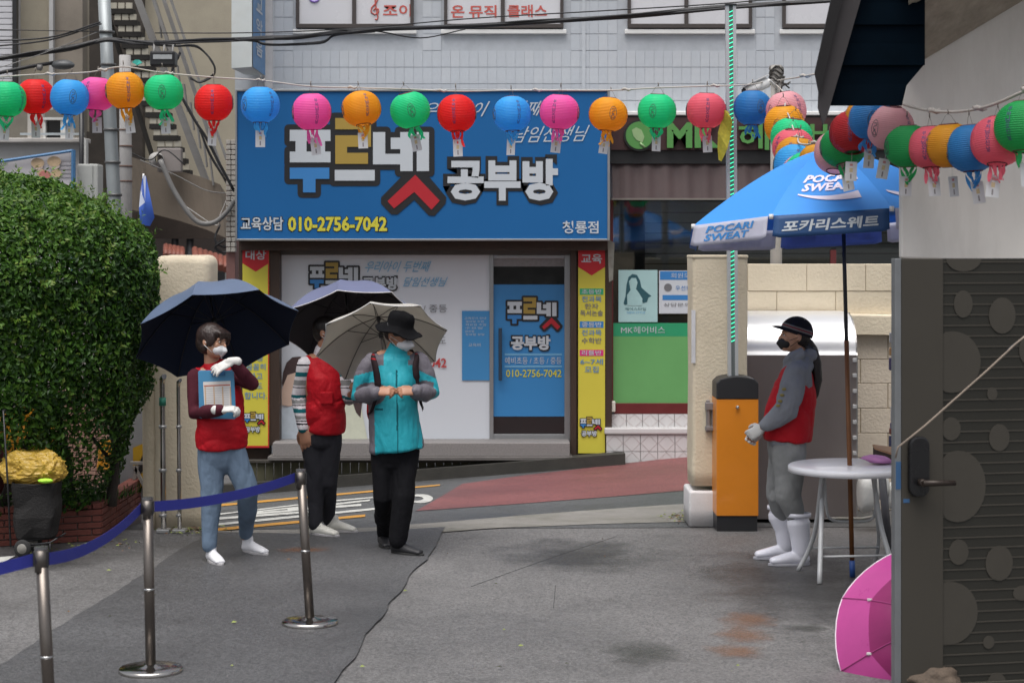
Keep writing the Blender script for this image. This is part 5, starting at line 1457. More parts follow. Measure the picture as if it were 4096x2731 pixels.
# ================================================================== STANCHIONS with blue belts
M_chrome = mat('stanchion_steel', (0.165, 0.145, 0.130), 0.32, metal=1.0, var=0.08, vscale=4)
M_belt = mat('belt_blue', (0.030, 0.036, 0.235), 0.7, spec=0.2, var=0.08, vscale=10, bump=0.15, bscale=300)
def stanchion(px, py, lean, label):
    b = G(px, py)
    t = thing('stanchion', label, 'barrier post', b, 'belt barrier posts')
    q = MB(); q.lathe([(0.0, 0.0), (0.152, 0.0), (0.158, 0.004), (0.158, 0.028), (0.152, 0.034), (0.10, 0.038), (0.04, 0.043), (0.032, 0.05), (0.0, 0.05)], b, 40)
    q.build('base_disc', mat('base_chrome', (0.42, 0.40, 0.38), 0.16, metal=1.0, var=0.1, vscale=8), t)
    q = MB(); q.tube([b + Vector((0, 0, 0.04)), b + Vector((lean * .45, 0, .4)), b + Vector((lean * .9, 0, 0.79))], 0.0255, 24); q.build('pole', M_chrome, t)
    q = MB(); q.tube([b + Vector((lean * .5, 0, .415)), b + Vector((lean * .5, 0, .425))], 0.0268, 24); q.build('joint_ring', mat('ring_chrome', (0.5, 0.5, 0.5), 0.2, metal=1.0), t)
    top = b + Vector((lean, 0, 0.875))
    q = MB(); q.tube([top - Vector((0, 0, .105)), top - Vector((0, 0, .012))], 0.0268, 24, smooth=True); q.build('head', mat('head_steel', (0.12, 0.108, 0.10), 0.35, metal=0.9, var=0.1), t)
    q = MB(); q.tube([top - Vector((0, 0, .012)), top], [0.0275, 0.0275], 24, smooth=False); q.build('cap', mat('cap_steel', (0.22, 0.22, 0.23), 0.22, metal=0.8), t)
    for sx in (-1, 1):
        q = MB(); q.bbox(top.x + sx * .0265 - .005, top.x + sx * .0265 + .005, top.y - .010, top.y + .010, top.z - .082, top.z - .018, .002); q.build('belt_clip', M_black, t)
    return t, top
def belt(t, a, b, sag, w=0.052, twist=0.15):
    q = MB(); n = 22; vs = []
    for i in range(n + 1):
        s = i / n
        c = a.lerp(b, s) - Vector((0, 0, sag * 4 * s * (1 - s)))
        tw = twist * sin(pi * s)
        d = Vector((0.0, tw, 1)).normalized() * w / 2
        vs += [c - d, c + d]
    q.add(vs, [(2 * i, 2 * i + 2, 2 * i + 3, 2 * i + 1) for i in range(n)], smooth=False)
    o = q.build('belt', M_belt, t, recalc=False)
    md = o.modifiers.new('thick', 'SOLIDIFY'); md.thickness = 0.0015
s3, t3 = stanchion(1240, 2502, -0.052, 'farthest steel barrier post where the blue belt ends, before the striped sleeves')
s2, t2 = stanchion(603, 2694, -0.016, 'middle steel barrier post with its whole round base showing at the lower left')
s1, t1 = stanchion(208, 3031, -0.045, 'nearest steel barrier post, cut off by the lower edge of the photo')
zz = Vector((0, 0, -.052))
belt(s3, t3 + Vector((-.03, 0, -.045)), t2 + Vector((.034, 0, -.045)), 0.03)
belt(s2, t2 + Vector((-.034, 0, -.055)), t1 + Vector((.034, 0, -.05)), 0.05, twist=0.25)
belt(s1, t1 + Vector((-.034, 0, -.055)), Vector((t1.x - 0.95, t1.y - 0.9, .77)), 0.03)

# ================================================================== LANTERNS
LC = {'green': (0.035, 0.76, 0.34), 'red': (0.93, 0.035, 0.035), 'blue': (0.08, 0.50, 0.96), 'pink': (0.98, 0.17, 0.54), 'orange': (0.95, 0.45, 0.03), 'pale_pink': (0.90, 0.48, 0.53), 'dark_red': (0.52, 0.035, 0.045), 'rose': (0.90, 0.18, 0.25), 'leaf': (0.035, 0.45, 0.13), 'deep_blue': (0.05, 0.27, 0.62), 'ochre': (0.84, 0.40, 0.035)}
LM = {k_: mat('lantern_' + k_, c, 0.42, var=0.05, vscale=3, transl=0.5, spec=0.3) for k_, c in LC.items()}
RM = {k_: mat('ribbon_' + k_, c, 0.6, var=0.1, transl=0.45) for k_, c in LC.items()}
M_tag = mat('paper_tag', (0.66, 0.66, 0.68), 0.6, var=0.04, transl=0.25)
M_ink = mat('lantern_ink', (0.05, 0.05, 0.16), 0.6, var=0)
M_ring = mat('lantern_ring', (0.10, 0.012, 0.012), 0.5)
RL, HL = 0.146, 0.128
def lsurf(th, z, off=0.0):
    r = RL * max(0.0, 1 - abs(z / (HL * 1.09)) ** 2.25) ** 0.52
    r = max(r, 0.05) if abs(z) > HL * 0.9 else r
    r *= 1 + 0.010 * cos(8 * th)
    return r + off
def make_lantern_parts():
    q = MB(); nz_, na = 88, 64
    vs = []
    for j in range(nz_ + 1):
        z = -HL + 2 * HL * j / nz_
        rib = 0.0022 * sin(j * 2 * pi / 4.0)
        for i in range(na):
            th = 2 * pi * i / na
            r = lsurf(th, z) + rib
            vs.append((r * cos(th), r * sin(th), z))
    q.add(vs, [(j * na + i, j * na + (i + 1) % na, (j + 1) * na + (i + 1) % na, (j + 1) * na + i) for j in range(nz_) for i in range(na)], smooth=True)
    body = q.build('shade', LM['red'], None, recalc=False)
    ring = []
    for z in (-HL, HL):
        q = MB()
        q.lathe([(0.052, -.004), (0.056, -.004), (0.056, .004), (0.052, .004), (0.052, -.004)], (0, 0, z), 24)
        ring.append(q.build('hoop', M_ring, None))
    q = MB()
    q.tube([(0.05, 0, HL), (0.02, 0, HL + 0.05), (0, 0, HL + 0.065), (-0.02, 0, HL + 0.05), (-0.05, 0, HL)], 0.0012, 4)
    q.tube([(0, 0.0, HL + 0.06), (0.004, 0, HL + 0.075), (0, 0, HL + 0.09)], 0.004, 5)
    wire = q.build('hanger', mat('hanger_wire', (0.16, 0.14, 0.12), 0.5), None)
    rng = random.Random(3); ribs = []
    for v_ in range(3):
        q = MB()
        for k_ in range(6):
            a = k_ * 1.05 + v_
            x0, y0 = 0.045 * cos(a), 0.045 * sin(a)
            L = rng.uniform(0.06, 0.125)
            n = 7; w = 0.0085
            vs = []
            sx, sy = rng.uniform(-.3, .3), rng.uniform(-.3, .3)
            for i in range(n + 1):
                s = i / n
                c = Vector((x0 * (1 - .5 * s) + sx * L * s * s + 0.012 * sin(4 * s + k_), y0 * (1 - .5 * s) + sy * L * s * s, -HL - L * s))
                d = Vector((cos(a + 1.5 + 2.5 * s), sin(a + 1.5 + 2.5 * s), 0)) * w * (1 + .5 * sin(pi * s))
                vs += [c - d, c + d]
            q.add(vs, [(2 * i, 2 * i + 2, 2 * i + 3, 2 * i + 1) for i in range(n)], smooth=True)
        ribs.append(q.build('ribbon', RM['red'], None, recalc=False))
    q = MB()
    q.box(-0.036, 0.036, -0.0006, 0.0006, -HL - 0.185, -HL - 0.062); q.tube([(0, 0, -HL), (0, 0, -HL - 0.065)], 0.001, 4)
    tg = q.build('tag', M_tag, None)
    for (z0, z1, w_, c_) in ((-.075, -.090, .009, (0.50, 0.22, 0.22)), (-.102, -.130, .010, (0.50, 0.40, 0.24)), (-.140, -.172, .0045, (0.22, 0.20, 0.21))):
        for sy in (-1, 1):
            q = MB(); q.box(-w_, w_, sy * .0007, sy * .0012, -HL + z1 + .0, -HL + z0 + .0)
            pr = q.build('print', mat('tag_ink_%d' % int(-z0 * 1000), c_, 0.6, var=0.15), None); pr.parent = tg
    # prints on the shade: vertical name on two sides, round emblem on the other two
    prints = []
    for side in (0, pi):
        q = MB()
        for j, ch in enumerate('부처님오신날'):
            uv, fs = text_geo(ch, 0.01)
            zc = 0.078 - j * 0.0305
            def mp(u, v):
                z = zc + (v - .5) * 0.026
                th = side + (u - .5) * 0.17
                r = lsurf(th, z, 0.0035)
                return Vector((r * cos(th), r * sin(th), z))
            q.add([mp(u, v) for u, v in uv], fs)
        prints.append(q.build('lettering', M_ink, None, recalc=False))
    for side in (pi / 2, 3 * pi / 2):
        q = MB()
        def sp_(x, z):
            th = side + x / 0.14
            r = lsurf(th, z, 0.003)
            return Vector((r * cos(th), r * sin(th), z))
        q.tube([sp_(0.024 * sin(a), 0.052 * cos(a)) for a in [2 * pi * i / 24 for i in range(25)]], 0.0016, 4)
        q.tube([sp_(*p) for p in [(-.01, .03), (.008, .034), (.012, .018), (-.006, .012), (-.01, -.004), (.008, -.006)]], 0.0022, 4)
        q.tube([sp_(*p) for p in [(0, -.006), (-.012, -.03), (-.002, -.042)]], 0.0022, 4); q.tube([sp_(*p) for p in [(0, -.006), (.012, -.03), (.004, -.042)]], 0.0022, 4)
        prints.append(q.build('emblem', mat('lantern_ink_grey', (0.07, 0.09, 0.10), 0.6, var=0), None))
    return body, ring, wire, ribs, tg, prints
LP = None
def lantern(color, px, py, D, label, group, rotz=0.0, tilt=(0, 0), rib=0, tag_on=True, scale=1.0):
    global LP
    if LP is None: LP = make_lantern_parts(); fresh = set()
    body, ring, wire, ribs, tg, prints = LP
    p = W(px, py, D)
    t = thing('paper_lantern', label, 'lantern', p, group)
    t.rotation_euler = (tilt[0], tilt[1], rotz)
    vr = random.Random(int(px * 7 + py))
    t.scale = (scale * vr.uniform(.97, 1.03), scale * vr.uniform(.97, 1.03), scale * vr.uniform(.95, 1.05))
    def put(o, m=None):
        c = o if o.parent is None else joined_copy(o, t)
        if c is not o and o.name.startswith('tag'):
            for ch in list(o.children): joined_copy(ch, c)
        c.parent = t
        if m:
            c.material_slots[0].link = 'OBJECT'; c.material_slots[0].material = m
        return c
    sh = put(body, LM[color])
    for h_ in ring: put(h_)
    put(wire)
    if rib is not None: put(ribs[rib % 3], RM[color])
    if tag_on: 
        g_ = put(tg); g_.rotation_euler = (0.05 * sin(px), 0.08 * cos(px), -rotz + 0.5 * sin(px * 1.3))
    for pr in prints: put(pr)
    return t
k8 = 4096 / 2352
ROW = [(15, 228, 'green', 'green paper lantern cut by the left edge of the photo, first of the long string'), (82, 222, 'red', 'red paper lantern second from the left end, overlapping the green one'), (160, 224, 'blue', 'blue paper lantern between the red and pink ones at the left end'), (222, 216, 'pink', 'pink paper lantern between the blue and orange ones at the left end'), (287, 208, 'orange', 'orange paper lantern in front of the top of the concrete utility pole'),
       (376, 212, 'green', 'green paper lantern in front of the outdoor staircase'), (491, 236, 'red', 'red paper lantern just left of the blue sign board'), (598, 241, 'blue', 'blue paper lantern over the upper left corner of the sign board'), (716, 257, 'pink', 'pink paper lantern over the first white letter of the sign board'), (830, 250, 'orange', 'orange paper lantern over the gold letter of the sign board'),
       (942, 253, 'green', 'green paper lantern over the third letter of the sign board'), (1049, 261, 'red', 'red paper lantern in the middle of the sign board'), (1176, 262, 'blue', 'blue paper lantern over the script lettering of the sign board'), (1285, 257, 'pink', 'pink paper lantern over the right half of the sign board'), (1397, 263, 'orange', 'orange paper lantern at the right edge of the sign board'), (1509, 255, 'green', 'green paper lantern beside the green round logo of the hair shop'), (1622, 254, 'rose', 'red paper lantern just left of the raised barrier arm, in front of the green letters')]
rng = random.Random(5)
for i, (x, y, c, lb) in enumerate(ROW):
    tl = {8: (0.05, 0.04), 9: (0.08, -0.18), 10: (0.1, -0.26), 14: (0, 0.1), 6: (0, 0.05)}.get(i, (rng.uniform(-.08, .08), rng.uniform(-.08, .08)))
    lantern(c, x * k8, y * k8, 14.0 + (0.18 * (i % 2) if i < 5 else 0), lb, 'paper lanterns on the long string', rotz=[-0.4, -0.9, 0.4, -1.9, -1.2, 0.1, -1.5, -0.8, -1.2, -1.2, 0.1, -1.7, -1.2, -1.9, 0.2, -0.3, -1.6][i], tilt=tl, rib=i, scale=0.99)
lantern('deep_blue', 3010, 432, 13.9, 'blue paper lantern under the security camera right of the barrier arm', 'paper lanterns on the long string', rotz=0.3, rib=1, tag_on=False, scale=1.0)
STK = [('pale_pink', 3145, 442, 13.6, 'pale pink paper lantern at the top of the stack beside the concrete pole'), ('orange', 3138, 500, 13.4, 'orange paper lantern second from the top of the stack by the concrete pole'), ('green', 3166, 548, 13.2, 'green paper lantern third from the top of the stack by the concrete pole'), ('rose', 3172, 590, 13.0, 'rosy red paper lantern in the middle of the stack by the concrete pole'), ('ochre', 3186, 625, 12.85, 'ochre paper lantern below the rosy one in the stack by the concrete pole'), ('blue', 3180, 662, 12.7, 'blue paper lantern low in the stack above the blue parasol'),
       ('pale_pink', 3212, 700, 12.55, 'pale pink paper lantern half hidden by the left slope of the parasol'), ('green', 3228, 694, 12.4, 'green paper lantern sliver at the bottom of the stack above the parasol'), ('ochre', 3262, 640, 12.25, 'ochre paper lantern next to the string knot above the parasol peak')]
for i, (c, x, y, D, lb) in enumerate(STK):
    lantern(c, x, y, D, lb, 'paper lanterns on the receding string', rotz=0.5 * i - 1, tilt=(0.15, 0.12 * (i % 3 - 1)), rib=None, tag_on=False, scale=1.0 if i < 8 else 0.72)
NEAR = [('pale_pink', 3346, 612, 11.9, 'pink paper lantern lowest in front of the parasol peak'), ('leaf', 3372, 588, 11.7, 'green paper lantern overlapping the pink one in front of the parasol peak'), ('dark_red', 3412, 530, 11.55, 'dark red paper lantern under the roof corner'), ('ochre', 3476, 476, 11.5, 'ochre paper lantern hidden behind the blue one under the roof corner'), ('deep_blue', 3490, 478, 11.25, 'blue paper lantern hanging highest under the dark roof overhang'),
        ('pale_pink', 3562, 512, 11.1, 'pale pink paper lantern at the corner of the right house'), ('leaf', 3632, 585, 10.95, 'green paper lantern first on the right house wall'), ('rose', 3724, 590, 10.8, 'rosy paper lantern between the green and ochre ones on the house wall'), ('ochre', 3800, 582, 10.65, 'ochre paper lantern between the rosy and blue ones on the house wall'), ('deep_blue', 3886, 594, 10.5, 'blue paper lantern in front of the right house wall'), ('rose', 3990, 566, 10.2, 'large pink paper lantern second from the right edge'), ('leaf', 4094, 508, 10.0, 'large dark green paper lantern cut by the right edge of the photo')]
NW = [178, 185, 180, 190, 190, 188, 190, 192, 196, 200, 214, 228]
ND = [11.2, 11.1, 10.95, 10.9, 10.7, 10.6, 10.5, 10.4, 10.3, 10.2, 10.0, 9.8]
for i, (c, x, y, D, lb) in enumerate(NEAR):
    lantern(c, x, y, ND[i], lb, 'paper lanterns on the near string', rotz=[-2.2, -1.6, -1.9, 0, -0.2, -0.9, -1.3, -2.1, 0.2, -1.5, -2.2, -2.4][i], tilt=(0.06, [-.35, -.3, -.2, 0, .15, .2, .05, -.05, -.1, -.05, -.2, -.1][i]), rib=i if i in (1, 4, 6, 7, 9, 10, 11) else None, tag_on=i not in (3, 0), scale=NW[i] * ND[i] / 2190)
M_cord = mat('cord_white', (0.42, 0.39, 0.36), 0.8, var=0.15)
def cordline(name, label, pts, r=0.006):
    t = thing(name, label, 'cord', W(*pts[0]))
    P = smooth_pts([W(*p) for p in pts], 6)
    q = MB(); q.tube(P, r, 6); q.build('cord', M_cord, t)
    q = MB()
    for i in range(9, len(P) - 2, 11):
        c = P[i]
        q.tube([c + Vector((-.03, 0, .0)), c + Vector((-.01, 0, .008)), c + Vector((.02, 0, -.004)), c + Vector((.04, 0, .004))], r * 1.7, 6)
    q.build('knot', M_cord, t)
    return t
cordline('lantern_string', 'long pale cord carrying the lantern row from the left edge to the barrier arm', [(-60, 312, 14), (125, 300, 14), (260, 295, 14), (370, 288, 14), (490, 268, 14), (640, 290, 14), (850, 310, 14), (1040, 322, 14), (1240, 346, 14), (1440, 352, 14), (1640, 358, 14), (1830, 366, 14), (2050, 362, 14), (2240, 362, 14), (2440, 362, 14), (2630, 352, 14), (2830, 345, 14), (2990, 340, 14), (3090, 320, 15.2)])
cordline('lantern_string', 'short cord from the concrete pole to the tip of the roof overhang', [(3110, 322, 15.2), (3180, 312, 14), (3266, 296, 10.4)])
cordline('lantern_string', 'cord of the receding lanterns running from the concrete pole down behind the parasol', [(3105, 340, 15.3), (3145, 385, 13.8), (3140, 425, 13.4), (3160, 475, 13.2), (3175, 520, 13.0), (3190, 545, 12.85), (3200, 575, 12.6), (3262, 572, 12.25), (3345, 530, 11.9), (3420, 450, 11.5), (3480, 360, 11.2)])
cordline('lantern_string', 'thick twisted cord of the near lanterns sagging in front of the right house wall', [(3470, 300, 10.8), (3530, 372, 10.7), (3600, 412, 10.55), (3700, 440, 10.4), (3800, 448, 10.3), (3900, 438, 10.2), (3990, 412, 10.0), (4110, 360, 9.75), (4200, 330, 9.6)], 0.009)
yl = thing('yellow_ribbon', 'crumpled yellow plastic ribbon tied behind the barrier arm', 'ribbon', W(2890, 460, 13.95))
q = MB()
pts = [(2905, 440), (2908, 480), (2898, 530), (2890, 590), (2880, 640)]
vs = []
for i, (x, y) in enumerate(pts):
    w = [8, 22, 26, 20, 6][i]
    vs += [W(x - w, y, 13.93 + .03 * (i % 2)), W(x + w, y + 6, 13.97 - .04 * (i % 2))]
q.add(vs, [(2 * i, 2 * i + 2, 2 * i + 3, 2 * i + 1) for i in range(4)]); q.build('strip', mat('ribbon_yellow', (0.55, 0.48, 0.06), 0.5, var=0.3, vscale=30, transl=0.3), yl)

# ================================================================== UMBRELLAS
def umbrella(name, label, cat, Cc, a, R, h, n, phase, m_out, m_in, pole_len, m_pole, edge=None, sag=0.05, nt_=14, ns=6, ribs=True, handle=True, tip=0.06, group=None, rib_m=None, pw=2.0, puff=0.10):
    a = Vector(a).normalized()
    e1 = Vector((a.z, 0, -a.x)).normalized()
    e2 = a.cross(e1)
    apex = Cc + a * h
    t = thing(name, label, cat, Cc, group)
    def rp(i, tt):
        th = phase + 2 * pi * i / n
        return Cc + (e1 * cos(th) + e2 * sin(th)) * R * tt + a * h * (1 - tt ** pw)
    def surf(i, s, tt, off=0.0):
        p = rp(i, tt).lerp(rp(i + 1, tt), s)
        c_ = Cc + a * (p - Cc).dot(a)
        k_ = sag * 4 * s * (1 - s) * tt * tt
        p = p + (c_ - p) * k_
        p = p - a * (puff * h * 4 * s * (1 - s) * tt * (1 - tt))
        if off: p = p + ((p - (Cc - a * h)).normalized()) * off
        return p
    mb = MB()
    for i in range(n):
        for lay, off in ((0, 0.0), (1, -0.003)):
            vs = [surf(i, s / ns, max(0.02, j / nt_), off) for j in range(nt_ + 1) for s in range(ns + 1)]
            mb.add(vs, [(j * (ns + 1) + s, j * (ns + 1) + s + 1, (j + 1) * (ns + 1) + s + 1, (j + 1) * (ns + 1) + s) for j in range(nt_) for s in range(ns)], lay, True)
    mb.build('canopy', [m_out, m_in], t, recalc=False)
    if edge:
        mb = MB()
        for i in range(n): mb.tube([surf(i, s / ns, 1.0) for s in range(ns + 1)], 0.0035, 5)
        mb.build('hem', edge, t)
    rib_m = rib_m or mat('rib_dark', (0.03, 0.03, 0.032), 0.4, metal=0.5)
    if ribs:
        run = Cc + a * (h * 0.30)
        for i in range(n):
            mb = MB()
            mb.tube([surf(i, 0, j / 8, -0.012) if j else apex for j in range(9)], 0.003 if R < .8 else 0.006, 5)
            mb.tube([run, surf(i, 0, 0.5, -0.014)], 0.0028 if R < .8 else 0.006, 5)
            mb.build('rib', rib_m, t)
        mb = MB(); mb.tube([run - a * .02, run + a * .02], 0.014, 10); mb.build('runner', M_black, t)
        mb = MB(); mb.tube([apex - a * .03, apex + a * .004], 0.016, 10); mb.build('top_notch', M_black, t)
    mb = MB(); mb.tube([apex + a * tip, apex - a * pole_len], 0.006 if R < .8 else 0.014, 10); mb.build('shaft', m_pole, t)
    if handle:
        e = apex - a * pole_len
        mb = MB(); mb.tube([e + a * 0.11, e], [0.011, 0.014], 12); mb.build('handle', M_black, t)
    return t, surf, apex, a
M_shaft = mat('umbrella_shaft', (0.25, 0.25, 0.26), 0.3, metal=0.8)
M_navy_o = mat('navy_outer_skylit', (0.085, 0.120, 0.195), 0.5, var=0.08, vscale=5, transl=0.05)  # navy made paler: the sky's reflection is put into this colour
M_navy_i = mat('navy_inner', (0.013, 0.018, 0.036), 0.8, spec=0.15, var=0.08)
umbrella('umbrella', 'navy umbrella held over the woman in the red vest by the hedge', 'umbrella', W(868, 1338, 13.15), (-0.24, 0.51, 0.83), 0.596, 0.37, 8, 0.0, M_navy_o, M_navy_i, 0.88, M_shaft, sag=0.04)
M_lil_o = mat('lilac_outer', (0.115, 0.13, 0.225), 0.5, var=0.06, transl=0.05)
M_gry_i = mat('charcoal_inner', (0.045, 0.041, 0.045), 0.8, spec=0.15, var=0.08)
umbrella('umbrella', 'lilac topped umbrella with charcoal lining and white hem behind the grey one', 'umbrella', W(1396, 1297, 13.95), (-0.14, 0.50, 0.85), 0.53, 0.32, 8, 0.0, M_lil_o, M_gry_i, 0.86, M_shaft, edge=mat('hem_white', (0.6, 0.58, 0.58), 0.5), sag=0.04)
M_bei_o = mat('beige_outer', (0.55, 0.53, 0.49), 0.55, var=0.05, transl=0.3)
M_bei_i = mat('beige_inner', (0.68, 0.655, 0.60), 0.6, var=0.05, transl=0.6)
umbrella('umbrella', 'pale grey translucent umbrella behind the man in the turquoise jacket', 'umbrella', W(1527, 1372, 13.42), (-0.15, 0.64, 0.76), 0.478, 0.24, 8, 0.0, M_bei_o, M_bei_i, 0.80, M_shaft, sag=0.05, edge=mat('hem_grey', (0.55, 0.55, 0.55), 0.5), rib_m=mat('rib_grey', (0.10, 0.095, 0.09), 0.4, metal=0.4))
M_pk_o = mat('pink_canopy', (0.52, 0.070, 0.30), 0.28, var=0.10, vscale=4, transl=0.2)
M_pk_i = mat('pink_lining', (0.48, 0.05, 0.24), 0.35, var=0.12, vscale=4, transl=0.3)
tp_, sf_, ap_, ax_ = umbrella('umbrella', 'bright pink umbrella lying open on the ground by the door edge', 'umbrella', Vector((2.12, 9.40, .14)), (-0.08, -0.85, 0.50), 0.50, 0.30, 8, 0.15, M_pk_o, M_pk_i, 0.25, mat('pink_shaft', (0.4, 0.04, 0.2), 0.4), sag=-0.065, puff=-0.28, edge=mat('hem_pale', (0.75, 0.68, 0.76), 0.4), rib_m=mat('rib_pink', (0.36, 0.08, 0.2), 0.4), handle=False)
q = MB(); q.tube([W(3428, 2318, 10.2), W(3486, 2372, 10.1), W(3560, 2440, 10.0)], 0.009, 8); q.build('strap', mat('pink_strap', (0.40, 0.02, 0.20), 0.5), tp_)

cn_ = next(o for o in tp_.children if o.name.startswith('canopy'))
cn_.data.materials.append(mat('pink_inner_layer', (0.26, 0.018, 0.12), 0.3, var=0.15, vscale=5, transl=0.15))
for pi_, pg in enumerate(cn_.data.polygons):       # 14 x 6 faces per gore and layer, apex first
    lay = (pi_ // 84) % 2
    if lay == 0 and (pi_ % 84) // 6 < 10: pg.material_index = 2
for i in range(8):
    q = MB(); q.tube([sf_(i, 0, j / 10, 0.003) for j in range(1, 11)], 0.0022, 5); q.build('seam', mat('pink_seam', (0.36, 0.05, 0.20), 0.5), tp_)
    q = MB(); c = sf_(i, 0, 0.72, 0.006); q.bbox(c.x - .012, c.x + .012, c.y - .004, c.y + .004, c.z - .006, c.z + .006, .002); q.build('rib_clip', M_white, tp_)
# parasol with the table
M_par_o = mat('parasol_blue', (0.065, 0.37, 0.95), 0.5, var=0.05, vscale=2, transl=0.35)
M_par_i = mat('parasol_lining', (0.05, 0.24, 0.60), 0.55, var=0.05, vscale=2, transl=0.4)
M_par_d = mat('valance_dark_blue', (0.018, 0.070, 0.20), 0.55, var=0.05, transl=0.15)
M_par_l = mat('valance_backlit_blue', (0.20, 0.29, 0.66), 0.55, var=0.05, transl=0.6)  # rear blue valances: skylight from behind put into a paler colour
M_par_w = mat('valance_white', (0.66, 0.66, 0.76), 0.55, var=0.08, vscale=6, transl=0.45)
PC = W(3325, 880, 12.05)
pt_, psurf, papex, pax = umbrella('parasol', 'large blue drink parasol with white logos standing through the white table', 'parasol', PC, (-0.055, 0.050, 1.0), 0.93, 0.46, 8, radians(193), M_par_o, M_par_i, 0.10, mat('parasol_pole_dark', (0.035, 0.038, 0.045), 0.35, metal=0.4), sag=0.015, handle=False, tip=0.03, ns=8, pw=1.45)
def valance(i, m, drop=0.135, words=None, col=None, s0=0.03, s1=0.97, name='valance'):
    q = MB(); n, k_ = 16, 5; vs = []
    out = lambda s: (psurf(i, s, 1.0) - PC)
    def vp(s, v, off=0.0):
        p = psurf(i, s, 1.0)
        o = (p - PC); o.z = 0; o.normalize()
        d = drop * v
        return p + o * (0.012 + 0.025 * v + 0.010 * sin(9 * s + i * 2) * v + off) - Vector((0, 0, d))
    for j in range(k_ + 1):
        for s in range(n + 1):
            u = s0 + (s1 - s0) * s / n
            v = j / k_
            corner = max(0, abs(u - .5) * 2 - .86) / .14
            vs.append(vp(u, v * (1 - 0.28 * corner ** 2)))
    q.add(vs, [(j * (n + 1) + s, j * (n + 1) + s + 1, (j + 1) * (n + 1) + s + 1, (j + 1) * (n + 1) + s) for j in range(k_) for s in range(n)], smooth=True)
    o = q.build(name, m, pt_, recalc=False)
    md = o.modifiers.new('thick', 'SOLIDIFY'); md.thickness = 0.0015; md.offset = 0
    if words:
        for (txt, ua, ub, va, vb) in words:
            lettering(txt, 0, 0, 0, 0, 1, col, o, offset=0.03, shear=0.15, mapping=lambda u, v: vp(ua + (ub - ua) * u, vb + (va - vb) * v, 0.004))
    return o
# panel i spans rim angles 199+45i .. 244+45i (counter-clockwise seen from above)
valance(0, M_par_w, words=[('POCARI', 0.20, 0.80, 0.12, 0.44), ('SWEAT', 0.20, 0.75, 0.50, 0.82)], col=P_blue)
valance(1, M_par_d, words=[('포카리스웨트', 0.10, 0.88, 0.26, 0.78)], col=P_white)
valance(2, M_par_w, words=[('POCARI', 0.20, 0.80, 0.12, 0.44), ('SWEAT', 0.20, 0.75, 0.50, 0.82)], col=P_blue)
valance(3, M_par_l, words=[('포카리스웨트', 0.10, 0.88, 0.26, 0.78)], col=P_white); valance(4, M_par_w, words=[('POCARI', 0.20, 0.80, 0.12, 0.44), ('SWEAT', 0.20, 0.75, 0.50, 0.82)], col=P_blue)
valance(5, M_par_l, words=[('포카리스웨트', 0.10, 0.88, 0.26, 0.78)], col=P_white); valance(6, M_par_w, words=[('POCARI', 0.20, 0.80, 0.12, 0.44), ('SWEAT', 0.20, 0.75, 0.50, 0.82)], col=P_blue)
valance(7, mat('valance_mid_blue', (0.03, 0.16, 0.50), 0.55, transl=0.3), words=[('포카리스웨트', 0.10, 0.88, 0.26, 0.78)], col=P_white)
def on_panel(i, s0, s1, t0, t1): return lambda u, v: psurf(i, s0 + (s1 - s0) * u, t1 + (t0 - t1) * v, 0.006)
Pw2 = mat('parasol_print_white', (0.66, 0.62, 0.74), 0.5, var=0.03)
lettering('POCARI', 0, 0, 0, 0, 1, Pw2, pt_, offset=0.04, shear=0.2, mapping=on_panel(1, 0.16, 0.90, 0.56, 0.66))
lettering('SWEAT', 0, 0, 0, 0, 1, Pw2, pt_, offset=0.04, shear=0.2, mapping=on_panel(1, 0.18, 0.78, 0.67, 0.765))
def wave(i, s0, s1, ta, tb, flip=False):
    q = MB(); n = 20; vs = []
    for j in range(n + 1):
        u = j / n
        s = s0 + (s1 - s0) * u
        top = ta + 0.035 * sin(u * pi) * (1 if not flip else -1)
        th_ = (tb - ta) * (0.15 + 0.85 * u)
        vs += [psurf(i, s, top, 0.006), psurf(i, s, top + th_, 0.006)]
    q.add(vs, [(2 * j, 2 * j + 2, 2 * j + 3, 2 * j + 1) for j in range(n)], smooth=True); q.build('wave_print', Pw2, pt_, recalc=False)
wave(1, 0.16, 0.80, 0.79, 0.87); wave(2, 0.12, 0.95, 0.80, 0.96); wave(4, 0.1, 0.9, 0.8, 0.92); wave(6, 0.1, 0.9, 0.8, 0.92)
for i in range(8):
    q = MB(); e = psurf(i, 0, 1.0); q.tube([e - Vector((0, 0, .02)), e + Vector((0, 0, .01))], 0.014, 8); q.build('rib_end', M_white, pt_)
ft = W(3410, 2318, 12.05); ft.z = 0.0
jt_ = W(3371, 790, 12.06)
q = MB(); q.tube([papex - pax * .05, jt_], 0.013, 10); q.build('tilt_joint', M_black, pt_)
ldir = (ft - jt_).normalized()
pl0 = jt_
papex = jt_
mid = papex + ldir * ((papex.z - W(0, 1375, 12.05).z) / -ldir.z); 
q = MB(); q.tube([pl0, mid], 0.013, 12); q.build('pole', mat('parasol_pole_dark', (0.035, 0.038, 0.045), 0.35, metal=0.4), pt_)
q = MB(); e_ = papex + ldir * ((papex.z - W(0, 2240, 12.05).z) / -ldir.z)
q = MB(); q.tube([mid + Vector((0, 0, .02)), e_], 0.0155, 12); q.build('pole', mat('rusty_brown_pole', (0.19, 0.075, 0.025), 0.5, var=0.2, metal=0.2), pt_)
q = MB(); q.tube([e_, ft], 0.0185, 12); q.build('pole_sleeve', mat('sleeve_blue', (0.02, 0.07, 0.26), 0.5), pt_)

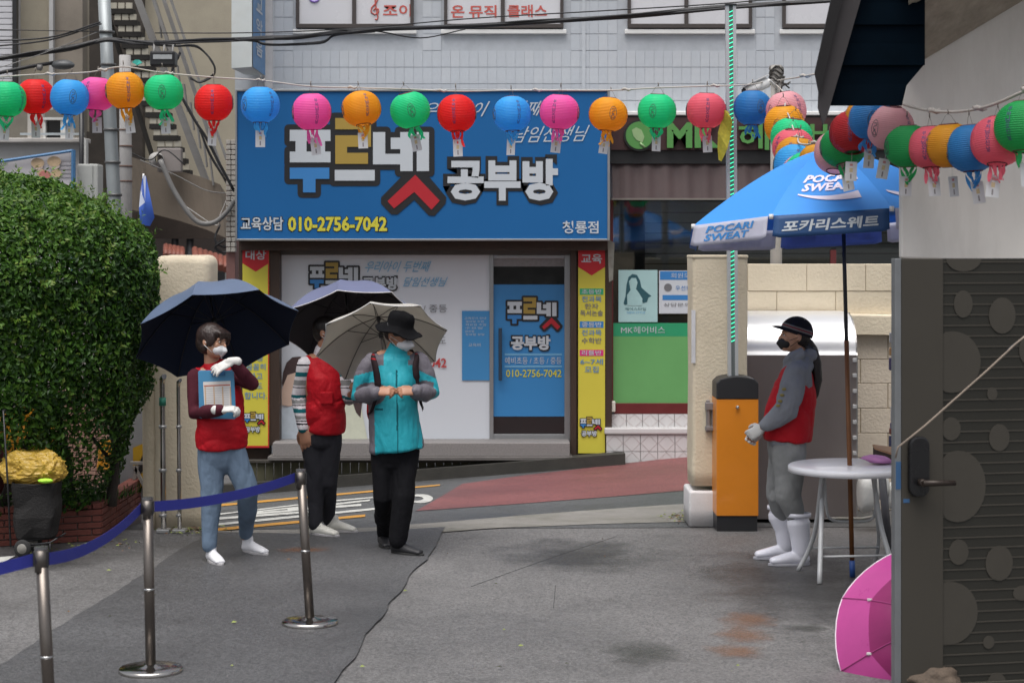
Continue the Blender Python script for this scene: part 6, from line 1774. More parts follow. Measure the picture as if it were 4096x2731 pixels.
# white plastic table
M_pl = mat('table_plastic', (0.76, 0.76, 0.80), 0.35, var=0.03, vscale=3, coat=0.2)
tb = thing('plastic_table', 'round white folding table around the parasol pole', 'table', (W(3408, 2300, 12.1).x, 12.1, 0))
tc_ = W(3405, 1857, 12.1); zt_ = tc_.z
q = MB(); q.lathe([(0.022, 0.0), (0.38, 0.0), (0.396, -.004), (0.405, -.012), (0.405, -.045), (0.398, -.045), (0.398, -.02), (0.02, -.02), (0.022, 0.0)], (tc_.x, 12.1, zt_), 56); q.build('table_top', M_pl, tb)
M_leg = mat('table_leg_grey', (0.50, 0.51, 0.52), 0.45, metal=0.1, var=0.08)
zu = zt_ - 0.035
def gp_(px, py): p = G(px, py); p.z = 0.0; return p
A1, A2 = gp_(3278, 2335), gp_(3585, 2322)
B1, B2 = gp_(3192, 2282), gp_(3500, 2262)
def X(px, D, z): return Vector(((px - CX) * D / F, D, z))
q = MB(); q.tube(smooth_pts([A1, X(3284, 11.95, .30), X(3292, 12.15, zu - .06), X(3300, 12.2, zu)], 4), 0.016, 10); q.build('leg', M_leg, tb)
q = MB(); q.tube(smooth_pts([A2, X(3548, 11.98, .20), X(3520, 12.05, .36), X(3490, 12.1, zu)], 4), 0.016, 10); q.build('leg', M_leg, tb)
q = MB(); q.tube(smooth_pts([B1, X(3240, 12.25, .16), X(3266, 12.15, .33), X(3290, 12.0, zu)], 4), 0.015, 10); q.build('leg', M_leg, tb)
q = MB(); q.tube(smooth_pts([B2, X(3515, 12.3, .2), X(3506, 12.15, .42), X(3496, 12.0, zu)], 4), 0.0125, 10); q.build('leg', M_leg, tb)
q = MB(); q.tube([X(3285, 11.9, .155), X(3552, 11.95, .155)], 0.008, 8); q.build('crossbar', M_leg, tb)
q = MB(); q.tube([X(3246, 12.25, .155), X(3515, 12.28, .155)], 0.007, 8); q.build('crossbar', M_leg, tb)
q = MB(); q.tube(smooth_pts([X(3298, 12.2, zu), X(3306, 12.2, .42), X(3330, 12.2, .345), X(3400, 12.2, .335), X(3480, 12.2, .345), X(3500, 12.2, .42), X(3505, 12.2, zu)], 4), 0.009, 8); q.build('brace', M_leg, tb)
cl = thing('pink_cloth', 'folded pink cloth on the white table', 'cloth', W(3510, 1855, 12.0))
q = MB(); bm = bmesh.new(); bmesh.ops.create_icosphere(bm, subdivisions=4, radius=1)
c = W(3508, 1838, 12.1)
for v in bm.verts:
    n_ = 0.18 * noise.noise(v.co * 2.1 + Vector((3, 0, 0))) + 0.08 * noise.noise(v.co * 6)
    w_ = 0.6 + 0.4 * (1 - abs(v.co.x) ** 3)
    v.co = Vector((v.co.x * 0.105, v.co.y * 0.07 * w_, v.co.z * (0.030 if v.co.z > 0 else .022) * w_)) * (1 + n_) + c + Vector((0, 0, -0.012 * v.co.x))
q.frombm(bm, 0, True); q.build('fold', mat('pink_fabric', (0.56, 0.24, 0.50), 0.7, var=0.12, bump=0.3, bscale=80), cl)
bxx = thing('wooden_box', 'dark wooden tray with tan top behind the pink cloth', 'box', W(3545, 1850, 12.25))
q = MB(); q.poly([W(3494, 1790, 12.35), W(3494, 1828, 12.35), W(3600, 1868, 12.1), W(3600, 1826, 12.1)], (0, 0.02, 0)); q.build('side', mat('dark_wood', (0.06, 0.04, 0.03), 0.6), bxx)
q = MB(); q.poly([W(3490, 1776, 12.4), W(3500, 1790, 12.3), W(3600, 1822, 12.1), W(3600, 1790, 12.5)], (0, 0, -0.012)); q.build('top', mat('tan_wood', (0.42, 0.24, 0.13), 0.6), bxx)
sk = thing('white_sack', 'white plastic sack on the ground behind the table legs', 'sack', W(3475, 2045, 13.9))
for (x0, y0, x1, y1) in ((3434, 1902, 3500, 2052), (3486, 1896, 3560, 2000), (3548, 1930, 3620, 2040)):
    a_, b_ = W(x0, y1, 14.0), W(x1, y0, 14.0)
    bm = bmesh.new(); bmesh.ops.create_icosphere(bm, subdivisions=4, radius=1)
    for v in bm.verts:
        s_ = 1 + 0.10 * noise.noise(v.co * 2.4 + Vector((x0, 0, 0)))
        f_ = lambda t: math.copysign(abs(t) ** 0.6, t)
        v.co = Vector(((a_.x + b_.x) / 2 + f_(v.co.x) * (b_.x - a_.x) / 2 * s_, 14.05 + v.co.y * .1, (a_.z + b_.z) / 2 + f_(v.co.z) * (b_.z - a_.z) / 2))
    q = MB(); q.frombm(bm, 0, True); q.build('bag', mat('sack_white', (0.52, 0.52, 0.50), 0.5, var=0.08, dirt=0.3, bump=0.3, bscale=30), sk)
wp2 = thing('wooden_post', 'narrow brown post with hanging odds and ends beside the door edge', 'post', W(3578, 1960, 13.2))
q = MB(); a_, b_ = W(3572, 2060, 13.2), W(3592, 1318, 13.2); q.box(a_.x, b_.x, 13.2, 13.26, 0, b_.z); q.build('post', mat('post_brown', (0.17, 0.075, 0.04), 0.6, var=0.2), wp2)
rng = random.Random(8)
for i, (y, h_, c) in enumerate([(1330, 40, (0.3, 0.3, 0.32)), (1390, 30, (0.35, 0.2, 0.08)), (1430, 50, (0.06, 0.05, 0.12)), (1480, 26, (0.35, 0.35, 0.4)), (1625, 60, (0.45, 0.45, 0.5)), (1690, 30, (0.1, 0.1, 0.2)), (1712, 24, (0.2, 0.06, 0.04)), (1742, 50, (0.05, 0.06, 0.14)), (1790, 40, (0.3, 0.3, 0.34))]):
    q = MB(); x = 3560 + rng.uniform(-6, 8); a_, b_ = W(x, y + h_, 13.15), W(x + rng.uniform(18, 30), y, 13.15)
    q.bbox(a_.x, b_.x, 13.12, 13.16, a_.z, b_.z, .006); q.build('hanging_tool', mat('odd_%s' % 'abcdefghi'[i], c, 0.5, var=0.2), wp2)
dp = thing('drain_pipe', 'dark thin pipe standing behind the table at the right', 'pipe', W(3535, 2100, 13.0))
q = MB(); q.tube([X(3555, 13.2, 0.0), W(3528, 1905, 13.2)], 0.028, 10); q.build('tube', mat('dark_pipe', (0.10, 0.10, 0.11), 0.5), dp)

# ================================================================== CART with yellow bag
ct = thing('shopping_cart', 'black cloth shopping trolley in front of the brick planter', 'trolley', W(150, 2190, 12.95))
def ring_at(z, cx_, w, d, n=20, D=12.95):
    out = []
    for i in range(n):
        a = 2 * pi * i / n
        f_ = lambda t: math.copysign(abs(t) ** 0.26, t)
        out.append(Vector((cx_ + f_(cos(a)) * w, D + f_(sin(a)) * d, z)))
    return out
cx0 = W(148, 0, 12.95).x
q = MB(); vs = []; prof = [(0.13, .115), (0.16, .135), (0.30, .148), (0.44, .158), (0.50, .162)]
for z, w in [(.12, .118), (.135, .13), (.20, .138), (.27, .141), (.34, .147), (.41, .150), (.47, .155), (.50, .152)]: vs += [p + Vector((0.022 * noise.noise(p * 8), 0.028 * noise.noise(p * 9 + Vector((5, 0, 0))), 0.02 * noise.noise(p * 7))) for p in ring_at(z, cx0, w, w * .85, 28)]
vs += ring_at(0.50, cx0, .142, .12, 28); vs += ring_at(0.40, cx0, .13, .11, 28)
k_ = 28
q.add(vs, [(j * k_ + i, j * k_ + (i + 1) % k_, (j + 1) * k_ + (i + 1) % k_, (j + 1) * k_ + i) for j in range(9) for i in range(k_)] + [list(range(k_))[::-1], [9 * k_ + i for i in range(k_)]], smooth=False)
q.build('cloth_body', mat('black_cloth', (0.010, 0.009, 0.009), 0.8, var=0.3, vscale=9, bump=0.6, bscale=90), ct)
for x, D in ((W(98, 0, 12.85).x, 12.80), (W(98, 0, 12.85).x + .0, 13.1)):
    q = MB(); q.lathe([(0.0, -.014), (0.035, -.014), (0.058, -.010), (0.062, 0), (0.058, .010), (0.035, .014), (0.0, .014)], (x, D, 0.064), 24, axis=(0.15, 1, 0)); wh = q.build('wheel', M_rubber, ct)
    q = MB(); q.lathe([(0.0, -.019), (0.032, -.017), (0.036, -.012)], (x, D, 0.064), 20, axis=(0.15, 1, 0)); q.build('hub', mat('hub_grey', (0.22, 0.21, 0.19), 0.5), wh)
q = MB()
for D in (12.83, 13.07):
    q.tube([(cx0 - .13, D, 0.07), (cx0 + .12, D, .10), (cx0 + .17, D, 0.13)], 0.007, 6)
    q.tube([(cx0 - .15, D, 0.07), (cx0 - .17, D, .50), (cx0 - .2, D, 1.0)], 0.007, 6)
q.tube([(cx0 - .2, 12.83, 1.0), (cx0 - .2, 13.07, 1.0)], 0.01, 6); q.tube([(cx0 + .12, 12.83, 0.012), (cx0 + .12, 12.83, .1)], 0.006, 6)
q.build('frame', M_black, ct)
yb = thing('yellow_bag', 'crumpled yellow plastic sack on top of the black trolley', 'bag', (cx0, 12.95, .5))
bm = bmesh.new(); bmesh.ops.create_icosphere(bm, subdivisions=5, radius=1)
c = W(128, 1885, 12.98)
for v in bm.verts:
    d_ = v.co.copy()
    rid = abs(noise.noise(d_ * 1.5 + Vector((2, 1, 0)))) * 0.34 + 0.16 * abs(noise.noise(d_ * 4)) + .05 * noise.noise(d_ * 11)
    f_ = lambda t: math.copysign(abs(t) ** 0.8, t)
    v.co = Vector((f_(d_.x) * 0.225, d_.y * .16, d_.z * (.155 if d_.z > 0 else .10))) * (1.10 - rid) + c
q = MB(); q.frombm(bm, 0, False); q.build('sack', mat('yellow_sack', (0.55, 0.36, 0.06), 0.38, var=0.14, vscale=7, bump=0.5, bscale=25, transl=0.2), yb)
gc = thing('lime_cloth', 'bright lime green cloth peeking out of the trolley under the yellow sack', 'cloth', (cx0, 12.85, .5))
q = MB(); bm = bmesh.new(); bmesh.ops.create_icosphere(bm, subdivisions=3, radius=1)
c = W(182, 1922, 12.80)
for v in bm.verts: v.co = Vector((v.co.x * .052, v.co.y * .03, v.co.z * .016)) * (1 + .15 * noise.noise(v.co * 3)) + c
q.frombm(bm, 0, True); q.build('fold', mat('lime_fabric', (0.40, 0.78, 0.05), 0.6), gc)
rp_ = thing('dark_red_post', 'dark red post with a steel cap at the left edge behind the yellow sack', 'post', W(10, 1950, 14.2))
q = MB(); q.tube([W(6, 2100, 14.2), W(6, 1745, 14.2)], 0.03, 10); q.build('tube', mat('post_dark_red', (0.10, 0.012, 0.012), 0.5), rp_)
q = MB(); q.tube([W(6, 1790, 14.18), W(6, 1742, 14.18)], 0.033, 10); q.build('cap', M_steel, rp_)
# ================================================================== PEOPLE
def voxel(mb, name, vox, parent, mats, smooth=4, disp=None, matfun=None, sm_factor=0.5):
    """merge overlapping closed shapes into one continuous skin"""
    me = bpy.data.meshes.new(name)
    me.from_pydata([tuple(p) for p in mb.v], [], mb.f)
    o = bpy.data.objects.new(name + '_source', me)
    COL.objects.link(o)
    bm = bmesh.new(); bm.from_mesh(me); bmesh.ops.recalc_face_normals(bm, faces=bm.faces[:]); bm.to_mesh(me); bm.free()
    r = o.modifiers.new('r', 'REMESH'); r.mode = 'VOXEL'; r.voxel_size = vox; r.adaptivity = 0
    if smooth:
        s = o.modifiers.new('s', 'SMOOTH'); s.factor = sm_factor; s.iterations = smooth
    dg = bpy.context.evaluated_depsgraph_get()
    ev = bpy.data.meshes.new_from_object(o.evaluated_get(dg))
    bpy.data.objects.remove(o); bpy.data.meshes.remove(me)
    ev.name = name
    loc = wloc(parent)
    if disp:
        amp, sc, st = disp
        nr = [v.normal.copy() for v in ev.vertices]
        for v, n_ in zip(ev.vertices, nr):
            p = v.co
            q = Vector((p.x * st[0], p.y * st[1], p.z * st[2])) * sc
            w_ = noise.noise(q * .5 + Vector((9, 4, 2)))
            q = q + Vector((w_, -w_, w_ * 1.2)) * 1.1
            f = 1.7 * abs(noise.noise(q * .55)) ** .75 + .45 * abs(noise.noise(q * 1.5 + Vector((7, 3, 1)))) ** .8 - .5   # valleys between long soft folds
            v.co += n_ * amp * 1.25 * f
    mats = mats if isinstance(mats, (list, tuple)) else [mats]
    ev.materials.clear()
    for m in mats: ev.materials.append(m)
    ev.polygons.foreach_set('use_smooth', [True] * len(ev.polygons))
    if matfun:
        mi = [matfun(p.center) for p in ev.polygons]
        ev.polygons.foreach_set('material_index', mi)
    else: ev.polygons.foreach_set('material_index', [0] * len(ev.polygons))
    for v in ev.vertices: v.co -= loc
    ev.update()
    ob = bpy.data.objects.new(name, ev)
    COL.objects.link(ob)
    ob.parent = parent
    WL[ob.name] = loc.copy()
    return ob

def cap_tube(mb, pts, rad, side=None, n=14, caps=True, ck=1.0):
    """closed tapered tube with rounded ends; rad entries are r or (a, b) with a along side"""
    P = [Vector(p) for p in pts]
    k = len(P)
    R_ = [(r, r) if not isinstance(r, tuple) else r for r in rad]
    rings = []
    for i in range(k):
        t = (P[min(i + 1, k - 1)] - P[max(i - 1, 0)]).normalized()
        s = Vector(side) if side is not None else (Vector((1, 0, 0)) if abs(t.x) < .9 else Vector((0, 1, 0)))
        s = (s - t * s.dot(t)).normalized(); w = t.cross(s)
        rings.append((P[i], t, s, w, R_[i]))
    out = []
    def add(c, s, w, a, b): out.append([c + s * a * cos(2 * pi * j / n) + w * b * sin(2 * pi * j / n) for j in range(n)])
    c, t, s, w, (a, b) = rings[0]
    if caps:
        m_ = min(a, b)
        for th in (80, 55, 28): add(c - t * m_ * ck * sin(radians(th)), s, w, max(a - m_ + m_ * cos(radians(th)), a * cos(radians(th))), b * cos(radians(th)))
    for c, t, s, w, (a, b) in rings: add(c, s, w, a, b)
    if caps:
        m_ = min(a, b)
        for th in (28, 55, 80): add(c + t * m_ * ck * sin(radians(th)), s, w, max(a - m_ + m_ * cos(radians(th)), a * cos(radians(th))), b * cos(radians(th)))
    vs = [p for r in out for p in r]
    K = len(out)
    fs = [(i * n + j, i * n + (j + 1) % n, (i + 1) * n + (j + 1) % n, (i + 1) * n + j) for i in range(K - 1) for j in range(n)] + [list(range(n))[::-1], [(K - 1) * n + j for j in range(n)]]
    mb.add(vs, fs, 0, True)
def ellip(mb, c, r, X_=None, Y_=None, Z_=None, sub=3):
    bm = bmesh.new(); bmesh.ops.create_icosphere(bm, subdivisions=sub, radius=1)
    X_, Y_, Z_ = X_ or Vector((1, 0, 0)), Y_ or Vector((0, 1, 0)), Z_ or Vector((0, 0, 1))
    for v in bm.verts: v.co = Vector(c) + X_ * v.co.x * r[0] + Y_ * v.co.y * r[1] + Z_ * v.co.z * r[2]
    mb.frombm(bm, 0, True)

def hand(mb, wrist, d, nrm, thumb, curl=0.4, size=1.0, infl=0.0, spread=0.12, curls=None):
    """d: direction wrist to knuckles, nrm: back of hand normal, thumb: side sign along (d x nrm)"""
    d = Vector(d).normalized(); nrm = Vector(nrm); nrm = (nrm - d * nrm.dot(d)).normalized()
    s = d.cross(nrm) * thumb                      # towards the thumb
    W0 = Vector(wrist)
    L = 0.088 * size
    cap_tube(mb, [W0, W0 + d * L * .35, W0 + d * L * .8, W0 + d * L], [(0.026 * size + infl, 0.020 * size + infl), (0.036 * size + infl, 0.016 * size + infl), (0.040 * size + infl, 0.014 * size + infl), (0.038 * size + infl, 0.011 * size + infl)], side=s, n=14)
    lens = [0.072, 0.080, 0.074, 0.058]
    for i in range(4):
        off = (1.5 - i) * 0.0195 * size
        base = W0 + d * L * 0.92 + s * off
        ang = spread * (1.5 - i) * .5
        dd = (d * cos(ang) + s * sin(ang)).normalized()
        c = curls[i] if curls else curl * (1 + 0.12 * i)
        p = base; P = [W0 + d * L * .5 + s * off * .8, base]
        tot = lens[i] * size
        a_ = c * 0.55
        for seg, fr in enumerate((0.45, 0.32, 0.23)):
            dirv = dd * cos(a_) - nrm * sin(a_)
            p = p + dirv * tot * fr
            P.append(p); a_ += c * (1.0 if seg == 0 else .8)
        r0 = 0.0094 * size + infl
        cap_tube(mb, P, [r0, r0, r0 * .95, r0 * .88, r0 * .75], n=8)
    tb_ = W0 + d * L * .18 + s * 0.024 * size
    t1_ = tb_ + (d * .62 + s * .62 - nrm * .35).normalized() * 0.040 * size
    t2_ = t1_ + (d * .85 + s * .25 - nrm * .40).normalized() * 0.030 * size
    t3_ = t2_ + (d * .9 - s * .05 - nrm * .35).normalized() * 0.024 * size
    cap_tube(mb, [W0 + d * L * .1 + s * .008, tb_, t1_, t2_, t3_], [0.013 * size + infl, 0.013 * size + infl, 0.0115 * size + infl, 0.010 * size + infl, 0.008 * size + infl], n=8)

def head_shape(mb, c, f, u, s=1.0, ears=True):
    """skull, jaw, nose, brow, lips, ears; f: facing direction, u: crown direction"""
    f = Vector(f).normalized(); u = Vector(u); u = (u - f * u.dot(f)).normalized(); r = f.cross(u)
    c = Vector(c)
    ellip(mb, c + u * .028 * s - f * .012 * s, (.076 * s, .094 * s, .092 * s), r, f, u)
    ellip(mb, c - u * .030 * s + f * .018 * s, (.062 * s, .070 * s, .075 * s), r, f, u)
    ellip(mb, c - u * .078 * s + f * .052 * s, (.034 * s, .028 * s, .026 * s), r, f, u)     # chin
    cap_tube(mb, [c + f * .078 * s + u * .012 * s, c + f * .096 * s - u * .022 * s], [.008 * s, .014 * s], n=8)   # nose
    ellip(mb, c - u * .030 * s + f * .088 * s, (.019 * s, .012 * s, .010 * s), r, f, u)
    ellip(mb, c + u * .022 * s + f * .072 * s, (.050 * s, .014 * s, .011 * s), r, f, u)     # brow
    for sg in (-1, 1):
        ellip(mb, c - u * .018 * s + f * .058 * s + r * sg * .036 * s, (.022 * s, .018 * s, .024 * s), r, f, u)   # cheeks
        if ears: ellip(mb, c + u * .0 * s - f * .012 * s + r * sg * .078 * s, (.010 * s, .020 * s, .032 * s), r, f, u)
    ellip(mb, c - u * .056 * s + f * .076 * s, (.024 * s, .010 * s, .008 * s), r, f, u)     # lips
    return f, u, r
M_eyew = mat('eye_white', (0.55, 0.52, 0.50), 0.3); M_eyed = mat('eye_dark', (0.01, 0.008, 0.007), 0.2)
def eyes(c, f, u, r, parent, s=1.0, brows=True):
    for sg in (-1, 1):
        e = c + u * .004 * s + f * .077 * s + r * sg * .031 * s
        q = MB(); ellip(q, e, (.013 * s, .008 * s, .0065 * s), r, f, u, 2); w_ = q.build('eye', M_eyew, parent)
        q = MB(); ellip(q, e + f * .0045 * s, (.0062 * s, .005 * s, .0062 * s), r, f, u, 2); q.build('iris', M_eyed, w_)
        q = MB(); cap_tube(q, [e + f * .007 * s + u * .0065 * s - r * .012 * s, e + f * .009 * s + u * .008 * s, e + f * .007 * s + u * .0065 * s + r * .012 * s], [.0018 * s] * 3, n=6); q.build('eyelid', M_eyed, w_)
        if brows:
            q = MB(); cap_tube(q, [e + f * .008 * s + u * .022 * s - r * .015 * s, e + f * .011 * s + u * .026 * s, e + f * .006 * s + u * .021 * s + r * .016 * s], [.002 * s, .003 * s, .002 * s], n=6); q.build('eyebrow', mat('brow_hair', (0.02, 0.014, 0.01), 0.7), parent)
def shoe(parent, heel, ang, L=0.26, m=None, sole=None, hi=0.0, name='shoe'):
    """heel: ground point; ang: heading of the toe in the ground plane (radians from +x)"""
    d = Vector((cos(ang), sin(ang), 0)); s = Vector((-sin(ang), cos(ang), 0))
    h = Vector(heel)
    q = MB()
    cap_tube(q, [h + d * .03 + Vector((0, 0, .045)), h + d * .09 + Vector((0, 0, .05)), h + d * .16 + Vector((0, 0, .040)), h + d * (L - .035) + Vector((0, 0, .032))], [(.034, .036), (.036, .040), (.042, .030), (.036, .020)], side=s, n=16)
    cap_tube(q, [h + d * .045 + Vector((0, 0, .05)), h + d * .05 + Vector((0, 0, .105 + hi))], [(.036, .044), (.034, .042)], side=s, n=14)
    cap_tube(q, [h + d * .07 + Vector((0, 0, .085)), h + d * .135 + Vector((0, 0, .062))], [(.020, .016), (.024, .014)], side=s, n=12)
    up = voxel(q, name, 0.006, parent, m, smooth=3)
    q = MB(); n = 20; pts = []
    for i in range(n):
        a = 2 * pi * i / n
        x = cos(a); y = sin(a)
        lx = L / 2 + x * (L / 2 + .004); wy = (.043 if x > -.2 else .037) * (1 - 0.12 * abs(x) ** 3)
        pts.append(h + d * lx + s * y * wy)
    q.poly([p + Vector((0, 0, .002)) for p in pts], (0, 0, .024)); q.build('sole', sole or M_white, up, bevel=.005)
    q = MB()
    for i in range(4):
        c = h + d * (.095 + i * .022) + Vector((0, 0, .082 - i * .009))
        q.tube([c - s * .022, c + Vector((0, 0, .006)), c + s * .022], .0025, 5)
    q.build('laces', sole or M_white, up)
    return up

M_skin = mat('skin', (0.46, 0.25, 0.165), 0.5, var=0.06, vscale=12, spec=0.4)
M_skin_d = mat('tanned_skin', (0.36, 0.175, 0.105), 0.5, var=0.08, vscale=12)
M_hair = mat('black_hair', (0.012, 0.008, 0.007), 0.45, var=0.3, vscale=30, bump=0.5, bscale=120, stretch=(1, 1, .3))
M_hairb = mat('brown_black_hair', (0.020, 0.009, 0.007), 0.42, var=0.4, vscale=30, bump=0.5, bscale=120, stretch=(1, 1, .3))
M_vest = mat('red_vest', (0.40, 0.006, 0.014), 0.6, spec=0.2, var=0.12, vscale=5, bump=0.9, bscale=20)
M_glove = mat('white_glove', (0.58, 0.57, 0.55), 0.75, var=0.05, vscale=20, bump=0.3, bscale=150)
M_mask = mat('white_mask', (0.68, 0.69, 0.71), 0.7, var=0.02)
def fabric(name, col, **k): return mat(name, col, k.pop('rough', 0.85), spec=k.pop('spec', 0.15), var=k.pop('var', 0.12), vscale=k.pop('vscale', 7), bump=k.pop('bump', 0.9), bscale=k.pop('bscale', 24), stretch=(1, 1, 0.55), **k)

def mask_shape(c, f, u, r, s, m, parent, beak=0.0, kind='flat'):
    q = MB()
    ellip(q, c - u * .048 * s + f * .050 * s, (.058 * s, .052 * s + beak, .042 * s), r, f, u); cap_tube(q, [c - u * .020 * s + f * .090 * s, c - u * .052 * s + f * .098 * s, c - u * .082 * s + f * .074 * s], [.012 * s, .022 * s, .016 * s], n=10)
    if beak: cap_tube(q, [c - u * .040 * s + f * .09 * s, c - u * .045 * s + f * (.112 * s + beak * .6)], [.030 * s, .012 * s], n=12)
    o = voxel(q, 'face_mask', 0.006, parent, m, smooth=4)
    for sg in (-1, 1):
        q = MB()
        q.tube([c - u * .028 * s + f * .045 * s + r * sg * .060 * s, c - u * .0 * s - f * .005 * s + r * sg * .088 * s], .0018, 5)
        q.tube([c - u * .068 * s + f * .035 * s + r * sg * .055 * s, c - u * .02 * s - f * .01 * s + r * sg * .088 * s], .0018, 5)
        q.build('ear_loop', m, o)
    return o
def legs_body(mb, hip, knee, ank, infl=0.0, scale=1.0):
    cap_tube(mb, [hip, hip.lerp(knee, .5), knee, knee.lerp(ank, .35), ank], [(.078 * scale + infl), (.064 * scale + infl), (.048 * scale + infl), (.042 * scale + infl), (.032 * scale + infl)], n=14)

# ---------------------------------------------------------------- 1: woman with clipboard under the navy umbrella
D1_ = 12.70
def P1(x, y, dy=0.0): return W(x, y, D1_ + dy)
pr1 = thing('person', 'person in red vest and pale jeans, white gloves and mask, holding a blue clipboard', 'person', (P1(885, 2240).x, D1_, 0))
hc = P1(852, 1368, -.02); f1 = Vector((0.90, -0.42, -0.04)); u1_ = Vector((0.02, 0.05, 1))
shA, elA, wrA = P1(782, 1508), P1(781, 1652, -.10), P1(880, 1640, -.27)
shB, elB, wrB = P1(938, 1500, .0), P1(1008, 1535, -.12), P1(930, 1446, -.24)
hipA, knA, anA = P1(848, 1800), P1(846, 1985, -.06), Vector((P1(848, 0).x, 12.60, .10))
hipB, knB, anB = P1(925, 1800), P1(992, 1965, -.02), Vector((P1(958, 0).x, 12.98, .12))
body = MB()
f_, u_, r_ = head_shape(body, hc, f1, u1_)
cap_tube(body, [P1(845, 1420, .01), P1(850, 1475, .03)], [.050, .056], n=14)
tor = [P1(862, 1505, .03), P1(872, 1580, .0), P1(880, 1670, .0), P1(886, 1760, .0), P1(888, 1800, .0)]
cap_tube(body, tor, [(.150, .080), (.145, .10), (.130, .10), (.150, .11), (.150, .11)], side=(1, 0.2, 0), n=18)
for (a_, b_, c_) in ((shA, elA, wrA), (shB, elB, wrB)): cap_tube(body, [a_, a_.lerp(b_, .5), b_, b_.lerp(c_, .5), c_], [.048, .042, .036, .034, .025], n=12)
hand(body, wrA, (1, -.05, .12), (0, -.35, 1), -1, curl=.75, size=.95)
hand(body, wrB, (-.95, -.12, -.42), (0.1, -.6, .8), 1, curl=.25, size=.95, spread=.3)
legs_body(body, hipA, knA, anA); legs_body(body, hipB, knB, anB)
voxel(body, 'body', 0.0065, pr1, M_skin, smooth=3)
eyes(hc, f_, u_, r_, pr1)
mask_shape(hc, f_, u_, r_, 1.0, M_mask, pr1)
q = MB()
ellip(q, hc + u_ * .040 - f_ * .022, (.092, .104, .092), r_, f_, u_); ellip(q, hc + u_ * .0 - f_ * .058, (.080, .062, .085), r_, f_, u_)
ellip(q, hc + u_ * .062 + f_ * .035, (.078, .058, .044), r_, f_, u_); ellip(q, hc - u_ * .03 - f_ * .04 + r_ * .0, (.076, .055, .06), r_, f_, u_)
for sg in (-1, 1): ellip(q, hc + u_ * .022 + f_ * .02 + r_ * sg * .070, (.018, .042, .052), r_, f_, u_)
for i in range(9): cap_tube(q, [hc + u_ * .09 + f_ * (.03) + r_ * (.014 * (i - 4)), hc + u_ * .062 + f_ * .088 + r_ * (.013 * (i - 4) - .006), hc + u_ * (.034 - .004 * abs(i - 4)) + f_ * .088 + r_ * (.014 * (i - 4) - .012)], [.012, .012, .006], n=8)
voxel(q, 'hair', 0.006, pr1, M_hairb, smooth=2, disp=(.002, 40, (1, 1, .3)))
q = MB()
for sg in (-1, 1):
    e = hc + u_ * .002 + f_ * .094 + r_ * sg * .032
    q.tube([e + r_ * .022 * cos(a) + u_ * .016 * sin(a) for a in [2 * pi * i / 16 for i in range(17)]], .0013, 5)
    q.tube([e + r_ * sg * .022, hc + u_ * .006 + r_ * sg * .078 + f_ * .03, hc + u_ * .0 + r_ * sg * .082 - f_ * .01], .0014, 5)
q.tube([hc + f_ * .096 + r_ * -.010, hc + f_ * .100 + u_ * .003, hc + f_ * .096 + r_ * .010], .0013, 5)
q.build('glasses', mat('glasses_frame', (0.12, 0.05, 0.03), 0.3, metal=.3), pr1)
# maroon shirt sleeves
M_mar = fabric('maroon_knit', (0.060, 0.012, 0.020))
q = MB()
cap_tube(q, [tor[0], tor[1], tor[2]], [(.138, .070), (.138, .092), (.13, .098)], side=(1, .2, 0), n=18, ck=.5)
cap_tube(q, [shA, shA.lerp(elA, .5), elA, elA.lerp(wrA, .5), wrA], [.060, .056, .052, .048, .038], n=14)
cap_tube(q, [shB, shB.lerp(elB, .5), elB, elB.lerp(wrB, .5), wrB.lerp(elB, .12)], [.058, .054, .051, .046, .036], n=14)
voxel(q, 'shirt', 0.008, pr1, M_mar, smooth=5, disp=(.003, 13, (1, 1, .6)))
# vest
q = MB()
cap_tube(q, [P1(858, 1488, .03), P1(862, 1510, .03), P1(872, 1580, .0), P1(880, 1670, -.01), P1(886, 1740, -.01), P1(887, 1784, 0)], [(.118, .082), (.150, .098), (.158, .118), (.158, .125), (.174, .138), (.176, .140)], side=(1, .2, 0), n=22, ck=.10)
cap_tube(q, [P1(800, 1500, .02), P1(835, 1484, .03), P1(880, 1478, .03), P1(922, 1492, .02)], [.062, .074, .074, .062], n=16); cap_tube(q, [P1(848, 1448, .03), P1(856, 1480, .03)], [.064, .085], n=16, ck=.2)
ves = voxel(q, 'vest', 0.008, pr1, M_vest, smooth=4, disp=(.011, 8, (.8, 1, 1.3)))
# trousers
M_jean = fabric('faded_denim', (0.125, 0.175, 0.245), var=0.18, vscale=3)
q = MB()
cap_tube(q, [P1(886, 1765), P1(888, 1800), P1(888, 1830)], [(.150, .110), (.165, .120), (.160, .120)], side=(1, .2, 0), n=18)
cap_tube(q, [hipA, hipA.lerp(knA, .5), knA, knA.lerp(anA, .5), anA + Vector((0, 0, .02))], [.098, .090, .073, .062, .050], n=16)
cap_tube(q, [hipB, hipB.lerp(knB, .5), knB, knB.lerp(anB, .5), anB + Vector((0, 0, .02))], [.096, .088, .074, .062, .050], n=16)
voxel(q, 'jeans', 0.009, pr1, M_jean, smooth=4, disp=(.012, 8, (1.1, 1, .6)))
M_shoe = mat('white_shoe', (0.66, 0.66, 0.69), 0.55, var=0.04)
M_sole = mat('shoe_sole_grey', (0.38, 0.37, 0.38), 0.7)
sA = Vector((anA.x - .012, anA.y + .05, 0)); shoe(pr1, sA, radians(-62), .26, M_shoe, M_sole)
sB = Vector((anB.x - .02, anB.y + .04, 0)); shoe(pr1, sB, radians(-42), .26, M_shoe, M_sole)
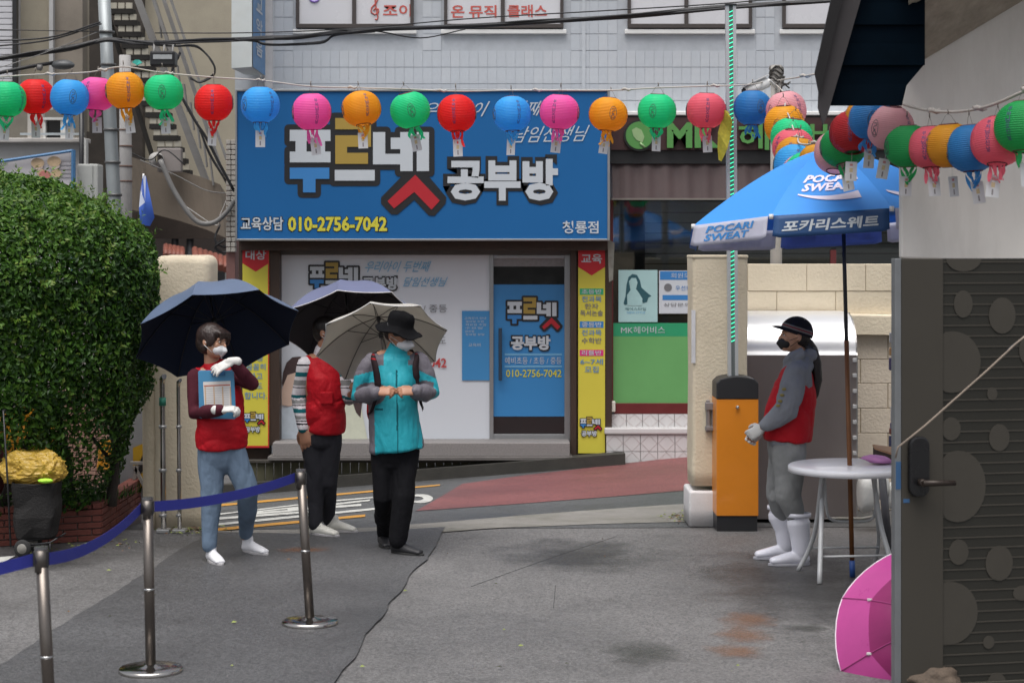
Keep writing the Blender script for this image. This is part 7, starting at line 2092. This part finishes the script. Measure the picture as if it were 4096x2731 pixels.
# gloves
q = MB(); hand(q, wrA, (1, -.05, .12), (0, -.35, 1), -1, curl=.75, size=1.0, infl=.0022); cap_tube(q, [wrA - Vector((.03, -.01, 0)), wrA + Vector((.02, 0, 0))], [.034, .030], n=14); voxel(q, 'glove', 0.0055, pr1, M_glove, smooth=2)
q = MB(); hand(q, wrB, (-.95, -.12, -.42), (0.1, -.6, .8), 1, curl=.25, size=1.0, infl=.0022, spread=.3); cap_tube(q, [wrB + Vector((.03, .01, .0)), wrB - Vector((.02, 0, 0))], [.032, .028], n=14); voxel(q, 'glove', 0.0055, pr1, M_glove, smooth=2)
# clipboard (a thing of its own, held)
cb = thing('clipboard', 'blue plastic clipboard with a printed form held against the red vest', 'clipboard', P1(866, 1670, -.17))
M_cb = mat('clipboard_blue', (0.060, 0.225, 0.40), 0.3, var=0.04)
def cbp(x, y, d=0.0): return W(x, y, D1_ - .175 - (y - 1480) * .00006 + d)
q = MB(); q.poly([cbp(*p) for p in [(798, 1481), (792, 1487), (797, 1668), (804, 1673), (938, 1676), (944, 1670), (936, 1490), (928, 1481)]], (0, .006, 0)); q.build('board', M_cb, cb, bevel=.002)
q = MB(); q.poly([cbp(*p, -.003) for p in [(812, 1527), (922, 1523), (927, 1628), (818, 1631)]], (0, .001, 0)); sh_ = q.build('paper', mat('form_paper', (0.62, 0.60, 0.58), 0.6), cb)
Mt = mat('form_tan', (0.50, 0.33, 0.20), 0.6); Mr2 = mat('form_red', (0.45, 0.10, 0.05), 0.6)
q = MB(); q.poly([cbp(*p, -.0045) for p in [(816, 1541), (920, 1537), (920, 1541), (816, 1545)]], (0, .001, 0)); q.build('print', Mr2, sh_)
for x in (818, 853, 888, 919):
    q = MB(); q.poly([cbp(*p, -.0045) for p in [(x, 1546), (x + 4, 1546), (x + 7, 1627), (x + 3, 1627)]], (0, .001, 0)); q.build('print', Mt, sh_)
for j in range(8):
    q = MB(); q.poly([cbp(*p, -.004) for p in [(823, 1554 + j * 9), (916, 1551 + j * 9), (916, 1553 + j * 9), (823, 1556 + j * 9)]], (0, .0006, 0)); q.build('print', mat('form_line', (0.42, 0.42, 0.44), 0.6), sh_)
q = MB(); q.poly([cbp(*p, -.008) for p in [(840, 1487), (900, 1485), (901, 1501), (846, 1503)]], (0, .006, 0)); q.build('clip', mat('clip_blue', (0.02, 0.11, 0.26), 0.35), cb, bevel=.003)

# ---------------------------------------------------------------- 2: person in striped sleeves under the lilac umbrella
D2_ = 13.80
def P2(x, y, dy=0.0): return W(x, y, D2_ + dy)
pr2 = thing('person', 'person in red vest over a striped top, face hidden behind the pale grey umbrella', 'person', (P2(1290, 2140).x, D2_, 0))
hc = P2(1312, 1332, .02); f2 = Vector((0.93, -0.30, -0.05))
body = MB(); f_, u_, r_ = head_shape(body, hc, f2, (0, 0, 1))
shA, elA, wrA = P2(1222, 1462, -.02), P2(1196, 1592, .02), P2(1214, 1712, -.08)
shB, elB, wrB = P2(1345, 1462, .02), P2(1404, 1600, -.06), P2(1402, 1578, -.20)
hipA, knA, anA = P2(1252, 1740), P2(1262, 1930, -.02), Vector((P2(1262, 0).x, 13.78, .09))
hipB, knB, anB = P2(1318, 1740), P2(1312, 1930, .0), Vector((P2(1306, 0).x, 13.98, .09))
cap_tube(body, [P2(1300, 1370, .02), P2(1292, 1425, .03)], [.052, .058], n=14)
tor = [P2(1285, 1455, .03), P2(1296, 1540), P2(1304, 1630), P2(1290, 1715), P2(1285, 1745)]
cap_tube(body, tor, [(.145, .085), (.140, .11), (.140, .12), (.145, .115), (.145, .11)], side=(1, .25, 0), n=18)
for (a_, b_, c_) in ((shA, elA, wrA), (shB, elB, wrB)): cap_tube(body, [a_, a_.lerp(b_, .5), b_, b_.lerp(c_, .5), c_], [.050, .044, .038, .034, .026], n=12)
hand(body, wrA, (.16, -.12, -1), (-.35, -1, .1), 1, curl=.45, size=1.22, spread=.2)
hand(body, wrB, (.35, -.5, .5), (.6, -.2, -.6), 1, curl=1.2, size=.95)
legs_body(body, hipA, knA, anA); legs_body(body, hipB, knB, anB)
voxel(body, 'body', 0.0065, pr2, M_skin_d, smooth=3); eyes(hc, f_, u_, r_, pr2)
mask_shape(hc, f_, u_, r_, 1.0, M_mask, pr2)
q = MB(); ellip(q, hc + u_ * .042 - f_ * .020, (.087, .102, .084), r_, f_, u_); ellip(q, hc + u_ * .0 - f_ * .055, (.074, .058, .075), r_, f_, u_); ellip(q, hc + u_ * .070 + f_ * .035, (.068, .055, .036), r_, f_, u_)
voxel(q, 'hair', 0.007, pr2, M_hair, smooth=2, disp=(.002, 40, (1, 1, .3)))
SM = [fabric('stripe_white', (0.60, 0.57, 0.60)), fabric('stripe_grey', (0.23, 0.23, 0.23)), fabric('stripe_teal', (0.012, 0.115, 0.135)), fabric('stripe_black', (0.015, 0.015, 0.02))]
def stripes(c):
    y = YH + (H - c.z) * F / D2_                  # bands run round the sleeve at fixed heights
    seq = [(0, 1455, 0), (1455, 1462, 3), (1462, 1486, 0), (1486, 1504, 2), (1504, 1518, 0), (1518, 1540, 1), (1540, 1546, 0), (1546, 1550, 3), (1550, 1578, 0), (1578, 1590, 2), (1590, 1597, 0), (1597, 1612, 1), (1612, 1616, 0), (1616, 1621, 3), (1621, 1632, 0), (1632, 1648, 2), (1648, 1659, 0), (1659, 1672, 1), (1672, 1677, 0), (1677, 1681, 3), (1681, 1688, 0), (1688, 1693, 3), (1693, 1712, 0), (1712, 1990, 2)]
    for a_, b_, m_ in seq:
        if a_ <= y < b_: return m_
    return 0
q = MB()
cap_tube(q, tor[:4], [(.142, .080), (.128, .10), (.122, .108), (.126, .10)], side=(1, .25, 0), n=18)
cap_tube(q, [shA, shA.lerp(elA, .5), elA, elA.lerp(wrA, .5), wrA], [.066, .062, .058, .052, .042], n=16)
cap_tube(q, [shB, shB.lerp(elB, .5), elB, elB.lerp(wrB, .5), wrB.lerp(elB, .2)], [.062, .056, .052, .046, .038], n=14)
cap_tube(q, [P2(1292, 1408, .03), P2(1290, 1440, .03)], [.066, .075], n=14)
voxel(q, 'striped_top', 0.0065, pr2, SM, smooth=4, disp=(.004, 12, (1, 1, 1)), matfun=stripes)
q = MB()
cap_tube(q, [P2(1285, 1428, .03), P2(1290, 1455, .03), P2(1300, 1520), P2(1306, 1600, -.01), P2(1302, 1670, -.01), P2(1298, 1720)], [(.112, .088), (.138, .106), (.136, .124), (.138, .134), (.144, .138), (.146, .138)], side=(1, .25, 0), n=22, ck=.10)
cap_tube(q, [P2(1242, 1452, .0), P2(1278, 1436, .03), P2(1310, 1436, .03), P2(1336, 1452, .03)], [.064, .076, .076, .062], n=16)
voxel(q, 'vest', 0.008, pr2, M_vest, smooth=4, disp=(.011, 8, (.8, 1, 1.3)))
q = MB(); q.bbox(P2(1290, 0).x, P2(1340, 0).x, D2_ - .155, D2_ - .135, P2(0, 1610).z, P2(0, 1560).z, .01); q.build('vest_pocket', M_vest, pr2)
M_char = fabric('charcoal_trousers', (0.028, 0.028, 0.034))
q = MB()
cap_tube(q, [P2(1292, 1715), P2(1288, 1745), P2(1286, 1770)], [(.125, .108), (.136, .115), (.138, .115)], side=(1, .25, 0), n=18, ck=.5)
cap_tube(q, [hipA, hipA.lerp(knA, .5), knA, knA.lerp(anA, .5), anA + Vector((0, 0, .0))], [.095, .084, .068, .058, .050], n=16)
cap_tube(q, [hipB, hipB.lerp(knB, .5), knB, knB.lerp(anB, .5), anB + Vector((0, 0, .0))], [.092, .080, .064, .056, .048], n=16)
voxel(q, 'trousers', 0.009, pr2, M_char, smooth=4, disp=(.011, 8, (1.1, 1, .5)))
shoe(pr2, Vector((anA.x - .03, anA.y + .02, 0)), radians(-30), .25, mat('off_white_shoe', (0.60, 0.59, 0.54), 0.55), M_sole); shoe(pr2, Vector((anB.x - .01, anB.y + .0, 0)), radians(-22), .25, MATS['off_white_shoe'], M_sole)

# ---------------------------------------------------------------- 3: man in the turquoise jacket
D3_ = 12.96
def P3(x, y, dy=0.0): return W(x, y, D3_ + dy)
pr3 = thing('person', 'person in turquoise and grey rain jacket, black bucket hat and white mask, with backpack straps', 'person', (P3(1575, 2200).x, D3_, 0))
hc = P3(1594, 1338, -.03); f3 = Vector((0.88, -0.50, -0.22))
body = MB(); f_, u_, r_ = head_shape(body, hc, f3, (0.05, -0.15, 1))
shA, elA, wrA = P3(1478, 1452, .0), P3(1450, 1586, .02), P3(1508, 1568, -.22)
shB, elB, wrB = P3(1676, 1452, .0), P3(1720, 1574, -.02), P3(1662, 1566, -.22)
hipA, knA, anA = P3(1530, 1800), P3(1530, 1985, -.02), Vector((P3(1526, 0).x, 13.30, .09))
hipB, knB, anB = P3(1622, 1800), P3(1612, 1985, -.06), Vector((P3(1592, 0).x, 12.92, .10))
cap_tube(body, [P3(1580, 1385, .0), P3(1576, 1430, .02)], [.055, .060], n=14)
tor = [P3(1578, 1450, .02), P3(1576, 1540), P3(1576, 1640), P3(1578, 1740), P3(1578, 1800)]
cap_tube(body, tor, [(.165, .088), (.160, .11), (.150, .12), (.160, .12), (.150, .11)], side=(1, 0, 0), n=18)
for (a_, b_, c_) in ((shA, elA, wrA), (shB, elB, wrB)): cap_tube(body, [a_, a_.lerp(b_, .5), b_, b_.lerp(c_, .5), c_], [.050, .044, .038, .034, .028], n=12)
hand(body, wrA, (.90, -.25, .10), (-.1, -.75, .65), -1, curls=[.65, .95, 1.15, 1.25], size=1.0)
hand(body, wrB, (-.90, -.25, .08), (.1, -.75, .65), 1, curls=[.65, .95, 1.15, 1.25], size=1.0)
legs_body(body, hipA, knA, anA); legs_body(body, hipB, knB, anB)
voxel(body, 'body', 0.0065, pr3, M_skin_d, smooth=3); eyes(hc, f_, u_, r_, pr3, brows=False)
mask_shape(hc, f_, u_, r_, 1.05, mat('white_beak_mask', (0.66, 0.66, 0.69), 0.7, var=0.02), pr3, beak=.016)
q = MB(); ellip(q, hc + u_ * .012 - f_ * .045, (.078, .060, .075), r_, f_, u_); ellip(q, hc + u_ * .03 - f_ * .01, (.084, .090, .060), r_, f_, u_); voxel(q, 'hair', 0.008, pr3, M_hair, smooth=2)
# bucket hat: crown + drooping brim
M_hat = fabric('black_hat', (0.006, 0.006, 0.007), rough=0.9, spec=0.08)
hu = (u_ + Vector((.10, 0.05, 0))).normalized(); hf = (f_ - hu * f_.dot(hu)).normalized(); hr = hf.cross(hu)
hb = hc + hu * .056 - hf * .004
q = MB(); n = 40; prof = [(.158, -.022), (.152, -.029), (.122, -.008), (.094, .008), (.090, .018), (.089, .050), (.084, .080), (.068, .097), (.035, .104), (.002, .105)]
vs = []
for (r, z) in prof:
    for j in range(n):
        a = 2 * pi * j / n
        w_ = 0.010 * sin(3 * a + 1) + 0.006 * sin(5 * a) if r > .12 else 0.003 * sin(4 * a)
        vs.append(hb + hr * r * cos(a) * .95 + hf * r * sin(a) * 1.08 + hu * (z + w_ + (-.012 * abs(cos(a)) if r > .12 else 0)))
q.add(vs, [(i * n + j, i * n + (j + 1) % n, (i + 1) * n + (j + 1) % n, (i + 1) * n + j) for i in range(len(prof) - 1) for j in range(n)], smooth=True)
o = q.build('hat', M_hat, pr3, recalc=False); md = o.modifiers.new('thick', 'SOLIDIFY'); md.thickness = .004
q = MB(); q.tube([hb + hr * .09 + hu * .02 - hf * .05, hc + hr * .075 - u_ * .06 + f_ * .0, hc - u_ * .13 + f_ * .05], .002, 5); q.build('chin_cord', M_black, pr3)
M_teal = fabric('turquoise_shell', (0.022, 0.345, 0.42), rough=0.5, bump=0.9, spec=0.3)
M_gsh = fabric('grey_shell', (0.125, 0.115, 0.135), rough=0.55, bump=0.9, spec=0.3)
M_blkz = fabric('zip_dark', (0.010, 0.10, 0.12))
def jac(c):
    x = CX + c.x * F / c.y; y = YH + (H - c.z) * F / c.y
    if c.y > D3_ + .07: return 1
    if y < 1440 and 1540 < x < 1640: return 0
    # forearms grey, upper sleeves turquoise below the shoulder yoke
    for (e, w_, s_, sx) in ((elA, wrA, shA, -1), (elB, wrB, shB, 1)):
        ab = w_ - e; t = max(0, min(1, (c - e).dot(ab) / ab.length_squared)); dd = (c - (e + ab * t)).length
        if dd < .085 and (t > .16) and c.y < D3_ - .03: return 1
    if (x < 1512 or x > 1650) and y < 1600:
        lim = 1492 - (x - 1460) * .25 if x < 1560 else 1475 + (x - 1660) * .45
        if y < lim: return 1
        return 0
    if y < 1455 + abs(x - 1590) * .1 and (x < 1535 or x > 1632): return 1
    if x < 1496 + (y - 1600) * .02 and y > 1590: return 1
    if y > 1600 and x > 1690: return 1
    if abs(x - (1586 + (y - 1500) * .02)) < 3 and y > 1480: return 2
    if 1500 < x < 1532 and abs(y - 1636) < 4: return 2
    return 0
q = MB()
cap_tube(q, [P3(1577, 1418, .01), P3(1577, 1440, .01), P3(1576, 1530, -.01), P3(1576, 1640, -.01), P3(1582, 1730, -.01), P3(1588, 1796, -.01)], [(.110, .085), (.165, .105), (.178, .135), (.168, .145), (.184, .150), (.190, .152)], side=(1, 0, 0), n=24, ck=.08)
cap_tube(q, [P3(1588, 1388, -.01), P3(1582, 1425, .01)], [.066, .085], n=16)
cap_tube(q, [shA + Vector((.02, 0, 0)), shA.lerp(elA, .4), elA, elA.lerp(wrA, .45), wrA.lerp(elA, .06)], [.075, .074, .072, .064, .048], n=18)
cap_tube(q, [shB - Vector((.02, 0, 0)), shB.lerp(elB, .4), elB, elB.lerp(wrB, .45), wrB.lerp(elB, .06)], [.075, .074, .072, .064, .048], n=18)
voxel(q, 'jacket', 0.0065, pr3, [M_teal, M_gsh, M_blkz], smooth=5, disp=(.013, 9, (1.2, 1, .55)), matfun=jac)
M_blkt = fabric('black_trousers', (0.008, 0.008, 0.010))
q = MB()
cap_tube(q, [P3(1577, 1770), P3(1577, 1800), P3(1577, 1830)], [(.150, .115), (.160, .118), (.155, .118)], side=(1, 0, 0), n=18)
cap_tube(q, [hipA, hipA.lerp(knA, .5), knA, knA.lerp(anA, .5), anA], [.088, .080, .068, .060, .056], n=16)
cap_tube(q, [hipB, hipB.lerp(knB, .5), knB, knB.lerp(anB, .5), anB], [.090, .084, .074, .066, .060], n=16)
voxel(q, 'trousers', 0.009, pr3, M_blkt, smooth=4, disp=(.012, 8, (1.1, 1, .5)))
M_bsh = mat('black_shoe', (0.016, 0.016, 0.019), 0.5)
shoe(pr3, Vector((anA.x - .03, anA.y + .05, 0)), radians(-75), .26, M_bsh, M_rubber, name='boot'); shoe(pr3, Vector((anB.x - .045, anB.y + .04, 0)), radians(-32), .27, M_bsh, M_rubber, name='boot')
bp_ = thing('backpack', 'black and red hiking backpack worn by the man in turquoise', 'backpack', P3(1560, 1600, .2))
q = MB(); cap_tube(q, [P3(1560, 1440, .20), P3(1556, 1540, .24), P3(1550, 1650, .22)], [(.12, .07), (.15, .10), (.15, .10)], side=(1, 0, 0), n=18); voxel(q, 'pack', 0.012, bp_, fabric('pack_red', (0.25, 0.01, 0.015)), smooth=3)
for sx, pts in ((-1, [(1528, 1408, .10), (1508, 1412, .02), (1500, 1430, -.10), (1508, 1470, -.150), (1516, 1530, -.160), (1512, 1580, -.16), (1494, 1640, -.10), (1480, 1660, .02)]), (1, [(1640, 1404, .10), (1652, 1412, .02), (1660, 1430, -.09), (1656, 1470, -.145), (1664, 1530, -.155), (1674, 1600, -.12), (1684, 1640, .02)])):
    q = MB(); P = smooth_pts([P3(x, y, d - .004) for x, y, d in pts], 6); n = len(P); vs = []
    for i, p in enumerate(P):
        w_ = .024 if i < n * .6 else .012
        out_ = (p - P3(1577, 1500, .0)); out_.z = 0; out_.normalize()
        s_ = Vector((1, 0, 0)); s_ = (s_ - out_ * s_.dot(out_)).normalized() * w_
        p = p + out_ * .010
        vs += [p - s_, p + s_]
    q.add(vs, [(2 * i, 2 * i + 2, 2 * i + 3, 2 * i + 1) for i in range(n - 1)], smooth=True)
    o = q.build('strap', [fabric('strap_black', (0.020, 0.012, 0.014)), MATS['pack_red']], bp_, recalc=False)
    md = o.modifiers.new('thick', 'SOLIDIFY'); md.thickness = .012; md.offset = 1
    for i in range(n // 6, n // 3, 3): o.data.polygons[i].material_index = 1

# ---------------------------------------------------------------- 4: woman in the black cap, seen from the side
D4_ = 12.60
def P4(x, y, dy=0.0): return W(x, y, D4_ + dy)
pr4 = thing('person', 'person in black cap and mask, red vest over grey hoodie, white rubber boots, facing left', 'person', (P4(3170, 2250).x, D4_, 0))
hc = P4(3176, 1346, .0); f4 = Vector((-1, -.12, .10))
body = MB(); f_, u_, r_ = head_shape(body, hc, f4, (0.10, 0, 1))
cap_tube(body, [P4(3192, 1395), P4(3202, 1448, .0)], [.048, .056], n=14)
tor = [P4(3190, 1480), P4(3178, 1550), P4(3160, 1640), P4(3150, 1730), P4(3152, 1790)]
cap_tube(body, tor, [(.085, .165), (.110, .150), (.112, .14), (.108, .15), (.105, .155)], side=(1, 0, 0), n=18)
shA, elA, wrA = P4(3180, 1492, -.165), P4(3146, 1640, -.20), P4(3050, 1712, -.15)
shB, elB, wrB = P4(3180, 1492, .165), P4(3150, 1640, .20), P4(3046, 1722, -.02)
for (a_, b_, c_) in ((shA, elA, wrA), (shB, elB, wrB)): cap_tube(body, [a_, a_.lerp(b_, .5), b_, b_.lerp(c_, .5), c_], [.048, .042, .036, .032, .024], n=12)
hand(body, wrA, (-.75, .30, -.45), (-.3, -.85, .2), 1, curls=[.5, .7, .9, 1.0], size=.92)
hand(body, wrB, (-.7, -.05, -.55), (-.2, .9, .1), -1, curls=[.6, .8, .9, 1.0], size=.92)
hipA, knA, anA = P4(3155, 1810, -.09), P4(3158, 1990, -.10), Vector((P4(3188, 0).x, D4_ - .10, .12))
hipB, knB, anB = P4(3145, 1810, .09), P4(3110, 1990, .10), Vector((P4(3150, 0).x, D4_ + .16, .12))
legs_body(body, hipA, knA, anA, scale=.76); legs_body(body, hipB, knB, anB, scale=.76)
voxel(body, 'body', 0.0065, pr4, M_skin, smooth=3); eyes(hc, f_, u_, r_, pr4)
mask_shape(hc, f_, u_, r_, 1.0, mat('black_mask', (0.012, 0.012, 0.014), 0.7, var=0.05), pr4)
q = MB(); ellip(q, hc + u_ * .015 - f_ * .040, (.082, .072, .080), r_, f_, u_); ellip(q, hc - u_ * .03 - f_ * .062, (.055, .045, .05), r_, f_, u_)
hp = [P4(3236, 1372), P4(3252, 1400, .01), P4(3264, 1450, .0), P4(3268, 1520, -.01), P4(3262, 1580, -.01), P4(3256, 1605, -.01)]
cap_tube(q, hp, [.030, .034, .038, .036, .022, .008], n=12)
voxel(q, 'hair', 0.006, pr4, M_hair, smooth=2, disp=(.0025, 30, (1, 1, .25)))
q = MB(); cap_tube(q, [P4(3222, 1386, -.02), P4(3250, 1398, -.03), P4(3268, 1396, -.02)], [.014, .020, .004], n=8); cap_tube(q, [P4(3232, 1372, -.02), P4(3240, 1392, -.03)], [.008, .014], n=8); voxel(q, 'hair_bow', 0.005, pr4, M_black, smooth=1)
# cap
hu = (u_ + Vector((.22, 0, 0))).normalized(); hf = (f_ - hu * f_.dot(hu)).normalized(); hr = hf.cross(hu)
hb = hc + hu * .036 - hf * .010
q = MB(); bm = bmesh.new(); bmesh.ops.create_icosphere(bm, subdivisions=4, radius=1)
for v in bm.verts:
    z = v.co.z
    v.co = hb + hr * v.co.x * .093 + hf * v.co.y * .112 + hu * (max(z, -.12) * .105)
q.frombm(bm, 0, True)
M_capf = fabric('navy_black_cap', (0.012, 0.012, 0.018))
q.build('cap', M_capf, pr4)
q = MB(); n = 18; vs = []
for j in range(5):
    for i in range(n + 1):
        a = pi * i / n
        k_ = j / 4
        vs.append(hb + hu * (.002 - .020 * k_ * k_ + .010 * (1 - sin(a)) * 0) + hr * cos(a) * (.088 - .012 * k_) + hf * (sin(a) * (.095 + .080 * k_)))
q.add(vs, [(j * (n + 1) + i, j * (n + 1) + i + 1, (j + 1) * (n + 1) + i + 1, (j + 1) * (n + 1) + i) for j in range(4) for i in range(n)], smooth=True)
o = q.build('cap_peak', M_capf, pr4, recalc=False); md = o.modifiers.new('thick', 'SOLIDIFY'); md.thickness = .005
q = MB(); q.lathe([(.0955, 0), (.0955, .012)], (0, 0, 0), 40)
for j, (z0_, col) in enumerate(((.006, (0.16, 0.15, 0.15)), (.016, (0.20, 0.03, 0.04)), (.026, (0.14, 0.14, 0.14)))):
    q = MB(); n = 44; vs = []
    for i in range(n):
        a = 2 * pi * i / n
        for z in (z0_, z0_ + .008): 
            k_ = math.sqrt(max(0, 1 - (z / .105) ** 2)) * 1.012
            vs.append(hb + hr * cos(a) * .093 * k_ + hf * sin(a) * .112 * k_ + hu * z)
    q.add(vs, [(2 * i, 2 * ((i + 1) % n), 2 * ((i + 1) % n) + 1, 2 * i + 1) for i in range(n)], smooth=True); q.build('cap_band', mat('cap_band_%s' % 'abc'[j], col, 0.7), pr4, recalc=False)
M_hood = fabric('grey_hoodie', (0.205, 0.215, 0.24))
q = MB()
cap_tube(q, [P4(3188, 1478), P4(3178, 1550), P4(3160, 1640), P4(3148, 1730), P4(3146, 1768)], [(.092, .172), (.118, .158), (.120, .15), (.122, .16), (.125, .16)], side=(1, 0, 0), n=20)
cap_tube(q, [shA, shA.lerp(elA, .35), shA.lerp(elA, .7), elA, elA.lerp(wrA, .5), wrA.lerp(elA, .18)], [.070, .084, .086, .080, .064, .048], n=16)
cap_tube(q, [shB, shB.lerp(elB, .5), elB, elB.lerp(wrB, .5), wrB.lerp(elB, .18)], [.064, .068, .064, .056, .046], n=16)
# hood around the neck
ring_ = [P4(3150, 1448, 0), P4(3172, 1428, -.08), P4(3208, 1412, -.10), P4(3238, 1420, -.04), P4(3244, 1425, .04), P4(3208, 1412, .10), P4(3172, 1428, .08), P4(3150, 1448, 0)]
cap_tube(q, ring_, [.026, .034, .040, .044, .044, .040, .034, .026], n=12)
cap_tube(q, [P4(3205, 1440), P4(3222, 1462)], [(.06, .10), (.05, .11)], side=(1, 0, 0), n=14)
voxel(q, 'hoodie', 0.0075, pr4, M_hood, smooth=5, disp=(.012, 9, (1, 1, .9)))
q = MB()
cap_tube(q, [P4(3196, 1462), P4(3188, 1490), P4(3176, 1560), P4(3162, 1640), P4(3152, 1712), P4(3150, 1758)], [(.085, .135), (.108, .150), (.142, .166), (.162, .174), (.166, .180), (.158, .182)], side=(1, 0, .22), n=22, ck=.10)
voxel(q, 'vest', 0.008, pr4, M_vest, smooth=4, disp=(.010, 7, (.9, .9, 1.0)))
q = MB()
for i, (x, y) in enumerate([(3136, 1556), (3128, 1580), (3120, 1604), (3112, 1622)]): ellip(q, P4(x, y, -.262), (.016, .004, .010), None, None, None, 2)
q.build('sleeve_print', mat('gold_print', (0.24, 0.19, 0.05), 0.6), pr4)
M_swe = fabric('grey_sweatpants', (0.235, 0.24, 0.24))
q = MB()
cap_tube(q, [P4(3152, 1745), P4(3152, 1790), P4(3152, 1815)], [(.118, .160), (.128, .165), (.12, .16)], side=(1, 0, 0), n=20)
bA, bB = knA.lerp(anA, .6), knB.lerp(anB, .6)
cap_tube(q, [hipA, hipA.lerp(knA, .5), knA, P4(3178, 2046, -.10), P4(3186, 2110, -.10)], [(.112, .09), (.102, .085), (.084, .076), (.070, .060), (.046, .042)], side=(1, 0, 0), n=16)
cap_tube(q, [hipB, hipB.lerp(knB, .5), knB, P4(3126, 2050, .14), P4(3134, 2110, .16)], [(.102, .09), (.092, .085), (.076, .072), (.060, .054), (.046, .042)], side=(1, 0, 0), n=16)
voxel(q, 'sweatpants', 0.009, pr4, M_swe, smooth=4, disp=(.013, 8, (1.1, 1, .7)))
M_boot = mat('white_rubber_boot', (0.74, 0.74, 0.82), 0.22, var=0.02, coat=0.3)
for an, ang in ((anA, 187), (anB, 185)):
    d = Vector((cos(radians(ang)), sin(radians(ang)), 0))
    q = MB(); ztop_ = .31 if an is anA else .325
    base = Vector((an.x, an.y, 0))
    cap_tube(q, [base + Vector((.012, 0, .09)), base + Vector((.004, 0, .20)), base + Vector((-.006 if an is anA else -.03, 0, ztop_ - .03))], [(.058, .050), (.068, .057), (.080, .067)], side=(1, 0, 0), n=20)
    cap_tube(q, [base - d * .035 + Vector((0, 0, .045)), base + d * .06 + Vector((0, 0, .052)), base + d * .135 + Vector((0, 0, .038)), base + d * .175 + Vector((0, 0, .034))], [(.040, .038), (.044, .042), (.046, .034), (.040, .028)], side=(0, 1, 0), n=18)
    o = voxel(q, 'rubber_boot', 0.006, pr4, M_boot, smooth=4)
    c = base + Vector((-.006 if an is anA else -.03, 0, ztop_ + .022))
    q = MB(); n = 28
    q.add([c + Vector((.083 * cos(a), .070 * sin(a), z)) for z in (-.01, .018) for a in [2 * pi * i / n for i in range(n)]], [(i, (i + 1) % n, (i + 1) % n + n, i + n) for i in range(n)], smooth=True)
    oo = q.build('boot_rim', M_boot, o, recalc=False); md = oo.modifiers.new('thick', 'SOLIDIFY'); md.thickness = .005; md.offset = 0
    q = MB(); pts = []
    for i in range(24):
        a = 2 * pi * i / 24
        lx = .07 + cos(a) * .145
        pts.append(base + d * lx + Vector((-d.y, d.x, 0)) * sin(a) * (.047 - .008 * abs(cos(a)) ** 3))
    q.poly([p + Vector((0, 0, .001)) for p in pts], (0, 0, .018)); q.build('sole', mat('boot_sole', (0.40, 0.40, 0.44), 0.5), o, bevel=.003)
q = MB(); hand(q, wrA, (-.75, .30, -.45), (-.3, -.85, .2), 1, curls=[.5, .7, .9, 1.0], size=.97, infl=.0022); voxel(q, 'glove', 0.0055, pr4, M_glove, smooth=2)
q = MB(); hand(q, wrB, (-.7, -.05, -.55), (-.2, .9, .1), -1, curls=[.6, .8, .9, 1.0], size=.97, infl=.0022); voxel(q, 'glove', 0.0055, pr4, M_glove, smooth=2)
